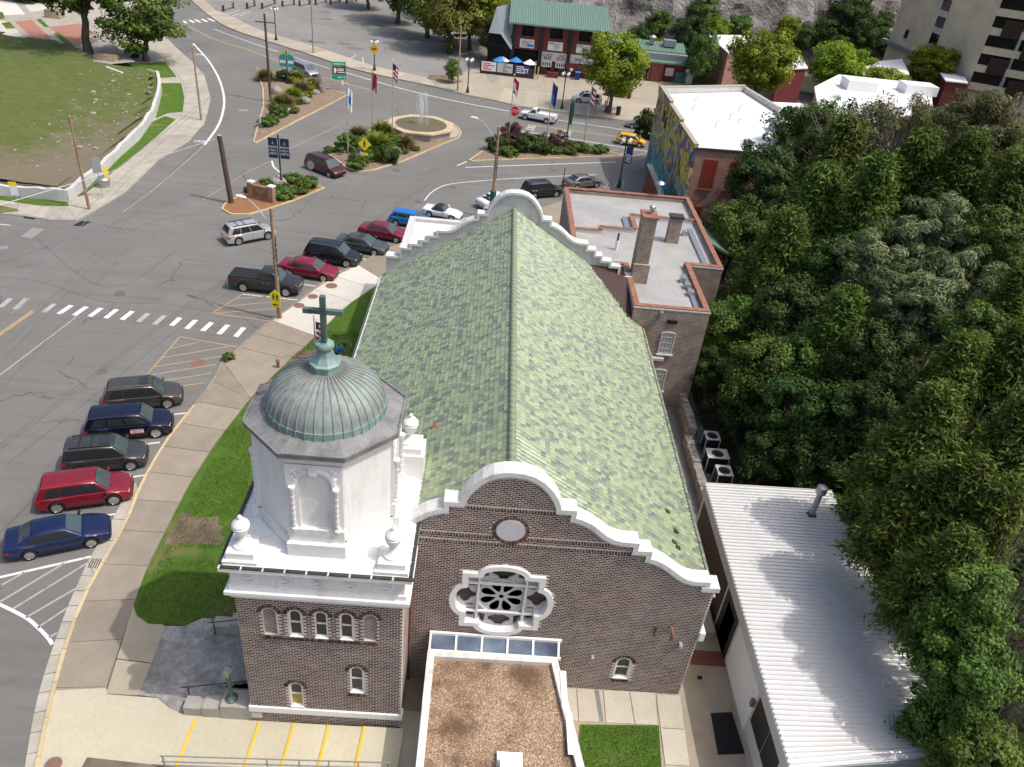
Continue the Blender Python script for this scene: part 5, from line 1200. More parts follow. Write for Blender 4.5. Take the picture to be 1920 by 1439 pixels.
mb = MB(); mb.lathe([(.2, 1.55), (.28, 1.6), (.28, 1.95), (.26, 2.0), (.05, 2.06)], 18); part('cap', mb, 'steel', fl_, smooth=40, local=True)
mb = MB(); mb.lathe([(.3, 0), (.2, .12), (.16, .14)], 12); part('flashing', mb, 'gutter_metal', fl_, local=True)
def ac(x, y, z, sx, sy, h, label):
    a = thing('air_conditioner', label, 'air conditioner', (x, y, z), 0, 'air conditioning units behind the church')
    mb = MB(); mb.box(-sx + .04, sx - .04, -sy + .04, sy - .04, 0, h - .06); part('grille', mb, 'trim', a, local=True)
    mb = MB()
    for px, py in ((-1, -1), (1, -1), (1, 1), (-1, 1)): mb.box(px * sx - .05 if px > 0 else px * sx, px * sx if px > 0 else px * sx + .05, py * sy - .05 if py > 0 else py * sy, py * sy if py > 0 else py * sy + .05, 0, h - .06)
    part('corner_post', mb, 'fascia', a, local=True, kind='stuff')
    rr = min(sx, sy) * .78; mb = MB(); mb.prism([(-sx, -sy), (sx, -sy), (sx, sy), (-sx, sy)], h - .06, h, 0, [[(rr * math.cos(t * math.pi / 12), rr * math.sin(t * math.pi / 12)) for t in range(24)]]); part('top_panel', mb, 'fascia', a, local=True)
    mb = MB(); mb.lathe([(.1, h - .12), (.1, h - .06)], 10); part('fan_hub', mb, 'steel', a, local=True)
    for k in range(4):
        mb = MB(); t = k * math.pi / 2 + .4; mb.bar((0, 0, h - .1), (rr * .95 * math.cos(t), rr * .95 * math.sin(t), h - .08), .16, .012); part('fan_blade', mb, 'gutter_metal', a, local=True)
ac(15.9, 41.6, .2, .48, .48, 1.2, 'square air conditioner farthest from the white metal roof'); ac(15.85, 39.7, .2, .7, .5, 1.2, 'wider air conditioner between two square ones'); ac(15.85, 37.85, .2, .48, .5, 1.35, 'square air conditioner nearest the white metal roof')
sw = thing('stone_wall', 'mossy low stone wall in the dark gap behind the church', 'wall', (14.4, 40, 0))
for k in range(22):
    y = 34 + k * .6; x, z_ = (14.3, .8) if y < 42.2 else (14.55, 1.3)
    mb = MB(); mb.hexa([(x + random.uniform(-.04, .04) + dx, y + .02 + dy, z0) for z0 in (0, z_ + random.uniform(-.06, .06)) for dx, dy in ((0, 0), (.52, 0), (.52, .56), (0, .56))]); part('stone', mb, 'boulder', sw)

# ================================================================ VEHICLES
def lerp(a, b, t): return a + (b - a) * t
def prof(x, pts):
    if x <= pts[0][0]: return pts[0][1]
    for (x0, z0), (x1, z1) in zip(pts, pts[1:]):
        if x <= x1: t = (x - x0) / max(1e-6, x1 - x0); return lerp(z0, z1, t)
    return pts[-1][1]
WHEELS = {}
def wheel_mesh(r, wd):
    if (r, wd) in WHEELS: return WHEELS[r, wd]
    rot = Matrix.Rotation(R_(90), 4, 'X')
    t = MB(); t.lathe([(r * .66, -wd / 2), (r * .93, -wd / 2), (r, -wd * .34), (r, wd * .34), (r * .93, wd / 2), (r * .66, wd / 2), (r * .62, wd * .2), (.0, wd * .18)], 22); t.xf(rot)
    m = MB(); m.lathe([(r * .58, wd * .30), (r * .66, wd * .52), (r * .69, wd * .5)], 22)
    m.lathe([(r * .16, wd * .36), (r * .14, wd * .5), (0, wd * .52)], 10)
    for k in range(5):
        a = 2 * math.pi * k / 5
        for da in (-.13, .13):
            m.bar((r * .1 * math.cos(a), r * .1 * math.sin(a), wd * .44), (r * .64 * math.cos(a + da), r * .64 * math.sin(a + da), wd * .46), r * .075, wd * .1)
    m.xf(rot)
    WHEELS[r, wd] = (t.mesh('tyre', 'tyre', 40), m.mesh('rim', 'rim', 40)); return WHEELS[r, wd]
SPEC = {  # L, W, H, wheelbase, front overhang, wheel radius, belt, kind
    'sedan': (4.86, 1.84, 1.46, 2.80, .95, .335, .93), 'sedan_big': (5.0, 1.88, 1.48, 3.0, .9, .35, .96), 'suv': (4.72, 1.86, 1.76, 2.80, .93, .38, 1.03),
    'suv_box': (4.45, 1.82, 1.80, 2.65, .86, .37, 1.04), 'suv_big': (4.95, 1.94, 1.80, 2.88, .95, .40, 1.06), 'minivan': (5.08, 1.98, 1.76, 3.03, .98, .34, 1.0), 'hatch': (4.1, 1.70, 1.52, 2.52, .82, .31, .97),
    'pickup': (5.8, 2.02, 1.92, 3.55, 1.0, .41, 1.20), 'pickup_small': (5.4, 1.9, 1.80, 3.25, .95, .39, 1.10), 'roadster': (4.1, 1.74, 1.27, 2.4, .85, .32, .82)}
def vehicle(spec, pname, pcol, rear, front, label, cat='car', metal=0, rails=False, sunroof=False, cross=False, near=1, cover=None, group='cars and vans in the street'):
    L, W, H, wb, fo, wr, belt = SPEC[spec]
    pm = paint(pname, pcol, metal); a = Vector(rear[:2]); b = Vector(front[:2]); d = (b - a).normalized(); n = Vector((-d.y, d.x))
    if n.y < 0: n = -n
    c = (a + b) / 2 + n * (W / 2 - .12)
    t = thing('car' if 'pickup' not in spec else 'pickup_truck', label, cat, (c.x, c.y, .01), math.atan2(d.y, d.x), group)
    if spec == 'minivan': t.name = 'minivan'
    elif spec.startswith('suv'): t.name = 'sport_utility_car'
    xf = wb / 2 + fo; xr = xf - L; hw = W / 2; ar = wr + .055
    suv = spec.startswith('suv') or spec == 'minivan' or spec == 'hatch'
    pk = spec.startswith('pickup')
    # profile of the lower body
    if pk: xd, xc, xb, xa = wb / 2 - .35, wb / 2 - .95, -.35 if spec == 'pickup' else .05, -.5 if spec == 'pickup' else -.08
    elif spec == 'minivan': xd, xc, xb, xa = wb / 2 + .15, wb / 2 - .75, xr + .42, xr + .12
    elif spec == 'hatch': xd, xc, xb, xa = wb / 2 + .02, wb / 2 - .72, xr + .5, xr + .12
    elif suv: xd, xc, xb, xa = wb / 2 - .12, wb / 2 - .78, xr + (.30 if spec == 'suv_box' else .45), xr + .08
    elif spec == 'roadster': xd, xc, xb, xa = .45, .05, -.55, -1.15
    else: xd, xc, xb, xa = wb / 2 - .32, wb / 2 - 1.05, -wb / 2 + .32, xr + .62
    hood = belt + (.02 if not suv else -.02)
    if pk: top = [(xr, belt), (xa, belt), (xd - .1, belt), (xd + .1, belt), (xf - .25, belt - .10), (xf, belt - .28)]
    elif suv: top = [(xr, belt - .14), (xr + .12, belt), (xd - .05, belt), (xd + .12, hood), (xf - .35, belt - .16), (xf - .1, belt - .27), (xf, belt - .42)]
    else: top = [(xr, belt - .12), (xr + .1, belt + .04), (xa, belt + .05), (xb, belt), (xd - .05, belt), (xd + .12, hood), (xf - .4, belt - .15), (xf - .12, belt - .25), (xf, belt - .38)]
    sill = .24 if not pk else .36
    def bottom(x):
        z = sill if xr + .3 < x < xf - .3 else sill + .06
        for xw in (-wb / 2, wb / 2):
            if abs(x - xw) < ar: z = max(z, wr + math.sqrt(max(0, ar * ar - (x - xw) ** 2)))
        return z
    xs = {xr, xr + .06, xr + .15, xf - .06, xf - .16, xf - .3, xf, xd + .12, xd - .05}
    for xw in (-wb / 2, wb / 2):
        for k in range(11): xs.add(xw + ar * math.cos(math.pi * k / 10))
        xs.add(xw + ar + .004); xs.add(xw - ar - .004)
    k = xr + .3
    while k < xf: xs.add(k); k += .32
    xs = sorted(x for x in xs if xr <= x <= xf); mb = MB(); rings = []
    for x in xs:
        e = max(0, (x - (xf - .75)) / .75); r = max(0, ((xr + .5) - x) / .5)
        w_ = hw * (1 - .17 * e * e - .10 * r * r); zb = bottom(x); zt = prof(x, top); zb = min(zb, zt - .06)
        hp = [(.70 * w_, zb), (.965 * w_, zb + .01), (w_, lerp(zb, zt, .42)), (.985 * w_, lerp(zb, zt, .76)), (.945 * w_, zt - .025), (.86 * w_, zt + .012), (.45 * w_, zt + .04), (0, zt + .05)]
        full = hp + [(-y, z) for y, z in reversed(hp[:-1])]
        rings.append(len(mb.v)); mb.v += [(x, y, z) for y, z in full]
    nn = 15
    for i in range(len(xs) - 1):
        p, q = rings[i], rings[i + 1]
        for j in range(nn - 1): mb.f.append((p + j, p + j + 1, q + j + 1, q + j)); mb.m.append(0)
        mb.f.append((p + nn - 1, p, q, q + nn - 1)); mb.m.append(1)
    mb.f.append(tuple(rings[0] + j for j in range(nn))); mb.m.append(0); mb.f.append(tuple(rings[-1] + j for j in reversed(range(nn)))); mb.m.append(0)
    body = part('body', mb, [pm, 'trim'], t, 28, local=True)
    # dark inner wheel wells
    mb = MB(); mb.box(-wb / 2 - ar, -wb / 2 + ar, -hw * .72, hw * .72, .3, wr + ar * .9); mb.box(wb / 2 - ar, wb / 2 + ar, -hw * .72, hw * .72, .3, wr + ar * .9); part('wheel_well', mb, 'dark', t, local=True, kind='stuff')
    # cabin
    wbz = hw * .90; wr_ = hw * (.70 if not suv and not pk else .76); zr = H - .05; cr = .05
    st = [(xa, belt), (lerp(xa, xb, .5), lerp(belt, zr, .56)), (xb, zr - .02), (lerp(xb, xc, .3), zr), (lerp(xb, xc, .7), zr), (xc, zr - .03), (lerp(xc, xd, .5), lerp(belt, zr, .5)), (xd, belt)]
    mb = MB(); rr = []
    for x, z in st:
        s_ = (z - belt) / (zr - belt); ye = lerp(wbz, wr_, s_); cc = cr * s_
        hp = [(wbz, belt - .03), (lerp(wbz, ye, .96), max(belt - .02, z - .035)), (ye * .94, z + .005), (ye * .5, z + cc * .8), (0, z + cc)]
        full = hp + [(-y, zz) for y, zz in reversed(hp[:-1])]; rr.append(len(mb.v)); mb.v += [(x, y, zz) for y, zz in full]
    for i in range(len(st) - 1):
        for j in range(8): mb.f.append((rr[i] + j, rr[i] + j + 1, rr[i + 1] + j + 1, rr[i + 1] + j)); mb.m.append(0)
    soft = spec == 'roadster'
    part('cabin' if not soft else 'soft_top', mb, 'trim' if soft else pm, t, 35, local=True)
    def screen(x0, x1, nm, t0, t1, k0, k1, gm):
        mb = MB(); nu, nv = 4, 6; dz = Vector((belt - zr, 0, 0)); nx = Vector((zr - belt, 0, (x0 - x1))).normalized()
        if nx.z < 0: nx = -nx
        for i in range(nu + 1):
            tt = lerp(t0, t1, i / nu); x = lerp(x0, x1, tt); z = lerp(belt, zr, tt); ye = lerp(wbz * k0, wr_ * k1, tt)
            for j in range(nv + 1):
                q = -1 + 2 * j / nv; zz = z + cr * tt * (1 - abs(q) ** 1.6) ; p = Vector((x, ye * q, zz)) + nx * .028; mb.v.append(tuple(p))
        for i in range(nu):
            for j in range(nv): k = i * (nv + 1) + j; mb.f.append((k, k + 1, k + nv + 2, k + nv + 1)); mb.m.append(0)
        part(nm, mb, gm, t, 60, local=True)
    screen(xd, xc, 'windshield', .06, .93, .86, .88, 'glass_wind')
    screen(xa, xb, 'rear_window', .14 if not suv else .22, .90, .80, .82, 'glass_car')
    # side windows
    s0, s1 = .10, .84
    def sx(s, xb0, xb1): return lerp(xb0, xb1, s)
    fr = lambda s: lerp(xd, xc, s) - .16; re = lambda s: lerp(xa, xb, s) + (.16 if pk or spec in ('minivan', 'hatch', 'suv_box') else .34 if suv else .22)
    lo = re(.5); hi = fr(.5)
    cuts = {'pickup': [.52], 'pickup_small': [.62], 'minivan': [.30, .66], 'roadster': []}.get(spec, [.28, .62] if suv else [.5])
    if spec == 'hatch': cuts = [.2, .6]
    ed = [0] + cuts + [1]
    for sgn in (-1, 1):
        for k in range(len(ed) - 1):
            def xx(u, s): 
                return lerp(re(s), fr(s), u)
            g0 = .012 if k else 0; g1 = .012 if k < len(ed) - 2 else 0
            q = [(xx(ed[k] + g0, s0), s0), (xx(ed[k + 1] - g1, s0), s0), (xx(ed[k + 1] - g1, s1), s1), (xx(ed[k] + g0, s1), s1)]
            pts = [(x, sgn * (lerp(wbz, wr_, s) + .012), lerp(belt, zr, s) - .01) for x, s in q]
            mb = MB(); mb.poly(pts if sgn < 0 else pts[::-1]); part('side_window', mb, 'glass_car', t, local=True)
    # lamps, grille, plates, mirrors
    def yw(x): 
        e = max(0, (x - (xf - .75)) / .75); r = max(0, ((xr + .5) - x) / .5); return hw * (1 - .17 * e * e - .10 * r * r)
    for sgn in (-1, 1):
        x = xf - .05; z = prof(xf - .1, top) - .06
        q0 = yw(x); q1 = yw(x - .42)
        mb = MB(); mb.hexa([(x + .02, sgn * q0 * .58, z - .09), (x - .02, sgn * q0 * .97, z - .08), (x - .42, sgn * q1 * .99, z + .02), (x - .2, sgn * q0 * .6, z - .02), (x - .03, sgn * q0 * .58, z + .06), (x - .06, sgn * q0 * .95, z + .07), (x - .44, sgn * q1 * .96, z + .1), (x - .2, sgn * q0 * .6, z + .085)]); part('headlight', mb, 'lamp_clear', t, local=True)
        xx_ = xr; zz = belt - .2; hh = .15 if not suv else .2
        if pk: zz = belt - .25; hh = .34
        q0 = yw(xr); q1 = yw(xr + .3)
        mb = MB(); mb.hexa([(xr - .012, sgn * q0 * .66, zz - hh / 2), (xr + .02, sgn * q0 * 1.006, zz - hh / 2), (xr + .28, sgn * q1 * 1.012, zz - hh / 4), (xr + .05, sgn * q0 * .66, zz - hh / 2), (xr - .012, sgn * q0 * .66, zz + hh / 2), (xr + .02, sgn * q0 * .98, zz + hh / 2), (xr + .28, sgn * q1 * 1.0, zz + hh / 3), (xr + .05, sgn * q0 * .66, zz + hh / 2)]); part('tail_light', mb, 'lamp_red', t, local=True)
        xm = lerp(xd, xc, .22); mb = MB(); mb.hexa([(xm - .06, sgn * hw * .93, belt + .02), (xm + .06, sgn * hw * .93, belt + .02), (xm + .08, sgn * (hw + .16), belt + .04), (xm - .04, sgn * (hw + .17), belt + .04), (xm - .06, sgn * hw * .93, belt + .12), (xm + .06, sgn * hw * .93, belt + .12), (xm + .06, sgn * (hw + .16), belt + .18), (xm - .04, sgn * (hw + .17), belt + .18)]); part('mirror', mb, pm if not pk else 'chrome', t, local=True)
        mb = MB(); mb.box(-wb / 2 + ar + .06, wb / 2 - ar - .06, *sorted((sgn * hw * .97, sgn * (hw * .97 + .03))), sill + .03, sill + .10); part('side_sill', mb, 'trim', t, local=True)
        for xh in (lo * .4 + hi * .1, lo * -.0 + hi * .42):
            mb = MB(); mb.box(xh - .1, xh + .1, *sorted((sgn * (hw * .975), sgn * (hw * .99 + .02))), belt - .16, belt - .12); part('door_handle', mb, pm if not pk else 'chrome', t, local=True)
        for xe in ([lerp(re(.1), fr(.1), c_) for c_ in cuts] + [fr(.1) + .05]):
            mb = MB(); mb.box(xe - .006, xe + .006, *sorted((sgn * hw * .98, sgn * (hw + .004))), sill + .14, belt - .05); part('door_gap', mb, 'trim', t, local=True)
        if rails:
            mb = MB(); mb.bar((xb + .25, sgn * wr_ * .86, zr + .06), (xc - .1, sgn * wr_ * .86, zr + .06), .04, .05); part('roof_rail', mb, 'steel' if rails == 2 else 'trim', t, local=True)
    zg = prof(xf - .05, top) - .14
    q0 = yw(xf) * .52; mb = MB(); mb.box(xf - .1, xf + .012, -q0, q0, zg - .1, zg + .07); part('grille', mb, 'trim' if not pk else 'chrome', t, local=True)
    mb = MB(); mb.box(xf - .1, xf + .016, -hw * .6, hw * .6, .3, .4); part('front_bumper', mb, 'trim' if not pk else 'chrome', t, local=True)
    if pk: mb = MB(); mb.box(xr - .1, xr + .1, -hw * .86, hw * .86, .48, .64); part('rear_bumper', mb, 'chrome' if spec == 'pickup' else 'trim', t, local=True)
    else: mb = MB(); mb.box(xr - .016, xr + .1, -hw * .62, hw * .62, .34, .44); part('rear_bumper', mb, 'trim', t, local=True)
    mb = MB(); mb.box(xr - .02, xr + .01, -.17, .17, belt - .42, belt - .28); part('number_plate', mb, 'sign_white', t, local=True)
    if sunroof: mb = MB(); mb.box(xc - .75, xc - .22, -wr_ * .55, wr_ * .55, zr + .02, zr + cr + .012); part('sunroof', mb, 'glass_car', t, local=True)
    if cross:
        for u in (.3, .55): x = lerp(xb, xc, u); mb = MB(); mb.box(x - .025, x + .025, -wr_ * .84, wr_ * .84, zr + .05, zr + .085); part('cross_bar', mb, 'trim', t, local=True)
    if pk:
        if cover: mb = MB(); mb.box(xr + .04, xa - .04, -hw * .84, hw * .84, belt + .02, belt + .09); part('bed_cover', mb, cover, t, local=True)
        else:
            mb = MB(); mb.box(xr + .1, xa - .1, -hw * .78, hw * .78, belt + .02, belt + .064); part('bed', mb, 'cope', t, local=True)
            for sgn in (-1, 1): mb = MB(); mb.box(xr + .02, xa - .02, *sorted((sgn * hw * .8, sgn * hw * .93)), belt, belt + .14); part('bed_side', mb, pm, t, local=True)
            mb = MB(); mb.box(xr + .0, xr + .1, -hw * .79, hw * .79, belt - .1, belt + .14); part('tailgate', mb, pm, t, local=True)
    ty, ri = wheel_mesh(wr, .22)
    for xw in (-wb / 2, wb / 2):
        for sgn in (-1, 1):
            wo = link('wheel', ty, t); wo.location = (xw, sgn * (hw - .12), wr); wo.rotation_euler = (0, 0, 0 if sgn < 0 else math.pi); ro = link('rim', ri, wo)
    return t
GP = 'parked cars angled to the church kerb'
v = vehicle
v('sedan', 'p_blue', (.005, .016, .075), (-21.75, 28.30), (-19.31, 29.37), 'royal blue sedan parked last in the row nearest the hatched bay', 'car', .35, group=GP)
v('suv', 'p_red', (.22, .008, .022), (-22.06, 31.70), (-19.44, 32.61), 'dark red sport utility car parked beside the royal blue sedan', 'suv', .2, group=GP)
v('suv_box', 'p_grey', (.055, .054, .056), (-22.28, 34.81), (-19.64, 35.56), 'boxy charcoal sport utility car with roof rack beside the dark red one', 'suv', .4, 1, True, True, group=GP)
v('suv_big', 'p_navy', (.004, .006, .03), (-22.19, 37.86), (-19.39, 38.69), 'navy blue sport utility car with a red and white door sign', 'suv', .3, group=GP)
v('suv', 'p_bronze', (.085, .078, .07), (-22.61, 40.91), (-19.74, 41.83), 'bronze grey sport utility car with sunroof nearest the yellow hatching', 'suv', .5, 2, True, group=GP)
GQ = 'cars parked along the church beyond the crosswalk'
v('pickup', 'p_char', (.035, .034, .035), (-19.93, 58.37), (-15.92, 58.11), 'charcoal crew cab pickup truck with covered bed by the wooden pole', 'pickup', .4, cover='trim', group=GQ)
v('sedan_big', 'p_garnet', (.23, .008, .03), (-16.99, 61.78), (-13.44, 61.24), 'garnet red sedan parked next to the charcoal pickup', 'car', .25, group=GQ)
v('suv_big', 'p_black', (.005, .006, .010), (-15.40, 64.85), (-12.08, 64.36), 'black sport utility car parked between the garnet sedan and the grey sedan', 'suv', .1, 2, group=GQ)
v('sedan', 'p_slate', (.09, .095, .105), (-13.25, 67.90), (-10.08, 67.26), 'slate grey sedan with sunroof beside the black sport utility car', 'car', .5, sunroof=True, group=GQ)
v('sedan', 'p_ruby', (.20, .007, .022), (-11.59, 71.16), (-8.52, 70.50), 'ruby red sedan parked beside the bright blue car', 'car', .2, group=GQ)
v('hatch', 'p_azure', (.012, .17, .50), (-9.40, 74.77), (-6.65, 74.31), 'bright blue hatchback partly hidden by the pale rear porch', 'suv', .2, group=GQ)
v('roadster', 'p_white', (.72, .72, .72), (-6.39, 77.74), (-3.63, 77.09), 'white two seat convertible with black soft top', 'car', 0, group=GQ)
v('sedan', 'p_white2', (.74, .74, .74), (-0.04, 80.98), (2.72, 83.30), 'white sedan partly hidden by the scrolled rear gable', 'car', 0, group=GQ)
v('suv', 'p_black2', (.012, .012, .013), (4.89, 85.69), (7.42, 86.89), 'black sport utility car by the rust edged flat roof', 'suv', .2, 2, group=GQ)
v('sedan', 'p_silver2', (.17, .17, .17), (9.81, 89.81), (12.61, 91.44), 'silver grey sedan half hidden by the annex parapet', 'car', .5, group=GQ)
v('minivan', 'p_maroon', (.07, .008, .014), (-21.00, 88.52), (-17.96, 86.34), 'maroon minivan driving past the round clipped shrubs', 'minivan', .3, 1)
v('minivan', 'p_silver', (.33, .35, .38), (-33.06, 132.18), (-29.77, 129.04), 'silver minivan driving on the far street behind the shrub island', 'minivan', .5)
v('suv', 'p_silver3', (.48, .49, .50), (-22.68, 67.01), (-20.38, 68.83), 'silver sport utility car driving beside the mulched sign island', 'suv', .4, 1, cross=True)
v('pickup_small', 'p_white3', (.76, .76, .76), (7.19, 116.41), (4.07, 117.42), 'white extended cab pickup truck driving past the flagpoles', 'pickup', 0)
v('suv', 'p_white4', (.74, .75, .76), (15.67, 129.95), (12.60, 129.82), 'white sport utility car parked in front of the pub under the street tree', 'suv', 0, sunroof=True)
v('suv_box', 'p_red2', (.19, .008, .012), (21.25, 135.72), (18.07, 136.21), 'dark red car parked behind the lime green street tree', 'suv', .2)
v('sedan', 'p_silver4', (.36, .37, .38), (22.68, 117.70), (20.02, 118.35), 'silver car driving beside the mural wall on the far lane', 'car', .5)
v('hatch', 'p_yellow', (.72, .43, .03), (17.49, 109.65), (19.84, 109.16), 'yellow hatchback driving towards the mural wall', 'car', .0)
# the sign on the navy car's door
nv = next(o for o in bpy.data.objects if o.get('label', '').startswith('navy blue'))
mb = MB(); mb.box(.05, .8, -.985, -.975, .52, .86); ds = part('door_sign', mb, 'sign_white', nv, local=True)
mb = MB(); mb.box(.05, .8, -.988, -.984, .52, .60); mb.box(.05, .8, -.988, -.984, .80, .86); part('sign_stripe', mb, 'sign_red', ds, local=True, kind='stuff')
lettering('KEPACI', .17, 'sign_red', ds, face_mat((.425, -.9875, .69), (1, 0, 0), (0, 0, 1)), 1.05)

# ================================================================ STREET FURNITURE
def pole(base, h, r0, r1, mat, label, lean=(0, 0), arms=(), group='wooden utility poles'):
    t = thing('utility_pole', label, 'utility pole', (*base, 0), 0, group)
    mb = MB(); k = 6; mb.tube([(lean[0] * i / k, lean[1] * i / k, h * i / k) for i in range(k + 1)], [lerp(r0, r1, i / k) for i in range(k + 1)], 10); part('shaft', mb, mat, t, 50, local=True)
    mb = MB(); mb.lathe([(r1 * 1.05, h - .02), (r1 * 1.05, h + .03), (0, h + .05)], 10, (lean[0], lean[1], 0)); part('pole_top', mb, 'rubble', t, local=True)
    for z, w_, ang in arms:
        c, s_ = math.cos(ang), math.sin(ang); mb = MB(); mb.bar((-w_ * c, -w_ * s_, z), (w_ * c, w_ * s_, z), .1, .12); ca = part('cross_arm', mb, mat, t, local=True)
        for q in (-.9, -.4, .4, .9):
            mb = MB(); mb.lathe([(.05, z + .06), (.06, z + .16), (.03, z + .2)], 8, (q * w_ * c, q * w_ * s_, 0)); part('insulator', mb, 'steel', ca, local=True)
    return t
p1 = pole((-38.16, 71.81), 8.9, .15, .1, 'wood_red', 'weathered reddish pole with white top before the broken white wall', arms=[(8.3, .45, .2)])
p2 = pole((-37.70, 102.62), 9.0, .15, .1, 'wood', 'tan wooden pole on the curved corner sidewalk')
p3 = pole((-26.15, 76.60), 6.8, .27, .22, 'wood_dark', 'thick dark leaning pole at the tip of the mulched island', (-.55, .25))
p4 = pole((-31.83, 114.00), 11.5, .2, .13, 'wood_dark', 'tall dark pole with crossarm in the upper shrub island', arms=[(10.4, 1.3, .05)])
p5 = pole((-32.75, 146.16), 13, .17, .12, 'wood_grey', 'pale grey pole on the sidewalk beside the car park', group=None)
p5 = pole((-6.57, 129.93), 9.6, .15, .1, 'wood', 'tan utility pole with short crossarms by the double globe lamp', arms=[(8.6, .9, .3), (7.9, .9, .3)])
def cobra(base, h, label, off=(-3.4, 1.0)):
    t = pole(base, h, .17, .12, 'wood_red', label, group='wooden poles with street lights')
    o = Vector((off[0], off[1], 0)); pts = [(0, 0, h - 1.6)] + [tuple(o * u + Vector((0, 0, h - 1.6 + 1.9 * math.sin(u * 1.45)))) for u in (.25, .5, .75, 1)]
    mb = MB(); mb.tube(pts, .045, 6); part('lamp_arm', mb, 'pole_metal', t, 50, local=True)
    mb = MB(); e = Vector(pts[-1]); dn = o.normalized(); sd = Vector((-dn.y, dn.x, 0))
    vs = []
    for u, w_, hh in ((-.1, .08, .06), (.15, .16, .1), (.5, .17, .1), (.78, .08, .05)):
        for k in range(8): a_ = 2 * math.pi * k / 8; vs.append(tuple(e + dn * u + sd * (w_ * math.cos(a_)) + Vector((0, 0, hh * math.sin(a_)))))
    fs = [(i * 8 + k, i * 8 + (k + 1) % 8, i * 8 + 8 + (k + 1) % 8, i * 8 + 8 + k) for i in range(3) for k in range(8)] + [tuple(range(24, 32)), tuple(range(7, -1, -1))]
    mb.add(vs, fs); part('lamp_head', mb, 'sign_white', t, 50, local=True)
    for k in range(7):
        z = h - 2.3 - k * .42
        for sx in (-1, 1):
            mb = MB(); mb.lathe([(.04, 0), (.055, .08), (.03, .14)], 7, (sx * .19, -.08, z)); part('insulator', mb, 'steel', t, local=True)
    mb = MB(); mb.tube([(.16, -.05, h - 5.4), (.16, -.05, h - 2.1)], .03, 6); part('cable_riser', mb, 'gutter_metal', t, local=True); return t
cobra((-15.74, 54.35), 9.2, 'wooden street light pole beside the charcoal pickup', (-2.1, .9))
cobra((0.25, 78.87), 9.6, 'wooden street light pole with green wrap behind the rear gable', (-2.2, 1.2))
t = bpy.data.objects[-1]
gw = [o for o in bpy.data.objects if str(o.get('label', '')).startswith('wooden street light pole with green')][0]
mb = MB(); mb.lathe([(.3, .2), (.32, 3.0)], 10); part('green_wrap', mb, 'cloth_green', gw, local=True)
def wire(a, b, sag, label, r=.011):
    pts = []
    for i in range(25):
        t = i / 24; p = Vector(a).lerp(Vector(b), t); p.z -= sag * 4 * t * (1 - t); pts.append(tuple(p))
    mb = MB(); mb.tube(pts, r, 5); o = part('overhead_wire', mb, 'steel' if r > .015 else 'gutter_metal', None); tag(o, label, 'wire', 'overhead wires')
WL = 'thin overhead wire crossing the street at lower left'
for i, (pa, pb) in enumerate((((-30.96, 46.45), (-30.28, 92.81)), ((-28.79, 46.10), (-31.05, 103.67)), ((-27.94, 40.77), (-28.71, 61.84)), ((-26.36, 38.80), (-27.11, 63.19)))):
    wire((*pa, 8), (*pb, 8), .3, WL + ', ' + ('uppermost', 'second from the top', 'third from the top', 'lowest')[i] + ' of four', .016)
wire((*(-38.44, 55.29), 6.2), (*(-26.77, 77.14), 6.5), .1, 'pale thick cable running to the dark leaning pole', .03)
wire((*(-21.60, 124.95), 8.5), (*(-6.94, 133.51), 8.8), .3, 'overhead wire before the car park trees', .01); wire((*(-34.01, 121.93), 11), (*(-21.60, 124.95), 8.5), .5, 'overhead wire from the tall dark pole to the car park')
wire((*(-39.44, 73.27), 8.3), (*(-38.01, 103.62), 8.6), .5, 'overhead wire between the reddish pole and the tan corner pole'); wire((*(-38.01, 103.62), 8.6), (*(-34.55, 119.64), 10.4), .5, 'overhead wire from the tan corner pole to the crossarm pole'); wire((*(-6.90, 133.41), 8.2), (*(22.29, 114.67), 8), .9, 'overhead wire sagging in front of the pub')
wire((*(-27.37, 84.95), .15), (*(-24.10, 78.93), .12), 0, 'yellow guy wire staked in front of the brick sign', .03)
wire((*(-18.96, 58.24), 1.6), (*(-20.48, 56.73), 1.2), 0, 'pale wire end hanging by the charcoal pickup', .012)
def plate(name, loop, mat, parent, y=-.03, th=.03):
    mb = MB(); mb.prism_y(loop, y - th, y); return part(name, mb, mat, parent, local=True)
def rect(w_, z0, z1, cx=0): return [(cx - w_, z0), (cx + w_, z0), (cx + w_, z1), (cx - w_, z1)]
def signpost(base, h, label, cat='sign', rz=0, r=.03, mat='sign_grey', z0=0.1):
    t = thing('sign', label, cat, (*base, z0), rz); mb = MB(); mb.tube([(0, 0, 0), (0, 0, h)], r, 6); part('post', mb, mat, t, local=True); return t
def diamond(c, s_): return [(0, c - s_), (s_, c), (0, c + s_), (-s_, c)]
t = signpost((-14.92, 90.61), 2.9, 'yellow diamond pedestrian sign in front of the round shrubs', rz=.0)
plate('sign_panel', diamond(2.75, .75), 'sign_yellow', t); plate('sign_plate', rect(.42, 1.45, 1.75), 'sign_yellow', t)
mb = MB(); mb.tube([(0, -.07, 3.05), (0, -.07, 3.06)], .1, 8)
def walker(parent, cx, z, k=1.0):
    mb = MB()
    P = lambda x, zz: (cx + x * k, -.068, z + zz * k)
    for a, b, w_ in (((0, .12), (0, .38), .13), ((0, .14), (-.16, -.3), .09), ((0, .14), (.14, -.3), .09), ((0, .36), (-.18, .1), .06), ((0, .36), (.18, .14), .06)): mb.bar(P(*a), P(*b), w_ * k, .012, up=(0, 1, 0))
    mb.prism_y([(cx + .085 * k * math.cos(t_), z + .50 * k + .085 * k * math.sin(t_)) for t_ in [i * .7 for i in range(9)]], -.074, -.062); part('symbol', mb, 'black', parent, local=True, kind='stuff')
walker(t, 0, 2.68, .95)
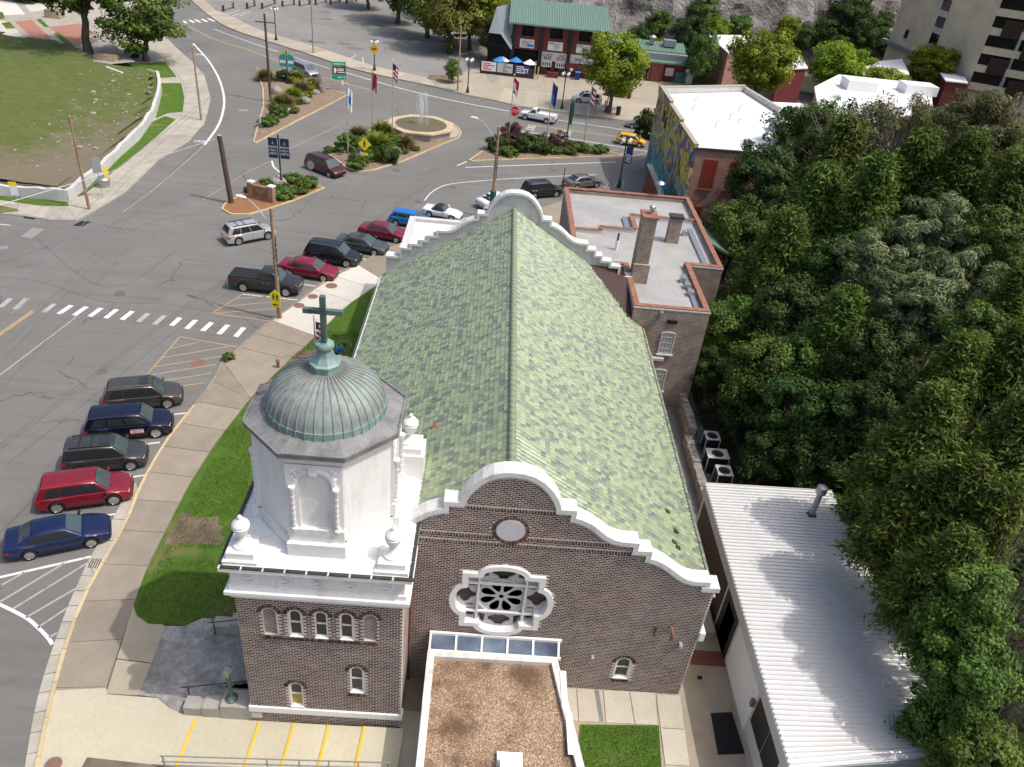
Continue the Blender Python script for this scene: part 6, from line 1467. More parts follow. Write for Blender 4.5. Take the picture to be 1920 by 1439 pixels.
t = signpost((-20.93, 137.82), 3.0, 'amber diamond warning sign on the far sidewalk lamp post', rz=0, z0=.12)
plate('sign_panel', diamond(3.4, .85), 'sign_amber', t, -.12)
mb = MB(); mb.prism_y([(-.4, 3.2), (.2, 3.35), (.2, 3.2), (.4, 3.45), (.2, 3.7), (.2, 3.53), (-.4, 3.4)], -.165, -.15); part('symbol', mb, 'sign_brown', t, local=True)
t = signpost((-15.82, 53.91), 2.6, 'yellow school crossing sign by the wooden pole at the crosswalk', rz=-.15)
plate('sign_panel', [(-.42, 1.75), (.42, 1.75), (.42, 2.35), (0, 2.75), (-.42, 2.35)], 'sign_yellow', t); plate('sign_plate', rect(.36, 1.25, 1.68), 'sign_yellow', t)
walker(t, -.14, 2.05, .62); walker(t, .16, 2.05, .62)
mb = MB(); mb.prism_y([(-.25, 1.46), (-.05, 1.58), (-.05, 1.5), (.25, 1.5), (.25, 1.42), (-.05, 1.42), (-.05, 1.34)], -.075, -.062); part('symbol', mb, 'black', t, local=True)
t = signpost((-19.71, 84.11), 2.1, 'back of a grey octagonal sign beside the maroon minivan', rz=0)
plate('sign_panel', [(.42 * math.cos(R_(22.5 + 45 * i)), 2.0 + .5 * math.sin(R_(22.5 + 45 * i))) for i in range(8)], 'sign_grey', t)
t = signpost((2.35, 111.04), 2.9, 'red stop sign by the flag island', rz=.1)
plate('sign_panel', [(.78 * math.cos(R_(22.5 + 45 * i)), 2.7 + .78 * math.sin(R_(22.5 + 45 * i))) for i in range(8)], 'sign_white', t, -.03); plate('sign_face', [(.7 * math.cos(R_(22.5 + 45 * i)), 2.7 + .7 * math.sin(R_(22.5 + 45 * i))) for i in range(8)], 'sign_red', t, -.06, .012)
lettering('STOP', .55, 'sign_white', t, face_mat((0, -.078, 2.7), (1, 0, 0), (0, 0, 1)), .85)
t = signpost((-44.28, 70.86), 2.4, 'white pole sign with yellow top by the corner verge', rz=.1); plate('sign_panel', rect(.32, 1.2, 2.1), 'sign_white', t); plate('sign_plate', rect(.35, 2.1, 2.5), 'sign_yellow', t)
t = signpost((-38.17, 74.76), 4.2, 'grey sign panel beside a yellow arrow before the broken wall', rz=.6); plate('sign_panel', rect(.4, 2.6, 4.1), 'sign_grey', t); plate('sign_plate', [(.5, 2.1), (.95, 2.0), (.9, 3.2), (.6, 3.0)], 'sign_yellow', t)
t = signpost((-29.04, 98.71), 2.3, 'narrow white pole sign at the left edge of the shrub island', rz=-.9); plate('sign_panel', rect(.25, 1.6, 2.3), 'sign_white', t)
t = signpost((-22.23, 26.27), 1.9, 'red sign cut by the left edge beside the white hatching', rz=.5); plate('sign_panel', [(-.3 + .35 * math.cos(R_(22.5 + 45 * i)), 1.9 + .35 * math.sin(R_(22.5 + 45 * i))) for i in range(8)], 'sign_red', t)
t = signpost((-24.42, 123.25), 1.8, 'green and brown direction sign stack at the tip of the shrub island', rz=.28, z0=.1)
mb = MB(); mb.tube([(.9, 0, 0), (.9, 0, 1.8)], .03, 6); part('post', mb, 'sign_grey', t, local=True)
for z0, z1, m in ((1.6, 2.25, 'sign_green'), (2.3, 3.45, 'sign_brown'), (3.5, 4.1, 'sign_green')): plate('sign_panel', rect(1.0, z0, z1, .45), m, t, -.04)
plate('sign_plate', rect(.12, .8, 1.5, .95), 'sign_white', t)
mb = MB(); mb.prism_y([(-.3, 2.55), (-.1, 2.45), (.1, 2.9), (-.05, 3.25), (-.3, 3.2)], -.09, -.075); part('emblem', mb, 'sign_white', t, local=True)
for z, a, b, m in ((1.92, .25, .85, 'sign_white'), (1.95, 1.05, 1.3, 'sign_white'), (2.62, .25, 1.3, 'sign_white'), (2.88, .2, 1.1, 'sign_white'), (3.1, .2, 1.15, 'sign_white'), (3.8, -.3, .8, 'sign_white'), (3.8, .95, 1.25, 'sign_white')):
    mb = MB(); mb.box(a, b, -.085, -.074, z - .06, z + .06); part('sign_text_line', mb, m, t, local=True)
# banner poles and globe lamps
def lamp_pole(base, h, label, globes=4, banner=None, z0=.1, mat='greenpole', rz=0, scale=1.0, cat='lamp post'):
    t = thing('street_lamp', label, cat, (*base, z0), rz, 'dark green street lamps')
    mb = MB(); mb.lathe([(.28, 0), (.28, .35), (.2, .45), (.16, .9), (.09, 1.0), (.075, h - .3), (.11, h - .25), (.07, h)], 12); part('post', mb, mat, t, 40, local=True)
    for k in range(globes):
        a_ = 2 * math.pi * k / max(globes, 1) + .5; x, y = .55 * math.cos(a_), .55 * math.sin(a_)
        mb = MB(); mb.tube([(0, 0, h - .25), (x * .7, y * .7, h - .1), (x, y, h - .05), (x, y, h - .15)], .035, 6); arm = part('lamp_arm', mb, mat, t, local=True)
        mb = MB(); zc = h - .42; mb.lathe([(.05, zc + .26), (.16, zc + .2), (.24, zc), (.17, zc - .2), (0, zc - .25)][::-1], 12, (x, y, 0)); part('globe', mb, 'lamp_globe', arm, 50, local=True)
    return t
t = lamp_pole((-22.49, 82.20), 5.6, 'dark lamp post with two navy banners on the mulched island', 0)
for sx in (-1, 1):
    mb = MB(); mb.prism_y([(sx * .14, 3.1), (sx * 1.08, 3.1), (sx * 1.08, 5.2), (sx * .14, 5.2)] if sx > 0 else [(sx * 1.08, 3.1), (sx * .14, 3.1), (sx * .14, 5.2), (sx * 1.08, 5.2)], -.02, .02); bn = part('banner', mb, 'navy', t, local=True)
    for z, tx in ((4.25, 'MATH'), (3.9, '+SCI+'), (3.55, 'ARTS')): lettering(tx, .33, 'sign_white', bn, face_mat((sx * .61, -.025, z), (1, 0, 0), (0, 0, 1)))
    mb = MB(); mb.prism_y([(sx * .61 - .12, 4.55), (sx * .61 + .12, 4.55), (sx * .61, 4.95)], -.03, -.021); part('emblem', mb, 'sign_grey', bn, local=True)
    for z in (3.1, 5.2): mb = MB(); mb.bar((0, 0, z), (sx * 1.1, 0, z), .03, .03); part('banner_arm', mb, 'black', t, local=True)
t = lamp_pole((-31.97, 124.51), 4.6, 'dark post with two teal and lime banners in the upper shrub island', 0)
for sx in (-1, 1):
    for z0, z1, m in ((2.4, 3.9, 'teal'), (3.9, 4.5, 'lime_cloth')):
        mb = MB(); mb.prism_y(sorted([(sx * .14, z0), (sx * 1.1, z0)]) + sorted([(sx * .14, z1), (sx * 1.1, z1)], reverse=True), -.02, .02); bn = part('banner', mb, m, t, local=True)
    mb = MB(); mb.prism_y([(sx * .6 - .4, 2.9), (sx * .6 + .4, 2.9), (sx * .6 + .4, 3.3), (sx * .6 - .4, 3.3)], -.03, -.021); part('banner_panel', mb, 'cloth_white', t, local=True)
    mb = MB(); mb.prism_y([(sx * .6 - .45, 3.9), (sx * .6 + .45, 3.9), (sx * .6 - sx * .3, 4.3)], -.03, -.021); part('emblem', mb, 'teal', t, local=True)
lamp_pole((-41.01, 153.31), 5.6, 'globe street lamp on the sidewalk beside the car park', 4); lamp_pole((-20.93, 137.82), 4.9, 'globe street lamp behind the amber warning sign', 4)
lamp_pole((-4.96, 129.21), 5.4, 'globe street lamp next to the tan utility pole', 4); lamp_pole((9.85, 125.12), 5.6, 'dark street lamp in front of the white parked car', 4)
lamp_pole((16.83, 125.77), 5.2, 'dark street lamp beside the lime green street tree', 0)
t = lamp_pole((15.26, 92.14), 6.0, 'dark street lamp with a blue flag banner behind the annex', 4)
mb = MB(); mb.prism_y([(.15, 2.9), (.95, 2.9), (.95, 4.9), (.15, 4.9)], -.02, .02); bn = part('banner', mb, 'sign_blue', t, local=True)
for k in range(4): mb = MB(); mb.bar((.25, -.03, 3.25 + k * .25), (.85, -.03, 3.05 + k * .25), .012, .09); part('banner_stripe', mb, 'sign_white', bn, local=True)
t = lamp_pole((9.43, 105.05), 6.0, 'dark post with a furled green banner on the flag island', 0)
mb = MB(); mb.prism_y([(.05, 3.4), (.35, 3.1), (.5, 4.6), (.45, 6.0), (.1, 6.2)], -.06, .06); part('banner', mb, 'cloth_green', t, local=True)
# flags
def flagpole(base, h, label, parts_, z0=.1, ln=1.9, seed=1):
    t = thing('flagpole', label, 'flagpole', (*base, z0), 0, 'flagpoles')
    mb = MB(); mb.tube([(0, 0, 0), (0, 0, h * .5), (0, 0, h)], [.07, .06, .035], 8); part('pole', mb, 'pole_metal', t, 50, local=True)
    mb = MB(); mb.lathe([(0, h), (.08, h + .04), (.09, h + .1), (.06, h + .16), (0, h + .18)], 8); part('finial', mb, 'sign_white', t, 50, local=True)
    # drooping cloth: vertical folds hanging from the hoist
    rg = random.Random(seed); nu, nv = 9, 10; wd = .62
    def P(u, v_):
        x = .05 + u * wd * (1 - .15 * v_) + .04 * math.sin(9 * u + seed); y = .09 * math.sin(u * 11 + v_ * 2 + seed); z = h - .25 - v_ * ln - u * .55
        return (x, y, z)
    for (u0, u1, v0, v1, m) in parts_:
        mb = MB(); k = 5
        for i in range(k + 1):
            for j in range(k + 1): mb.v.append(P(lerp(u0, u1, i / k), lerp(v0, v1, j / k)))
        for i in range(k):
            for j in range(k): q = i * (k + 1) + j; mb.f.append((q, q + 1, q + k + 2, q + k + 1)); mb.m.append(0)
        part('flag', mb, m, t, 60, local=True)
    return t
us = [(0, 1, i / 7, (i + 1) / 7, 'cloth_red' if i % 2 == 0 else 'cloth_white') for i in range(3, 7)] + [(.45, 1, i / 7, (i + 1) / 7, 'cloth_red' if i % 2 == 0 else 'cloth_white') for i in range(3)] + [(0, .45, 0, 3 / 7, 'navy')]
flagpole((-17.14, 92.28), 8.8, 'flagpole with a white flag bearing a blue emblem', [(0, 1, 0, .35, 'cloth_white'), (0, .3, .35, .7, 'cloth_white'), (.3, .75, .35, .7, 'cloth_blue'), (.75, 1, .35, .7, 'cloth_white'), (0, 1, .7, 1, 'cloth_white')], ln=2.4, seed=2)
flagpole((-16.07, 103.81), 8.0, 'flagpole with a dark red furled flag between two others', [(0, .4, 0, 1, 'cloth_red'), (.4, .6, 0, .8, 'navy'), (.6, 1, 0, 1, 'cloth_red')], ln=2.2, seed=3)
flagpole((-13.42, 103.49), 9.3, 'flagpole with a striped flag beside the fountain', us, ln=1.8, seed=4)
flagpole((1.77, 105.47), 8.6, 'flagpole with a red and white flag behind the stop sign', [(0, 1, 0, .3, 'cloth_red'), (0, .5, .3, .8, 'cloth_white'), (.5, 1, .3, .6, 'cloth_red'), (.5, 1, .6, 1, 'cloth_white'), (0, .5, .8, 1, 'cloth_red')], ln=1.9, seed=5)
flagpole((6.77, 104.70), 8.6, 'flagpole with a furled blue flag in the flag island', [(0, 1, 0, .5, 'sign_blue'), (0, .55, .5, 1, 'cloth_blue'), (.55, 1, .5, 1, 'sign_blue')], ln=2.6, seed=6)
flagpole((11.85, 105.78), 8.4, 'flagpole with a striped flag at the right end of the flag island', us, ln=2.2, seed=7)
flagpole((-11.65, 48.4), 3.9, 'slender flagpole with a striped flag on the church lawn', us, ln=1.5, seed=8)
# brick entrance sign on the island
(bx0, by0), (bx1, by1) = (-24.59, 78.50), (-22.31, 77.71)
bs = thing('brick_sign', 'low brick monument sign with end piers on the mulched island', 'sign', ((bx0 + bx1) / 2, (by0 + by1) / 2, .1), math.atan2(by1 - by0, bx1 - bx0))
hl = math.hypot(bx1 - bx0, by1 - by0) / 2
mb = MB(); mb.box(-hl, hl, -.2, .2, 0, 1.35); part('wall', mb, 'brick_red', bs, local=True)
mb = MB(); mb.box(-hl + .1, hl - .1, -.26, .26, 1.352, 1.47); part('cap_course', mb, 'rust', bs, local=True)
mb = MB(); mb.box(-hl + .35, hl - .35, -.235, -.2, .35, 1.15); pn = part('panel', mb, 'mulch', bs, local=True)
for k in range(3):
    mb = MB(); mb.box(-hl + .7 + .2 * k, hl - .7 - .2 * k, -.25, -.236, 1.0 - k * .22, 1.08 - k * .22); part('sign_text_line', mb, 'rubble', pn, local=True)
for sx in (-1, 1): mb = MB(); mb.box(sx * hl - .28, sx * hl + .28, -.3, .3, 0, 1.6); mb.box(sx * hl - .33, sx * hl + .33, -.35, .35, 1.602, 1.75, 1); part('pier', mb, ['brick_red', 'cope'], bs, local=True)
# fountain
fx, fy = (-10.01, 106.50)
ft = thing('fountain', 'octagonal stone fountain with a tall water jet', 'fountain', (fx, fy, .12))
oc = lambda r, a0=22.5: [(r * math.cos(R_(a0 + 45 * i)), r * math.sin(R_(a0 + 45 * i))) for i in range(8)]
ci = lambda r, n=32: [(r * math.cos(2 * math.pi * i / n), r * math.sin(2 * math.pi * i / n)) for i in range(n)]
FR = 4.6
mb = MB(); mb.prism(oc(FR - .3), 0, .8, 0, [ci(FR * .77)]); part('basin_wall', mb, 'fountain_side', ft, local=True)
mb = MB(); mb.prism(oc(FR), .8, 1.0, 0, [ci(FR * .75)]); part('rim', mb, 'fountain_stone', ft, local=True)
mb = MB(); mb.lathe([(FR * .77, .98), (FR * .75, .5), (FR * .735, .1)], 40); part('bowl', mb, 'fountain_tile', ft, 60, local=True)
mb = MB(); mb.loops([ci(FR * .73)], lambda p: (p[0], p[1], .17)); part('water', mb, 'water', ft, local=True)
rg = random.Random(4); mb = MB()
for k in range(70):
    a_ = rg.uniform(0, 6.28); r = abs(rg.gauss(0, .9)); mb.lathe([(0, -.05), (rg.uniform(.12, .34), .0), (0, rg.uniform(.1, .34))], 7, (r * math.cos(a_), r * math.sin(a_) * .8, .2))
part('foam', mb, 'foam', ft, 50, local=True, kind='stuff')
mb = MB()
for k in range(20):
    a_ = rg.uniform(0, 6.28); sp = rg.uniform(.2, 1.1); tp = rg.uniform(3.4, 4.9); pts = [(sp * u * math.cos(a_), sp * u * math.sin(a_), .4 + tp * (1 - (2 * u - 1) ** 2) if u > .5 else .4 + tp * (1 - (2 * u - 1) ** 2)) for u in [i / 9 for i in range(10)]]
    mb.tube(pts, [.02, .018, .016, .016, .02, .03, .02, .016, .012, .008], 4)
part('water_jet', mb, 'jet', ft, 60, local=True, kind='stuff')
# things on the pavements
t = thing('litter_bin', 'black litter bin at the kerb under the street tree', 'bin', (*(18.55, 124.56), .15)); mb = MB(); mb.lathe([(.34, 0), (.36, 1.05), (.4, 1.1), (.36, 1.25), (.15, 1.32)], 12); part('body', mb, 'black', t, 40, local=True)
t = thing('hydrant_post', 'small post at the sidewalk edge near the dome', 'post', (*(-14.12, 47.38), .12)); mb = MB(); mb.lathe([(.11, 0), (.11, .5), (.16, .52), (.13, .62), (.05, .7)], 8); part('body', mb, 'rust', t, 40, local=True)
t = thing('storm_barrel', 'grey tub beside the grey panel at the broken wall', 'tub', (*(-39.26, 77.79), .14)); mb = MB(); mb.lathe([(.5, 0), (.62, .75), (.66, .8), (.5, .95)], 12); part('body', mb, 'steel', t, 40, local=True)
t = thing('bollard', 'yellow post beside the street tree trunk', 'bollard', (*(16.92, 128.61), .14)); mb = MB(); mb.lathe([(.16, 0), (.16, 1.0), (.1, 1.08)], 10); part('body', mb, 'kerb', t, 40, local=True)
t = thing('pedestal_pole', 'thin grey post beside the rust edged roof', 'post', (*(8.03, 86.76), .14)); mb = MB(); mb.tube([(0, 0, 0), (0, 0, 3.4)], .05, 6); part('shaft', mb, 'black', t, local=True)
t = thing('garden_hose', 'pale loop of garden hose on the church lawn', 'hose', (*(-10.11, 50.96), .14)); mb = MB(); mb.tube([(.55 * math.cos(a_), .7 * math.sin(a_), .03) for a_ in [i * .3 for i in range(18)]], .018, 5); part('coil', mb, 'lime_cloth', t, local=True)
# barriers at the back of the car park
for i, (a, b) in enumerate((((-57.26, 175.47), (-56.64, 179.90)), ((-53.96, 180.91), (-53.55, 184.68)), ((-51.30, 182.59), (-50.51, 189.57)), ((-48.23, 187.38), (-46.59, 190.64)), ((-45.18, 190.08), (-43.77, 193.23)), ((-42.38, 193.38), (-41.07, 198.07)), ((-39.57, 195.96), (-38.40, 200.64)), ((-36.60, 199.46), (-35.10, 203.64)))):
    t = thing('barrier', 'low timber barrier at the back of the car park, %s from the left' % ('first', 'second', 'third', 'fourth', 'fifth', 'sixth', 'seventh', 'eighth')[i], 'barrier', (*a, 0), 0, 'barriers in the car park')
    A = Vector((*a, 0)); B = Vector((*b, 0))
    for z in (.45, .95): mb = MB(); mb.bar(A + Vector((0, 0, z)), B + Vector((0, 0, z)), .12, .22); part('rail', mb, 'wood_grey', t)
    for q in (A, B): mb = MB(); mb.box(q.x - .2, q.x + .2, q.y - .2, q.y + .2, 0, 1.15); part('post', mb, 'wood_dark', t)

# ================================================================ OTHER BUILDINGS
pub = thing('pub', 'two storey red pub with green metal shed roof at the cliff foot', 'building', (9, 147, 0))
PX0, PX1, PY = 1.3, 17.4, 147.0
mb = MB(); mb.box(PX0 + .2, PX1, PY + 1.6, PY + 9, 0, 8.3); part('rear_wall', mb, 'brown_screen', pub)
# sloping ribbed roof
mb = MB(); n = 42; vs = []
for k in range(n):
    x = PX0 - .5 + (PX1 + .9 - PX0 + .5) * k / n; st = (PX1 + 1.4 - PX0) / n
    for dx, dz in ((0, 0), (.6 * st, 0), (.68 * st, .09), (.9 * st, .09)): vs += [(x + dx, PY - 1.6, 8.35 + dz), (x + dx, PY + 8.2, 10.9 + dz)]
mb.add(vs, [(2 * i, 2 * i + 2, 2 * i + 3, 2 * i + 1) for i in range(len(vs) // 2 - 1)]); part('ribbed_roof', mb, 'green_metal', pub)
mb = MB(); mb.box(PX0 - .5, PX1 + .9, PY - 1.62, PY - 1.56, 8.15, 8.36); part('eave_fascia', mb, 'green_metal', pub)
for x in (1.7, 6.6, 11.6, 16.6):
    mb = MB(); mb.box(x - .3, x + .3, PY - .35, PY + .25, 0, 8.4); part('column', mb, 'trim', pub)
for k, (x0, x1) in enumerate(((2.0, 6.3), (6.9, 11.3), (11.9, 16.3))):
    mb = MB(); mb.box(x0, x0 + 1.1, PY, PY + .3, 4.0, 8.2); mb.box(x1 - 1.1, x1, PY, PY + .3, 4.0, 8.2); mb.box(x0 + 1.1, x1 - 1.1, PY, PY + .3, 4.0, 6.2); part('upper_wall', mb, 'redwood', pub)
    mb = MB(); mb.box(x0 + 1.1, x1 - 1.1, PY + .5, PY + .6, 6.2, 8.2); part('opening', mb, 'dark', pub)
    mb = MB(); mb.box(x0 + .9, x1 - .9, PY - .1, PY - .02, 4.3, 5.7); bn = part('banner', mb, 'sign_white', pub)
    off = OFF[pub.name]
    for j in range(4): mb = MB(); mb.box(x0 + (1.9 if k else 1.2), x1 - 1.2 - .3 * (j % 2), PY - .14, PY - .11, 5.3 - j * .26, 5.4 - j * .26); part('sign_text_line', mb, 'sign_red' if j == 1 else 'sign_grey', bn)
    if k: lettering('LIVE', .5, 'black', bn, face_mat(Vector((x0 + 1.45, PY - .15, 5.4)) - off, (1, 0, 0), (0, 0, 1)))
    else: mb = MB(); mb.box(x0 + 2.2, x1 - 1.0, PY - .15, PY - .12, 4.5, 4.9); part('banner_picture', mb, 'cloth_blue', bn)
mb = MB(); mb.box(6.3, 16.9, PY - .05, PY + .2, 2.5, 3.95); part('sign_band', mb, 'fascia', pub)
for x, z, tx in ((8.0, 3.45, 'COLD'), (8.0, 2.95, 'BEER'), (10.4, 3.45, 'LIVE'), (10.4, 2.95, 'MUSIC'), (13.4, 3.2, 'BAR')):
    o = lettering(tx, .62, 'black', pub, face_mat(Vector((x, PY - .08, z)) - off, (1, 0, 0), (0, 0, 1)))
for x0, x1 in ((7.0, 8.8), (9.5, 11.2)):
    mb = MB(); mb.box(x0, x1, PY - .06, PY + .2, 1.5, 2.48); part('hung_sign', mb, 'sign_white', pub)
    mb = MB(); 
    for q in range(4): mb.box(x0 + .2 + q * .4, x0 + .42 + q * .4, PY - .09, PY - .065, 1.7, 2.3)
    part('sign_marks', mb, 'black', pub, kind='stuff')
mb = MB(); mb.box(6.2, 17.0, PY + .3, PY + .5, 0, 2.5); part('lower_wall', mb, 'redwood', pub)
for x0, x1 in ((7.1, 8.7), (9.6, 11.2), (12.6, 15.5)):
    mb = MB(); mb.box(x0, x1, PY + .24, PY + .296, .9, 2.4); part('window', mb, 'glass_dark', pub)
mb = MB(); mb.box(8.75, 9.5, PY + .22, PY + .29, 0, 2.1); part('door', mb, 'redwood', pub)
mb = MB(); mb.prism_y([(11.4, 1.6), (16.8, .9), (16.8, 2.2), (11.4, 2.6)], PY - .6, PY - .4); part('awning_board', mb, 'redwood', pub)
mb = MB(); mb.prism_y([(12.35 + .35 * x, 1.55 + .35 * z) for x, z in ((0, -1), (.9, .1), (.7, .7), (.3, .75), (0, .45), (-.3, .75), (-.7, .7), (-.9, .1))], PY - .66, PY - .62); part('heart_sign', mb, 'sign_white', pub)
mb = MB(); mb.poly([(-1.6, 154.5, 9.2), (.6, 155.5, 9.8), (.9, 147.0, 7.0), (-.5, 145.0, 6.4)][::-1]); mb.poly([(-2.6, 146.5, 6.2), (-.5, 145.0, 6.4), (.9, 147, 7.0), (-1.6, 154.5, 9.2)][::-1]); mb.poly([(-.5, 145.0, 6.4), (1.5, 144.2, 4.2), (1.6, 146.2, 4.6), (.9, 147, 7.0)]); part('side_roof', mb, 'grey_metal', pub)
mb = MB(); mb.box(-2.6, 1.4, 147, 147.3, 0, 6); part('side_wall', mb, 'dark', pub)
mb = MB(); mb.box(1.9, 6.3, PY + 1.2, PY + 1.5, 0, 4); part('terrace_back', mb, 'dark', pub)
# terrace fence with its banners, parasols
fe = thing('terrace_fence', 'dark fence hung with printed banners in front of the pub terrace', 'fence', (1, 144, .15))
fa, fb_ = Vector((-3.55, 143.35)), Vector((5.73, 142.92)); dv = (fb_ - fa); Ln = dv.length; dv.normalize(); an_ = math.atan2(dv.y, dv.x)
fe.location = (fa.x, fa.y, .15); fe.rotation_euler = (0, 0, an_)
mb = MB(); mb.box(0, Ln, 0, .12, 0, 1.6); part('panel', mb, 'brown_screen', fe, local=True)
for k, (u0, u1, m) in enumerate(((.02, .29, 'sign_white'), (.31, .60, 'greywhite'), (.63, .92, 'sign_blue'))):
    mb = MB(); mb.box(Ln * u0, Ln * u1, -.08, -.01, .5, 2.0); bn = part('banner', mb, m, fe, local=True)
    for j in range(4):
        mb = MB(); z = 1.75 - j * .32; mb.box(Ln * lerp(u0, u1, .12 if k != 1 else .4), Ln * lerp(u0, u1, (.6, .9, .5, .7)[j]), -.1, -.085, z - .07, z + .07); part('sign_text_line', mb, ('sign_red', 'verd_dark', 'sign_white')[k], bn, local=True)
    if k == 2: lettering('$3', .95, 'sign_white', bn, face_mat((Ln * .84, -.1, 1.1), (1, 0, 0), (0, 0, 1)))
for u in (0, .3, .61, .97): mb = MB(); mb.box(Ln * u - .06, Ln * u + .06, -.06, .1, 0, 1.9); part('post', mb, 'black', fe, local=True)
mb = MB(); mb.box(Ln + .05, Ln + .2, -.1, .15, 0, 2.9); mb.box(Ln + .6, Ln + .8, 0, .2, 0, 2.0); part('gate_post', mb, 'kerb', fe, local=True, kind='stuff')
for i, ((x, y), m, lb) in enumerate((((-0.35, 143.45), 'cloth_blue', 'bright blue parasol furthest back on the pub terrace'), ((0.19, 143.92), 'cloth_white', 'white parasol between the two blue ones'), ((2.46, 144.51), 'cloth_blue', 'bright blue parasol between the two white ones'), ((4.89, 143.64), 'cloth_white', 'white parasol at the right end of the pub terrace'))):
    t = thing('parasol', lb, 'parasol', (x, y + 1.2, .15), 0, 'parasols on the pub terrace'); mb = MB(); mb.tube([(0, 0, 0), (0, 0, 2.6)], .04, 6); part('pole', mb, 'wood', t, local=True)
    mb = MB(); mb.lathe([(1.25, 2.05), (.65, 2.4), (.04, 2.75)], 8); part('canopy', mb, m, t, local=True)
t = thing('picnic_table', 'dark red timber table in front of the pub door', 'table', (9.1, PY - 1.4, .15)); mb = MB(); mb.box(-1.0, 1.0, -.4, .4, .72, .8); part('table_top', mb, 'redwood', t, local=True); mb = MB(); mb.box(-1.0, 1.0, -.42, .42, .05, .7); part('apron', mb, 'redwood', t, local=True)
t = thing('wheelie_bin', 'blue wheeled bin by the pub column', 'bin', (13.5, PY - 1.3, .15)); mb = MB(); mb.hexa([(-.35, -.35, 0), (.35, -.35, 0), (.35, .35, 0), (-.35, .35, 0), (-.45, -.45, 1.2), (.45, -.45, 1.2), (.45, .45, 1.2), (-.45, .45, 1.2)]); part('body', mb, 'sign_blue', t, local=True); mb = MB(); mb.box(-.48, .48, -.48, .48, 1.202, 1.28); part('lid', mb, 'cloth_blue', t, local=True)
# low green roofed shop to the right of the pub
gs = thing('green_roofed_shop', 'low dark red shop with green ribbed roof and grey flat strip', 'building', (30, 152, 0))
mb = MB(); mb.box(20.5, 33.5, 151.2, 158, 0, 3.4); part('wall', mb, 'redwood', gs)
mb = MB(); n = 30; vs = []
for k in range(n):
    x = 20 + 13.8 * k / n; st = 13.8 / n
    for dx, dz in ((0, 0), (.6 * st, 0), (.68 * st, .08), (.9 * st, .08)): vs += [(x + dx, 154.2, 4.6 + dz), (x + dx, 159, 5.5 + dz)]
mb.add(vs, [(2 * i, 2 * i + 2, 2 * i + 3, 2 * i + 1) for i in range(len(vs) // 2 - 1)]); part('ribbed_roof', mb, 'green_metal', gs)
mb = MB(); mb.box(20, 33.8, 152.6, 154.25, 3.4, 4.5); part('roof_strip', mb, 'grey_metal', gs); mb = MB(); mb.prism_y([(20, 3.2), (34.2, 3.2), (34.2, 3.45), (20, 3.45)], 150.6, 152.6); part('canopy', mb, 'green_metal', gs)
mb = MB(); mb.box(26.6, 29.2, 150.2, 151.2, 0, 3.3); part('doorway', mb, 'redwood', gs); mb = MB(); mb.box(27.2, 28.7, 150.12, 150.196, 0, 2.6); part('door', mb, 'brownwall', gs)
for x0, x1, z0, z1, m in ((29.8, 31.3, 1.2, 2.6, 'fascia'), (31.6, 33.8, .0, 2.0, 'verd_dark'), (33.9, 34.9, 0, 1.6, 'sign_white'), (35, 38.5, 0, 1.5, 'verd_dark'), (22.0, 24.0, 1.0, 2.6, 'sign_red'), (24.6, 26.2, .8, 2.5, 'glass_dark')):
    mb = MB(); mb.box(x0, x1, 150.9, 151.0, z0, z1); part('wall_board', mb, m, gs)
mb = MB(); mb.lathe([(.5, 5.3), (.5, 6.2), (.7, 6.25), (.7, 6.5), (.3, 6.8)], 10, (27.5, 157, 0)); part('roof_vent', mb, 'steel', gs); mb = MB(); mb.box(29.6, 31.8, 156, 157.5, 5.2, 6.3); part('roof_unit', mb, 'grey_metal', gs)
# shop with the mural
ms = thing('mural_shop', 'white roofed brick shop with a bright painted mural on its side wall', 'building', (24, 90, 0))
NC, FC = (20.0, 79.2), (19.6, 100.9); FRc = (31.6, 106.4); NR = (30.2, 80.0)
lp = [NC, NR, (33.6, 97), FRc, FC]
mb = MB(); mb.prism(grow(lp, -.0), 0, 9.2, 0, [grow(lp, -.35)]); part('wall', mb, 'brick_red', ms)
mb = MB(); mb.loops([grow(lp, -.3)], lambda p: (p[0], p[1], 9.0 + (p[1] - 79) * .012)); part('flat_roof', mb, 'white_roof', ms)
u = Vector(FC) - Vector(NC); ul = u.length; u.normalize(); nn_ = Vector((-u.y, u.x))
st = [(0, .36, 9.55), (.36, .66, 9.85), (.66, 1, 10.15)]
for a0, a1, z in st:
    p, q = Vector(NC) + u * ul * a0 + nn_ * .02, Vector(NC) + u * ul * a1 + nn_ * .02
    mb = MB(); mb.hexa([(p.x, p.y, 0), (q.x, q.y, 0), (q.x - nn_.x * .36, q.y - nn_.y * .36, 0), (p.x - nn_.x * .36, p.y - nn_.y * .36, 0), (p.x, p.y, z), (q.x, q.y, z), (q.x - nn_.x * .36, q.y - nn_.y * .36, z), (p.x - nn_.x * .36, p.y - nn_.y * .36, z)]); part('mural_wall', mb, 'mural', ms)
    mb = MB(); c_ = (p + q) / 2; mb.bar((p.x - nn_.x * .18, p.y - nn_.y * .18, z + .06), (q.x - nn_.x * .18, q.y - nn_.y * .18, z + .06), .5, .12); part('wall_cap', mb, 'old', ms)
for pa, pb, z in ((FC, FRc, 9.9), (FRc, (33.6, 97), 9.7), ((33.6, 97), NR, 9.5)):
    mb = MB(); mb.bar((*pa, z - .25), (*pb, z - .25), .4, .7); mb.bar((*pa, z + .16), (*pb, z + .16), .5, .1, 1); part('parapet', mb, ['greywhite', 'old'], ms)
mb = MB(); mb.bar((*NC, 9.25), (*NR, 9.25), .3, .14); part('eave_gutter', mb, 'gutter_metal', ms)
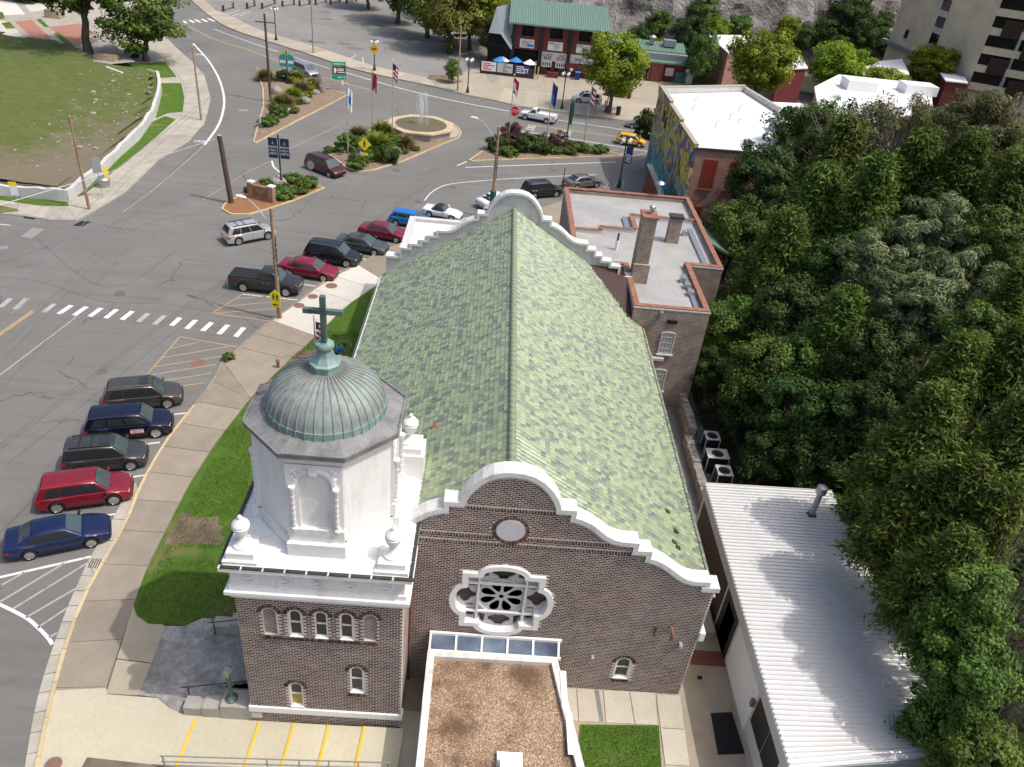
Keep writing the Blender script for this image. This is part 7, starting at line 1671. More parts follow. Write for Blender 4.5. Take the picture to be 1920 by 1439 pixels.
for x, y in ((24, 88), (26.5, 92), (27, 90), (22.5, 94), (28.5, 96), (29, 86), (23.5, 98)):
    mb = MB(); mb.tube([(x, y, 9), (x, y, 9.8), (x + .3, y - .2, 9.95)], .06, 6); part('roof_pipe', mb, 'greywhite', ms)
mb = MB(); mb.box(30.5, 32.3, 88.5, 90.2, 9.0, 10.3); part('roof_unit', mb, 'grey_metal', ms)
for x0, z0, z1 in ((21.3, 5.2, 8.2), (24.2, 5.2, 8.2), (20.7, 0, 3.2)):
    y = 79.2 + (x0 + .7 - 20) * .078; mb = MB(); mb.box(x0, x0 + 1.45, y - .1, y - .0, z0, z1); w_ = part('boarded_window', mb, 'redpaint', ms)
    mb = MB(); mb.box(x0 - .12, x0 + 1.57, y - .16, y, z0 - .15, z0 - .004); part('sill', mb, 'brick_red', w_)
for y0, z0 in ((95.2, 7.4), (93.8, 7.0)):
    p = Vector(NC) + u * (y0 - 79.2); mb = MB(); mb.box(p.x - .06, p.x - .03, p.y - .45, p.y + .45, z0, z0 + 1.3); part('small_window', mb, 'dark', ms)
# sloping brown stair walls between annex and mural
for i, ((x0, y0), (x1, y1), z0, z1) in enumerate((((17.3, 86.6), (19.3, 76.8), 4.8, 1.4), ((19.6, 81.2), (21.0, 73.6), 4.6, 1.2))):
    t = thing('stair_wall', ('brown sloping stair wall nearer the street below the mural', 'brown sloping stair wall nearer the annex below the mural')[i], 'wall', ((x0 + x1) / 2, (y0 + y1) / 2, 0), 0, 'brown sloping stair walls')
    d_ = Vector((x1 - x0, y1 - y0)).normalized(); q_ = Vector((-d_.y, d_.x)) * .2
    mb = MB(); mb.hexa([(x0 - q_.x, y0 - q_.y, 0), (x0 + q_.x, y0 + q_.y, 0), (x1 + q_.x, y1 + q_.y, 0), (x1 - q_.x, y1 - q_.y, 0), (x0 - q_.x, y0 - q_.y, z0), (x0 + q_.x, y0 + q_.y, z0), (x1 + q_.x, y1 + q_.y, z1), (x1 - q_.x, y1 - q_.y, z1)]); part('wall', mb, 'brownwall', t)
    mb = MB(); mb.bar((x0, y0, z0 + .08), (x1, y1, z1 + .08), .6, .15); part('cap', mb, 'grey_metal', t)
t = thing('lean_to', 'small green roofed lean-to at the back corner of the annex', 'shed', (19.5, 65, 0))
mb = MB(); mb.box(18.2, 20.6, 63.5, 67.5, 0, 5.2); part('wall', mb, 'brownwall', t); mb = MB(); mb.poly([(17.9, 63.0, 6.6), (20.9, 63.0, 5.2), (20.9, 67.8, 5.3), (17.9, 67.8, 6.8)]); mb.poly([(17.9, 63.0, 6.4), (20.9, 63.0, 5.0), (20.9, 63.0, 5.2), (17.9, 63.0, 6.6)]); part('roof', mb, 'green_metal', t)
# white roofed shops further along the street
def shop(name, label, loop, z, wall='brick_red', units=()):
    t = thing(name, label, 'building', (loop[0][0], loop[0][1], 0)); lp = [tuple(p) for p in loop]
    if sum(a[0] * b[1] - b[0] * a[1] for a, b in zip(lp, lp[1:] + lp[:1])) < 0: lp.reverse()
    mb = MB(); mb.prism(lp, 0, z - .1); part('wall', mb, wall, t); mb = MB(); mb.prism(grow(lp, .25), z - .1, z + .1); part('roof', mb, 'white_roof', t)
    for x, y, w_, d_, h in units: mb = MB(); mb.box(x - w_, x + w_, y - d_, y + d_, z + .1, z + h); part('roof_unit', mb, 'white_roof', t)
    return t
shop('white_roofed_shop', 'large white roofed building seen through the trees behind the mural shop', [(45.81, 119.53), (53.12, 130.31), (67.32, 129.84), (60.11, 113.12), (47.96, 102.38), (41.48, 103.83)], 8, units=((52.5, 121, 2.2, 1.6, 1.5), (62, 122.5, 2.4, 1.6, 1.4)))
shop('white_roofed_shop', 'low white strip roof beside the mural shop', [(37.96, 116.14), (43.35, 117.27), (43.14, 111.57), (37.31, 109.52)], 6)
shop('white_roofed_shop', 'white wedge roofed building below the rock cliff', [(38.84, 161.38), (46.98, 165.16), (46.33, 157.54), (38.96, 145.45)], 7)
shop('white_roofed_shop', 'white roofed row between the two lime street trees', [(51.07, 155.38), (54.55, 154.24), (52.81, 144.74), (47.47, 141.57)], 6, 'redwood')
shop('white_roofed_shop', 'white roofed row before the beige hotel', [(66.05, 154.09), (77.30, 162.93), (72.41, 148.30), (62.53, 143.28)], 6, 'redwood')
shop('white_roofed_shop', 'white flat roof corner at the foot of the hotel', [(80.58, 152.64), (84.64, 152.68), (82.05, 145.90), (78.52, 146.02)], 6, 'redwood')
# hotel
ht = thing('hotel', 'tall beige hotel with a window strip and balconies at the top right', 'building', (86, 155, 0))
A, B = Vector((84.6, 149.5)), Vector((81.9, 181)); Dd = Vector((.9, -.43)).normalized(); Cc = A + Dd * 30; De = B + Dd * 30; HZ = 34
mb = MB(); mb.prism([(A.x, A.y), (Cc.x, Cc.y), (De.x, De.y), (B.x, B.y)], 0, HZ); part('tower_block', mb, 'beige', ht)
ub = (B - A).normalized(); nb = Vector((-ub.y, ub.x));
if nb.x > 0: nb = -nb
s0 = A + ub * 14.2; s1 = A + ub * 17.0
for k in range(9):
    z = 6 + k * 3.0
    for z0, z1, m in ((z, z + 1.85, 'glass_dark'), (z + 1.9, z + 2.95, 'greywhite')):
        mb = MB(); a, b = s0 + nb * .08, s1 + nb * .08; mb.hexa([(a.x, a.y, z0), (b.x, b.y, z0), (b.x - nb.x * .08, b.y - nb.y * .08, z0), (a.x - nb.x * .08, a.y - nb.y * .08, z0), (a.x, a.y, z1), (b.x, b.y, z1), (b.x - nb.x * .08, b.y - nb.y * .08, z1), (a.x - nb.x * .08, a.y - nb.y * .08, z1)]); part('window' if m == 'glass_dark' else 'spandrel', mb, m, ht)
mb = MB(); a, b = A + ub * 2 + nb * .5, B + ub * 1.5 + nb * .5; mb.bar((a.x, a.y, 6.0), (b.x, b.y, 6.4), 1.0, .7); part('canopy_band', mb, 'grey_metal', ht)
mb = MB(); q = A + ub * 25.5 + nb * .2; mb.box(q.x - .3, q.x + .3, q.y - .3, q.y + .3, 8.2, 9.8); part('wall_lamp', mb, 'black', ht)
nd = Vector((Dd.y, -Dd.x));
if nd.y > 0: nd = -nd
for k in range(9):
    z = 4.5 + k * 3.05
    a, b = A + nd * .7, Cc + nd * .7
    mb = MB(); mb.hexa([(a.x, a.y, z), (b.x, b.y, z), (b.x - nd.x * .66, b.y - nd.y * .66, z), (a.x - nd.x * .66, a.y - nd.y * .66, z), (a.x, a.y, z + 1.15), (b.x, b.y, z + 1.15), (b.x - nd.x * .66, b.y - nd.y * .66, z + 1.15), (a.x - nd.x * .66, a.y - nd.y * .66, z + 1.15)]); part('balcony', mb, 'beige_slab', ht)
    mb = MB(); a2, b2 = A + nd * .06, Cc + nd * .06; mb.hexa([(a2.x, a2.y, z + 1.2), (b2.x, b2.y, z + 1.2), (b2.x - nd.x * .06, b2.y - nd.y * .06, z + 1.2), (a2.x - nd.x * .06, a2.y - nd.y * .06, z + 1.2), (a2.x, a2.y, z + 2.98), (b2.x, b2.y, z + 2.98), (b2.x - nd.x * .06, b2.y - nd.y * .06, z + 2.98), (a2.x - nd.x * .06, a2.y - nd.y * .06, z + 2.98)]); gl = part('window_band', mb, 'glass_dark', ht)
    for j in range(7):
        u0 = 1.0 + 4.2 * j + (0 if (k + j) % 2 else 0)
        if (k + j) % 2:
            for q in range(9):
                p = A + Dd * (u0 + .35 * q + .8) + nd * .78; mb = MB(); mb.bar((p.x, p.y, z - .1), (p.x, p.y, z + 2.6), .16, .1); part('screen_slat', mb, 'brown_screen', ht)
            p0, p1 = A + Dd * (u0 + .7) + nd * .72, A + Dd * (u0 + 3.8) + nd * .72; mb = MB(); mb.bar((p0.x, p0.y, z + 1.3), (p1.x, p1.y, z + 1.3), .04, 2.7); part('privacy_screen', mb, 'brown_screen', ht)
        p = A + Dd * (u0 + 4.0) + nd * .35; mb = MB(); mb.bar((p.x, p.y, z + 1.15), (p.x, p.y, z + 3.05), .7, .15); part('balcony_divider', mb, 'greywhite', ht)
# hotel sign pylon
hx, hy = (110.27, 184.69)
hs = thing('hotel_sign', 'pale pylon sign with an oval top in front of the hotel', 'sign', (hx, hy, 0), -.35)
mb = MB(); mb.box(-.75, .75, -.3, .3, 0, 10.0); part('pylon', mb, 'fascia', hs, local=True); mb = MB(); mb.box(.755, 1.15, -.3, .3, 0, 10.5); part('pylon_edge', mb, 'rust', hs, local=True)
mb = MB(); mb.prism_y([(1.95 * math.cos(i * math.pi / 14), 11.1 + 1.05 * math.sin(i * math.pi / 14)) for i in range(28)], -.4, .4); ov = part('oval_panel', mb, 'sign_white', hs, 40, local=True)
lettering('Austin', 1.15, 'sign_grey', ov, face_mat((0, -.42, 11.05), (1, 0, 0), (0, 0, 1)))
for i, ch in enumerate('HOTEL'): lettering(ch, .9, 'black', hs, face_mat((0, -.32, 9.2 - i * 1.05), (1, 0, 0), (0, 0, 1)))
mb = MB(); mb.prism_y([(2.3 + .45 * math.cos(i), 11.0 + 1.3 * math.sin(i)) for i in [k * math.pi / 7 for k in range(14)]], -.2, .2); part('oval_rim', mb, 'tan_rock', hs, 40, local=True)
# low pale wall blocks on the old terrace
t = thing('stone_block', 'pale cut stone block beside the big tree trunk', 'stone', (*(-58.95, 124.90), .9)); mb = MB(); mb.hexa([(-1.6, -.8, 0), (1.6, -1.0, 0), (1.7, .8, 0), (-1.5, .9, 0), (-1.5, -.7, .8), (1.5, -.8, .8), (1.4, .7, .75), (-1.4, .8, .8)]); part('block', mb, 'tan_rock', t, local=True)
t = thing('stone_block', 'square tan plinth on the upper terrace', 'stone', (*(-78.55, 150.09), .9)); mb = MB(); mb.hexa([(-1.3, -1, 0), (1.3, -1, 0), (1.3, 1, 0), (-1.3, 1, 0), (-1.2, -.9, 1.3), (1.2, -.9, 1.3), (1.2, .9, 1.3), (-1.2, .9, 1.3)]); part('block', mb, 'tan_rock', t, local=True)
t = thing('grey_kerb_wall', 'short grey concrete kerb wall at the top of the grass bank', 'wall', (*(-54.53, 117.11), .9)); (kx0, ky0), (kx1, ky1) = (-56.06, 117.98), (-52.67, 115.51); mb = MB(); mb.bar((kx0, ky0, 1.3), (kx1, ky1, 1.3), .35, .8); part('wall', mb, 'cope', t)

# ================================================================ PLANTS
def leaf_cloud(name, P, Nn, size, tint, mats, aspect=.6, jit=.35, seed=1, D=None):
    """one leaf (a bent quad) per point"""
    rg = np.random.default_rng(seed); n = len(P)
    Nn = Nn / np.maximum(1e-6, np.linalg.norm(Nn, axis=1))[:, None]
    r = rg.normal(size=(n, 3)); U = np.cross(Nn, r)
    if D is not None: U = D + .45 * r; U -= Nn * (U * Nn).sum(1)[:, None]
    U /= np.maximum(1e-6, np.linalg.norm(U, axis=1))[:, None]; V = np.cross(Nn, U)
    s_ = size * (1 + jit * rg.uniform(-1, 1, n))[:, None]; a = U * s_; b = V * s_ * aspect
    Q = np.stack([P - a, P - b * .9 + Nn * s_ * .12, P + a, P + b * .9 + Nn * s_ * .12], 1).reshape(-1, 3)
    me = bpy.data.meshes.new(name); me.vertices.add(4 * n); me.loops.add(4 * n); me.polygons.add(n)
    me.vertices.foreach_set('co', Q.ravel()); me.loops.foreach_set('vertex_index', np.arange(4 * n, dtype=np.int32))
    me.polygons.foreach_set('loop_start', np.arange(0, 4 * n, 4, dtype=np.int32))
    me.update(calc_edges=True); at = me.attributes.new('tint', 'FLOAT', 'FACE'); at.data.foreach_set('value', np.clip(tint, 0, 1).astype(np.float32))
    me.materials.append(MAT[mats]); return me
def trunk_mesh(name, h, r, limbs, mat, seed=0, wob=.15):
    rg = random.Random(seed); mb = MB(); k = 6; pts = [(wob * math.sin(i * 1.3 + seed) * i / k, wob * math.cos(i * 1.7 + seed) * i / k, h * i / k) for i in range(k + 1)]
    mb.tube(pts, [r * (1.25 if i == 0 else 1 - .72 * i / k) for i in range(k + 1)], 8)
    for e in limbs:
        z0 = h * rg.uniform(.35, .85); i = min(k - 1, int(z0 / h * k)); b = Vector(pts[i]).lerp(Vector(pts[i + 1]), z0 / h * k - i); e = Vector(e)
        m = b.lerp(e, .5) + Vector((0, 0, -.08 * (e - b).length)); mb.tube([b, m, e], [r * .36, r * .22, r * .07], 5)
    return mb.mesh(name, mat, 60)
def broad(seed, R=1.0, hz=.85, ncl=46, nl=150, leaf=.055, mat='leaf_mid', crown0=0.0, clr=.25, asp=.62, grain=0):
    """crown of leaf clumps round the origin, unit radius about R"""
    rg = np.random.default_rng(seed); P = []; Nn = []; T = []; cs = []; D = []
    for c in range(ncl):
        d = rg.normal(size=3); d /= np.linalg.norm(d); rad = R * (rg.uniform(.25, 1) ** .42) * rg.uniform(.72, 1.05)
        ctr = d * rad * np.array([1, 1, hz]); cs.append(ctr); k = int(nl * rg.uniform(.6, 1.3)); rr = clr * R * rg.uniform(.65, 1.25)
        q = rg.normal(size=(k, 3)); q /= np.linalg.norm(q, axis=1)[:, None]; q *= (rg.uniform(.1, 1, k) ** .4)[:, None] * rr * np.array([1, 1, .68])
        P.append(ctr + q); D.append(np.tile(d + np.array([0, 0, .7]), (k, 1))); nn = q / rr + d * .5 + np.array([0, 0, .55]) + rg.normal(size=(k, 3)) * .45; Nn.append(nn)
        T.append(np.full(k, rg.uniform(.15, .75)) + rg.normal(size=k) * .18 + q[:, 2] / rr * .12)
    return leaf_cloud('crown', np.concatenate(P), np.concatenate(Nn), leaf * R, np.concatenate(T), mat, asp, .45, seed, np.concatenate(D) if grain else None), cs
def cedar(seed, nb=150, mat='leaf_cedar', wide=.55, leaf=.03, spread=1.0):
    """feathery evergreen, height 2 about the origin (z -1..1)"""
    rg = np.random.default_rng(seed); P = []; Nn = []; T = []; D = []
    for b in range(nb):
        t = rg.uniform(0, 1) ** .8; z = -1 + 2 * t; R = wide * (1 - t) ** .75 + .05; a = rg.uniform(0, 2 * math.pi); L = R * rg.uniform(.7, 1.15)
        d = np.array([math.cos(a), math.sin(a), rg.uniform(.15, .75)]); d /= np.linalg.norm(d); base = np.array([0, 0, z - .12]); tn = rg.uniform(.2, .8)
        for s_ in np.linspace(.35, 1, 7):
            c = base + d * L * s_ * 1.25 + np.array([0, 0, -.10 * s_ * s_ * L]); k = 9; sp = .085 * (1.25 - .6 * s_) * spread
            q = rg.normal(size=(k, 3)) * sp * np.array([1, 1, .75]); P.append(c + q); D.append(np.tile(d, (k, 1))); Nn.append(rg.normal(size=(k, 3)) * .6 + np.array([d[0] * .5, d[1] * .5, .8]))
            T.append(np.full(k, tn) + rg.normal(size=k) * .2 + .25 * (s_ - .6))
    return leaf_cloud('crown', np.concatenate(P), np.concatenate(Nn), leaf, np.concatenate(T), mat, .27, .45, seed, np.concatenate(D))
PROTO = {}
def proto(kind, v):
    if (kind, v) in PROTO: return PROTO[kind, v]
    sd = 100 + v * 17 + len(kind)
    if kind in ('dark', 'mid', 'lime', 'olive', 'rust'):
        me, cs = broad(sd + {'dark': 1, 'mid': 2, 'lime': 3, 'olive': 4, 'rust': 5}[kind], 1, .9 if kind == 'lime' else 1.0, 92 if kind == 'lime' else 62, 150, .044 if kind != 'olive' else .055, 'leaf_' + kind, clr=.28, asp=.6 if kind != 'olive' else .3, grain=kind == 'olive')
        tk = trunk_mesh('trunk', 1.0, .075, [tuple(c * np.array([.9, .9, .4]) + np.array([0, 0, .95])) for c in cs[::3]], 'bark', sd)
    elif kind == 'silver': me, cs = broad(sd + 9, 1, 1.15, 84, 150, .07, 'leaf_silver', clr=.22, asp=.26, grain=1); tk = trunk_mesh('trunk', 1.0, .06, [tuple(c * np.array([.9, .9, .4]) + np.array([0, 0, .95])) for c in cs[::3]], 'bark_grey', sd)
    elif kind == 'cedar': me = cedar(sd, 300, wide=.62, leaf=.052, spread=1.2); me.transform(Matrix.Diagonal((1.3, 1.3, 1, 1))); tk = trunk_mesh('trunk', 1.6, .06, [], 'bark', sd, .05)
    elif kind == 'bare':
        rg = random.Random(sd); mb = MB(); me, cs = broad(sd, 1, 1.1, 26, 60, .045, 'leaf_olive', clr=.22); tk = trunk_mesh('trunk', 1.0, .05, [tuple(c * np.array([.9, .9, .4]) + np.array([0, 0, .95])) for c in cs] + [(rg.gauss(0, .6), rg.gauss(0, .6), 1 + rg.gauss(0, .25)) for _ in range(60)], 'bark_grey', sd)
    PROTO[kind, v] = (me, tk); return PROTO[kind, v]
cnt = {}
ADJ = {'dark': 'dense dark green tree', 'mid': 'mid green leafy tree', 'lime': 'bright lime green street tree', 'olive': 'olive green thin tree', 'rust': 'rust tinged tree', 'silver': 'silvery grey green tree', 'cedar': 'feathery cedar', 'bare': 'half bare twiggy tree'}
def tree(kind, x, y, zg, r, hc, label, group=None, hz=1.0, v=None):
    """crown centre hc above the ground zg, crown radius r"""
    k = cnt.get(kind, 0); cnt[kind] = k + 1; v = k % 3 if v is None else v; me, tk = proto(kind, v)
    nm = {'cedar': 'cedar_tree', 'lime': 'street_tree'}.get(kind, 'tree')
    t = thing(nm, label, 'tree', (x, y, zg - .1), random.uniform(0, 6.28), group)
    c = link('crown', me, t); c.location = (0, 0, hc); c.scale = (r, r, r * hz)
    u = link('trunk', tk, t); u.scale = (r, r, (hc + .1) / 1.0 if kind != 'cedar' else (hc + r * hz * .8) / 1.6)
    if kind != 'cedar': pass
    return t
GF = 'trees of the wooded hillside'
FOREST = [  # kind, (x, y, ground, radius), crown height, where
    ('mid', (17.71, 49.50, 0.51, 2.37), 5.0, 'leaning over the wall of the brick annex'),
    ('mid', (18.26, 43.55, 0.74, 2.61), 5.0, 'filling the gap right of the annex windows'),
    ('dark', (16.44, 46.73, 0.00, 1.57), 3.5, 'in the dark gap beside the annex wall'),
    ('dark', (20.90, 47.40, 1.85, 2.72), 6.0, 'behind the leafy trees right of the annex'),
    ('cedar', (21.79, 54.34, 2.22, 3.21), 6.0, 'rising right of the annex roof corner'),
    ('mid', (21.87, 65.81, 1.37, 3.07), 5.0, 'beside the green roofed lean-to'),
    ('cedar', (25.61, 59.59, 3.83, 3.41), 6.0, 'above the annex on the slope'),
    ('dark', (26.23, 75.31, 1.36, 3.74), 7.0, 'covering the brick wall of the mural shop'),
    ('dark', (31.75, 82.69, 2.75, 4.18), 7.0, 'in front of the mural shop roof corner'),
    ('cedar', (29.82, 68.20, 4.16, 3.76), 7.0, 'behind the dark tree by the white roof'),
    ('bare', (34.41, 78.24, 4.43, 3.40), 8.0, 'before the big white roof'),
    ('bare', (36.75, 73.57, 6.00, 3.05), 8.0, 'at the right edge of the big white roof'),
    ('cedar', (28.31, 57.14, 4.96, 3.24), 7.0, 'in the middle of the upper slope'),
    ('dark', (25.01, 51.27, 3.57, 2.85), 6.0, 'in the middle of the slope'),
    ('silver', (26.61, 48.94, 4.25, 2.89), 7.0, 'left of the silvery group'),
    ('silver', (30.30, 50.67, 5.79, 3.00), 7.0, 'at the top of the silvery group'),
    ('silver', (26.69, 43.54, 4.28, 2.91), 7.0, 'in the middle of the silvery group'),
    ('silver', (29.35, 44.02, 5.40, 2.37), 7.0, 'at the right of the silvery group'),
    ('mid', (32.79, 47.97, 6.84, 2.50), 7.0, 'highest beside the right edge'),
    ('cedar', (32.05, 59.55, 6.53, 3.10), 7.0, 'above the silvery group'),
    ('cedar', (34.45, 57.39, 7.54, 2.99), 7.0, 'on the upper right slope'),
    ('olive', (39.53, 70.35, 7.74, 3.40), 7.0, 'below the low lime tree'),
    ('olive', (40.09, 65.78, 9.04, 3.50), 8.0, 'on the right under the hotel'),
    ('mid', (36.80, 54.67, 8.52, 2.63), 8.0, 'at the right edge below the hotel'),
    ('cedar', (35.03, 51.67, 7.78, 2.63), 7.0, 'at the right edge above the silvery group'),
    ('dark', (23.92, 40.93, 3.11, 2.58), 6.0, 'below the silvery group'),
    ('cedar', (22.25, 43.13, 2.41, 2.70), 6.0, 'at the heart of the wood'),
    ('mid', (20.65, 43.00, 1.74, 2.47), 5.0, 'behind the leafy trees by the annex'),
    ('mid', (27.87, 38.43, 4.78, 2.34), 7.0, 'just below the silvery group'),
    ('cedar', (30.21, 40.16, 5.76, 2.30), 7.0, 'at the right edge beside the silvery group'),
    ('dark', (19.42, 39.65, 1.22, 2.63), 4.0, 'in the deep shade above the air conditioners'),
    ('dark', (21.22, 37.20, 1.88, 2.65), 4.5, 'in the shade behind the flue pipe'),
    ('dark', (23.17, 36.07, 2.55, 2.53), 6.0, 'in the shade right of the flue pipe'),
    ('cedar', (25.08, 35.01, 3.21, 2.58), 7.0, 'with yellowish tips below the silvery group'),
    ('cedar', (27.73, 34.81, 4.30, 2.68), 7.0, 'with yellowish tips at the right edge'),
    ('cedar', (22.91, 29.98, 1.64, 2.37), 8.5, 'overhanging the shed roof beside the flue'),
    ('cedar', (23.34, 29.65, 1.82, 2.50), 8.5, 'second behind the shed roof'),
    ('cedar', (25.11, 28.92, 2.56, 2.44), 8.5, 'at the right edge level with the shed'),
    ('cedar', (21.46, 26.13, 0.74, 2.15), 8.5, 'overhanging the middle of the shed roof'),
    ('cedar', (22.57, 25.51, 1.50, 2.33), 8.5, 'behind the middle of the shed'),
    ('cedar', (23.33, 24.29, 1.82, 2.14), 8.5, 'at the right edge above the broad leaved trees'),
    ('cedar', (21.43, 22.75, 0.64, 1.98), 8.5, 'overhanging the near half of the shed roof'),
    ('mid', (21.78, 21.28, 1.17, 1.85), 8.5, 'at the right edge beside the near half of the shed'),
    ('mid', (21.48, 20.88, 0.78, 1.82), 7.0, 'behind the near end of the shed'),
    ('mid', (21.35, 19.05, 0.98, 1.83), 7.0, 'at the lower right edge'),
    ('mid', (21.26, 18.76, 0.18, 1.43), 7.0, 'at the near corner of the shed roof'),
    ('mid', (21.59, 18.68, 1.09, 1.81), 4.0, 'in the bottom right corner'),
    ('mid', (21.41, 18.84, 0.59, 1.31), 3.0, 'below the near end of the shed'),
    ('mid', (22.05, 17.26, 1.28, 1.84), 4.0, 'cut by the bottom right corner'),
    ('olive', (39.07, 82.80, 5.81, 3.43), 6.0, 'in front of the big white roof'),
    ('mid', (40.05, 98.57, 2.19, 3.28), 6.0, 'between the mural shop and the big white roof'),
    ('olive', (40.59, 76.74, 7.21, 2.96), 7.0, 'right of the big white roof'),
    ('dark', (17.82, 42.31, 0.55, 1.92), 3.0, 'above the stone wall in the dark gap'),
    ('dark', (18.17, 37.86, 0.68, 1.96), 2.5, 'low behind the air conditioners'),
    ('dark', (20.27, 36.18, 1.34, 2.19), 3.0, 'low behind the shed roof'),
]
for kind, (x, y, zg, r), hc, where in FOREST:
    t = tree(kind, x, y, zg, r, hc, ADJ[kind] + ' ' + where, GF, 1.0 if kind != 'cedar' else 1.45)
    if y < 36 and x < 25:                                # crowns reach out over the shed
        t.rotation_euler = (0, 0, 0); t.children[0].location.x = -1.9; t.children[0].rotation_euler = (0, -.12, random.uniform(0, 6))
for i, y in enumerate((18.6, 21.4, 23.9, 26.6, 29.2, 31.8)):
    tree('mid' if i % 2 else 'dark', 21.5 + .3 * (i % 2), y, hill(21.6, y), 1.7 + .25 * (i % 3), 2.0, 'bushy young tree against the far eave of the shed, %s from the near end' % ('first', 'second', 'third', 'fourth', 'fifth', 'sixth')[i], 'young trees behind the shed', 1.1)
# street trees
def street(kind, base, r, hc, label, hz=.95, z0=.12, v=None):
    return tree(kind, base[0], base[1], z0, r, hc, label, None, hz, v)
street('lime', (17.12, 125.27), 5.1, 7.4, 'round lime green street tree in front of the pub', 1.0)
street('lime', (41.54, 133.58), 5.6, 8.4, 'broad lime green street tree behind the white mural shop roof', .95)
street('lime', (60.29, 149.12), 5.4, 6.6, 'lime green street tree before the white strip roofs', .9)
street('lime', (80.69, 156.76), 4.8, 6.6, 'lime green street tree below the hotel window strip', .9)
street('lime', (94.53, 157.96), 5.4, 6.8, 'lime green street tree below the hotel balconies', .9)
street('lime', (66.17, 142.27), 4.2, 5.0, 'low lime green tree beside the big white roof', .9)
street('mid', (35.32, 149.09), 3.6, 5.4, 'narrow leafy tree beside the green roofed shop', 1.3)
street('mid', (-7.73, 134.38), 1.5, 2.2, 'small young tree in the bed by the tan utility pole', 1.2)
street('mid', (-55.00, 129.58), 6.6, 6.6, 'spreading leafy tree over the corner sidewalk', .78, .14)
street('mid', (-62.62, 127.34), 8.2, 13.5, 'big old tree with thick trunk at the top left edge', .95, .9)
for (a, lb, k, r, hc) in (((-22.64, 181.21), 'bright leafy tree at the left end of the car park trees', 'mid', 6.5, 7.5), ((-15.27, 169.26), 'tall green tree second in the car park group', 'mid', 6.0, 7.0), ((-9.94, 157.53), 'rust tinged tree in the middle of the car park group', 'rust', 6.2, 7.2), ((-6.34, 161.71), 'lush green tree right of the rust tinged one', 'lime', 5.5, 7.5), ((-4.01, 168.00), 'bright green tree next to the pub roof', 'lime', 5.5, 7.6), ((-11.43, 190.96), 'tall leafy tree behind the rust tinged one', 'mid', 7, 9), ((-2.05, 155.60), 'thin olive tree beside the pub terrace', 'olive', 3.0, 4.0), ((-30.95, 194.72), 'bright leafy tree overhanging the far car park corner', 'lime', 5.0, 6.5)):
    street(k, a, r * 1.12, hc * 1.15, lb, 1.0, 0)
for (a, lb, k, r, hc) in (((-88.20, 161.10), 'dark rounded tree top at the top left edge', 'dark', 3.6, 2.2), ((-86.61, 165.94), 'lime bush at the top left edge', 'lime', 3.0, 2.0), ((-93.07, 162.99), 'dark shrub in the top left corner', 'dark', 4.0, 2.2)): street(k, a, r, hc, lb, .8, .9)
for i, (k, (x, y, z), r) in enumerate((
    ('dark', (27.4, 173.5, 2.6), 4.2),
    ('mid', (31.1, 175.5, 6.0), 3.6),
    ('lime', (31.6, 173.7, 2.3), 2.6),
    ('mid', (34.2, 173.6, 1.5), 2.4),
    ('dark', (37.8, 175.6, 4.9), 4.0),
    ('mid', (40.2, 174.4, 1.9), 3.0),
    ('mid', (40.9, 178.1, 8.8), 4.2),
    ('lime', (44.1, 178.0, 6.3), 3.6),
    ('mid', (49.4, 179.8, 6.3), 3.6),
    ('lime', (61.0, 184.2, 6.9), 3.2),
    ('mid', (64.6, 184.5, 5.0), 3.2),
    ('dark', (69.9, 186.7, 5.7), 4.4),
    ('mid', (73.6, 186.9, 3.4), 3.6),
    ('dark', (74.3, 189.9, 9.1), 5.4),
    ('dark', (78.2, 189.2, 4.9), 4.8),
    ('mid', (78.0, 192.4, 11.5), 4.0),
    ('dark', (82.9, 191.6, 6.3), 4.6),
    ('dark', (85.3, 193.6, 8.7), 3.0),
    ('dark', (87.4, 191.9, 3.8), 4.0),
)):
    o = ('first', 'second', 'third', 'fourth', 'fifth', 'sixth', 'seventh', 'eighth', 'ninth', 'tenth', 'eleventh', 'twelfth', 'thirteenth', 'fourteenth', 'fifteenth', 'sixteenth', 'seventeenth', 'eighteenth', 'nineteenth', 'twentieth')[i % 20] + ('' if i < 20 else ' after the twentieth')
    r *= .86
    t = street(k, (x, y), r, r * 1.1 + 1, ADJ[k].replace('street ', '') + ' on the rock cliff, ' + o + ' from the left', 1.0, z - r * 1.1 - 1); t['group'] = 'trees on the cliff'
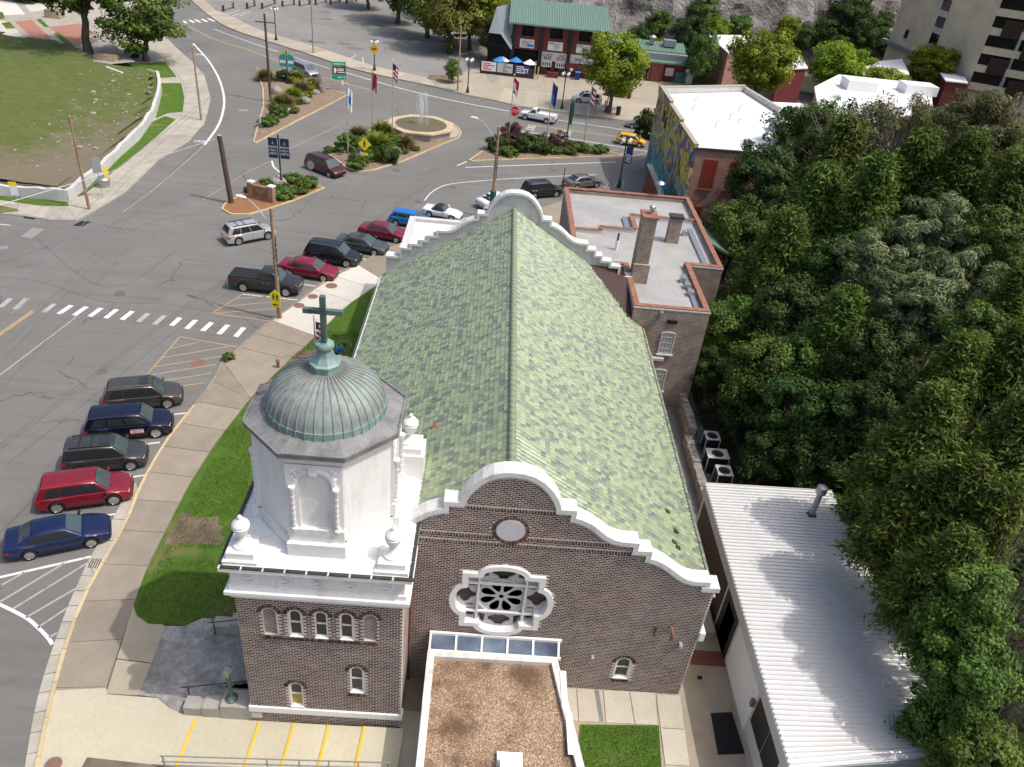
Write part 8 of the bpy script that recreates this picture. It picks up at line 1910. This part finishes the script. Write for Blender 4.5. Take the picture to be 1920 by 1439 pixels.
# shrubs
def shrub_mesh(kind, sd):
    if kind == 'ball': me, _ = broad(sd, 1, .85, 60, 110, .055, 'leaf_mid', clr=.2); return me
    if kind == 'dark': me, _ = broad(sd, 1, .7, 40, 90, .075, 'leaf_dark', clr=.28); return me
    if kind == 'leafy': me, _ = broad(sd, 1, .6, 30, 80, .09, 'leaf_mid', clr=.3); return me
    if kind == 'yellow': me, _ = broad(sd, 1, .7, 30, 80, .09, 'leaf_yellow', clr=.28); return me
    if kind == 'maroon': me, _ = broad(sd, 1, .85, 30, 80, .09, 'leaf_maroon', clr=.3); return me
    rg = np.random.default_rng(sd); n = 900; a = rg.uniform(0, 6.28, n); el = rg.uniform(.25, 1.5, n); L = rg.uniform(.7, 1.15, n)   # tufted ornamental grass
    d = np.stack([np.cos(a) * np.cos(el), np.sin(a) * np.cos(el), np.sin(el)], 1); V = []; F = []
    mb = MB()
    for i in range(n):
        s_ = np.array([-math.sin(a[i]), math.cos(a[i]), 0]) * .03; b = rg.normal(size=3) * .06; b[2] = 0; m = b + d[i] * L[i] * .6; e = b + d[i] * L[i] + np.array([math.cos(a[i]) * .15, math.sin(a[i]) * .15, -.16])
        mb.add([b - s_, b + s_, m + s_, m - s_, e], [(0, 1, 2, 3), (3, 2, 4)])
    me = mb.mesh('foliage', 'leaf_grass' if kind == 'grass' else 'leaf_straw'); at = me.attributes.new('tint', 'FLOAT', 'FACE'); at.data.foreach_set('value', np.repeat(rg.uniform(0, 1, n), 2).astype(np.float32)); return me
SH = {}
def shrub(kind, c, r, label, hz=1.0, group='shrubs in the traffic islands', z=.1):
    k = cnt.get('s' + kind, 0); cnt['s' + kind] = k + 1
    if (kind, k % 2) not in SH: SH[kind, k % 2] = shrub_mesh(kind, 50 + k * 3 + len(kind))
    t = thing('shrub' if kind not in ('grass', 'straw') else 'ornamental_grass', label, 'shrub', (c[0], c[1], z), random.uniform(0, 6), group)
    f_ = link('foliage', SH[kind, k % 2], t); f_.scale = (r, r, r * hz); f_.location = (0, 0, r * .55 * hz if kind not in ('grass', 'straw') else 0)
    return t
for kind, c, r, lb in (
    ('straw', (-35.57, 125.40), 2.0, 'tawny grass clump at the top left of the upper island'), ('dark', (-32.86, 125.84), 1.7, 'dark shrub at the foot of the teal banner post'), ('grass', (-31.16, 126.88), 1.7, 'green grass clump right of the teal banner post'), ('yellow', (-31.17, 124.84), 1.0, 'small yellow shrub by the teal banner post'),
    ('straw', (-29.19, 121.06), 1.8, 'tawny grass clump in the middle of the upper island'), ('straw', (-28.31, 124.66), 1.5, 'tawny grass clump near the silver minivan'), ('yellow', (-27.58, 122.01), 1.2, 'yellow shrub beside the standing stone'), ('grass', (-29.27, 116.42), 2.0, 'large grass clump above the rounded shrub'), ('yellow', (-27.42, 118.02), .8, 'small yellow shrub among the boulders'),
    ('straw', (-29.50, 111.76), 2.4, 'largest tawny grass clump in the upper island'), ('grass', (-27.88, 114.32), 1.0, 'small bright grass clump right of the largest one'), ('ball', (-29.18, 107.58), 1.5, 'dark round clipped shrub near the island point'), ('leafy', (-29.34, 103.03), 1.5, 'low leafy shrub at the lower point of the upper island'), ('leafy', (-27.69, 109.69), .9, 'pale low plant beside the round shrub'),
    ('ball', (-17.98, 95.87), 1.9, 'left dark clipped ball shrub beside the white flag'), ('ball', (-15.55, 92.94), 1.8, 'dark clipped ball shrub behind the pedestrian sign'), ('straw', (-17.35, 101.08), 2.0, 'tawny grass clump behind the ball shrubs'), ('yellow', (-16.64, 97.98), 1.2, 'yellow shrub between the ball shrubs'), ('grass', (-14.31, 96.56), 2.9, 'big bright grass clump in the fountain island'), ('grass', (-14.55, 102.89), 2.4, 'bright grass clump at the fountain corner'),
    ('ball', (-12.78, 97.87), 1.5, 'dark shrub between the bright and tawny grasses'), ('straw', (-11.43, 99.36), 2.0, 'tawny grass clump nearest the fountain'), ('dark', (-12.69, 93.37), 2.0, 'wide dark low shrub near the fountain island kerb'), ('leafy', (-15.72, 90.19), 1.5, 'low green plant at the lower edge of the fountain island'), ('leafy', (-19.80, 94.91), .9, 'pale green low plant near the maroon minivan'), ('leafy', (-11.09, 97.10), .8, 'small low plant right of the dark wide shrub'), ('leafy', (-9.79, 98.55), .6, 'tiny plant near the fountain paving'),
    ('leafy', (-23.74, 82.20), 1.1, 'leafy shrub behind the brick sign'), ('leafy', (-21.86, 83.87), 1.3, 'leafy shrub right of the navy banners'), ('leafy', (-21.44, 79.29), 1.6, 'broad leafy shrub in front of the navy banner post'), ('leafy', (-19.91, 82.88), 1.4, 'leafy shrub by the grey octagonal sign'), ('leafy', (-22.43, 80.61), 1.0, 'small leafy shrub beside the banner post'), ('leafy', (-20.03, 80.91), .9, 'small leafy shrub near the island tip'), ('dark', (-25.35, 79.85), .7, 'small dark shrub left of the brick sign'),
    ('maroon', (1.97, 107.20), 2.3, 'tall maroon bush at the left end of the flag island'), ('maroon', (3.57, 106.27), 1.7, 'maroon bush second from the left in the flag island'), ('maroon', (2.08, 103.49), 1.8, 'pinkish bush in the flag island front'), ('dark', (0.35, 101.84), 2.0, 'dark shrub at the left point of the flag island'), ('dark', (4.05, 102.96), 2.3, 'dark spreading shrub in the flag island'), ('leafy', (5.13, 105.12), 1.9, 'green shrub behind the blue flag pole'), ('maroon', (6.25, 106.63), 1.5, 'pinkish shrub behind the blue flag pole'),
    ('maroon', (8.49, 106.62), 1.8, 'pinkish bush left of the green banner post'), ('dark', (6.14, 102.48), 1.8, 'dark shrub at the front of the flag island'), ('leafy', (1.76, 100.08), 1.5, 'low shrub at the front left of the flag island'), ('leafy', (10.31, 105.32), 1.5, 'green shrub right of the green banner post'), ('leafy', (11.59, 105.01), 1.5, 'green shrub at the foot of the right striped flag'), ('leafy', (13.87, 104.79), 1.4, 'green shrub at the right end of the flag island'), ('leafy', (9.90, 103.16), 1.2, 'low shrub at the front right of the flag island'), ('leafy', (7.91, 102.78), 1.2, 'low shrub in front of the pinkish bush')):
    shrub(kind, c, r * {'maroon': .74, 'dark': .8}.get(kind, .92), lb, 1.0 if kind != 'leafy' else .75)
shrub('ball', (-10.05, 31.5), .55, 'small round shrub on the lawn behind the tower', 1, 'garden shrubs', .12); shrub('ball', (-9.9, 33.2), .5, 'pale small shrub nearest the church wall', 1, 'garden shrubs', .12); shrub('dark', (-57.42, 131.57), 1.6, 'dark rounded shrub under the spreading tree', 1, 'garden shrubs', .14); shrub('leafy', (-17.76, 47.96), .5, 'weeds growing at the kerb beside the yellow hatching', .8, 'garden shrubs', .12)
shrub('dark', (21.68, 114.47), 2.2, 'dark bush at the foot of the mural', 1.6, 'garden shrubs', .1)
# undergrowth on the hillside
ur = np.random.default_rng(8); n = 44000; X = ur.uniform(14.5, 60, n); Y = ur.uniform(6, 112, n); hh_ = np.array([hill(a, b) for a, b in zip(X, Y)]); kk = ((hh_ > .02) & ((X > 20.7) | (Y > 34.5))) | ((X > 20.7) & (X < 24) & (Y < 36)) | ((X > 15.3) & (Y > 34) & (Y < 46)); X, Y, hh_ = X[kk], Y[kk], hh_[kk]; n = len(X)
hump = np.array([.5 + 1.8 * max(0, mnoise.noise(Vector((a * .35, b * .35, 4)))) + (1.6 if a < 25 and b < 36 else 0) for a, b in zip(X, Y)])
um = leaf_cloud('undergrowth', np.stack([X, Y, hh_ + ur.uniform(.02, 1, n) * hump], 1), ur.normal(size=(n, 3)) * .5 + np.array([0, 0, 1]), .2, ur.uniform(0, 1, n) * .8, 'leaf_dark', .6, .5, 8)
o = link('undergrowth', um, None, 'stuff'); o['label'] = 'dark leafy undergrowth on the wooded hillside'; o['category'] = 'undergrowth'
# boulders
rg = random.Random(9)
def boulder(c, r, label, hz=.8):
    bm = bmesh.new(); bmesh.ops.create_icosphere(bm, subdivisions=2, radius=1)
    for v_ in bm.verts: v_.co *= 1 + .28 * mnoise.noise(v_.co * 1.3 + Vector((rg.random() * 0 + r * 7, c[0], c[1])))
    bm.transform(Matrix.Diagonal((r, r * .8, r * hz, 1))); me = bpy.data.meshes.new('boulder'); bm.to_mesh(me); bm.free(); me.materials.append(MAT['boulder'])
    o = link('boulder', me); o.location = (c[0], c[1], .1 + r * hz * .5); o.rotation_euler = (0, 0, rg.uniform(0, 6)); tag(o, label, 'boulder', 'boulders in the islands')
boulder((-26.31, 121.55), .7, 'tall standing stone in the upper shrub island', 2.6); boulder((-27.18, 114.87), .8, 'split boulder beside the largest grass clump'); boulder((-32.04, 118.08), .9, 'boulder left of the tall dark pole'); boulder((-22.94, 82.41), .9, 'grey boulder left of the navy banner post'); boulder((-15.97, 92.42), .8, 'pointed rock beside the pedestrian sign', 1.2); boulder((-12.09, 96.18), .8, 'pale flat rock in the fountain island'); boulder((-26.86, 120.08), .6, 'small rock beside the standing stone'); boulder((-28.36, 109.45), .6, 'small pale rock by the round shrub')
# grass blades over the church lawn
rgn = np.random.default_rng(3); n = 60000; X = rgn.uniform(-15.5, -7.2, n * 2); Yy = rgn.uniform(24, 53, n * 2)
lw = [(-15.65, 25.68), (-15.26, 25.14), (-14.57, 24.72), (-12.86, 24.77), (-12.26, 25.26), (-8.3, 24.0), (-8.3, 26.4), (-7.2, 26.4), (-7.2, 52.5), (-8.90, 61.49), (-10.22, 58.88), (-11.11, 56.94), (-12.47, 51.92), (-14.19, 46.33), (-14.83, 44.18), (-15.60, 39.33), (-15.98, 34.87), (-15.98, 31.10), (-15.88, 27.54)]
keep = np.array([inside((a, b), lw) for a, b in zip(X[:n], Yy[:n])]); X = X[:n][keep]; Yy = Yy[:n][keep]; n = len(X)
ok = np.array([mnoise.noise(Vector((a * .45, b * .45, 1.7))) < .32 for a, b in zip(X, Yy)]); X = X[ok]; Yy = Yy[ok]; cl_ = [(5.0, 14.5), (9.2, 14.5), (9.4, 21.0), (6.0, 20.8)]
x2, y2 = rgn.uniform(5, 9.4, 9000), rgn.uniform(15.5, 21, 9000); k2 = np.array([inside((a, b), cl_) for a, b in zip(x2, y2)]); X = np.concatenate([X, x2[k2]]); Yy = np.concatenate([Yy, y2[k2]]); n = len(X)
a = rgn.uniform(0, 6.28, n); h = rgn.uniform(.05, .11, n); c_, s_ = np.cos(a) * .016, np.sin(a) * .016; lx, ly = rgn.normal(size=n) * .035, rgn.normal(size=n) * .035; z = np.where(X > 0, .058, .122)
V = np.stack([np.stack([X - c_, Yy - s_, z], 1), np.stack([X + c_, Yy + s_, z], 1), np.stack([X + lx, Yy + ly, z + h], 1)], 1).reshape(-1, 3)
me = bpy.data.meshes.new('grass_blades'); me.vertices.add(3 * n); me.loops.add(3 * n); me.polygons.add(n); me.vertices.foreach_set('co', V.ravel()); me.loops.foreach_set('vertex_index', np.arange(3 * n, dtype=np.int32)); me.polygons.foreach_set('loop_start', np.arange(0, 3 * n, 3, dtype=np.int32)); me.update(calc_edges=True)
at = me.attributes.new('tint', 'FLOAT', 'FACE'); at.data.foreach_set('value', rgn.uniform(0, 1, n).astype(np.float32)); leafmat('leaf_lawn', (.06, .125, .014), (.105, .20, .028), (.18, .28, .06)); me.materials.append(MAT['leaf_lawn'])
o = link('grass_blades', me, None, 'stuff'); o['label'] = 'short green grass on the church lawn'; o['category'] = 'grass'

# ================================================================ PERSON, bending over on the lawn behind the dome
per = thing('person', 'person in a blue shirt bending over on the lawn beside the nave wall', 'person', (-10.2, 48.6, .13), .4)
def skin_body():
    J = [((0, 0, .92), .15), ((.10, 0, 1.06), .155), ((.26, 0, 1.20), .165), ((.40, 0, 1.28), .15), ((.50, 0, 1.32), .06), ((.56, 0, 1.34), .06), ((.64, 0, 1.37), .10), ((.70, 0, 1.33), .085),
         ((0, .1, .88), .11), ((.10, .12, .50), .075), ((0, .12, .09), .05), ((.16, .13, .04), .04), ((0, -.1, .88), .11), ((.10, -.12, .50), .075), ((0, -.12, .09), .05), ((.16, -.13, .04), .04),
         ((.38, .20, 1.26), .07), ((.46, .25, .98), .05), ((.62, .20, .76), .036), ((.68, .19, .69), .035), ((.38, -.20, 1.26), .07), ((.46, -.25, .98), .05), ((.62, -.20, .76), .036), ((.68, -.19, .69), .035)]
    E = [(0, 1), (1, 2), (2, 3), (3, 4), (4, 5), (5, 6), (6, 7), (0, 8), (8, 9), (9, 10), (10, 11), (0, 12), (12, 13), (13, 14), (14, 15), (3, 16), (16, 17), (17, 18), (18, 19), (3, 20), (20, 21), (21, 22), (22, 23)]
    for hnd, sgn in ((19, 1), (23, -1)):
        b = Vector(J[hnd][0])
        for dx, dy, ln in ((.01, .03, .07), (.02, .012, .085), (.02, -.006, .09), (.01, -.024, .075), (-.02, .035 * sgn, .05)):
            i = len(J); J.append((tuple(b + Vector((dx + .02, dy, -.03))), .012)); J.append((tuple(b + Vector((dx + .03, dy * 1.2, -.03 - ln * .6))), .009)); E.append((hnd, i)); E.append((i, i + 1))
    me = bpy.data.meshes.new('body'); me.from_pydata([j[0] for j in J], E, []); o = link('body', me, per)
    m = o.modifiers.new('skin', 'SKIN')
    for i, j in enumerate(J): me.skin_vertices[0].data[i].radius = (j[1], j[1])
    me.skin_vertices[0].data[0].use_root = True
    o.modifiers.new('sub', 'SUBSURF').levels = 1
    dg = bpy.context.evaluated_depsgraph_get(); m2 = bpy.data.meshes.new_from_object(o.evaluated_get(dg)); o.modifiers.clear(); o.data = m2
    for mm in ('skin', 'shirt', 'trousers', 'tyre'): m2.materials.append(MAT[mm])
    for p in m2.polygons:
        c = p.center; p.material_index = 0
        if c.z < .93 and c.x < .3: p.material_index = 2
        elif c.x < .47 and c.z > .95: p.material_index = 1
        if c.z < .09: p.material_index = 3
    m2.shade_smooth(); return o
bd = skin_body()
mb = MB(); mb.lathe([(.0, -.02), (.085, .0), (.11, .06), (.095, .12), (.04, .15), (0, .155)], 12, (.63, 0, 1.385)); part('hair', mb, 'hair', per, 50, local=True)
for sgn in (-1, 1):
    mb = MB(); mb.lathe([(0, -.012), (.012, 0), (0, .012)], 8, (.735, sgn * .035, 1.36)); part('eye', mb, 'sign_white', bd, local=True); mb = MB(); mb.lathe([(0, -.03), (.012, 0), (0, .03)], 6, (.63, sgn * .098, 1.37)); part('ear', mb, 'skin', bd, local=True)
mb = MB(); mb.lathe([(0, -.02), (.014, -.01), (0, .03)], 6, (.768, 0, 1.325)); part('nose', mb, 'skin', bd, local=True)
mb = MB(); mb.box(.742, .752, -.022, .022, 1.278, 1.286); part('mouth', mb, 'cloth_red', bd, local=True)
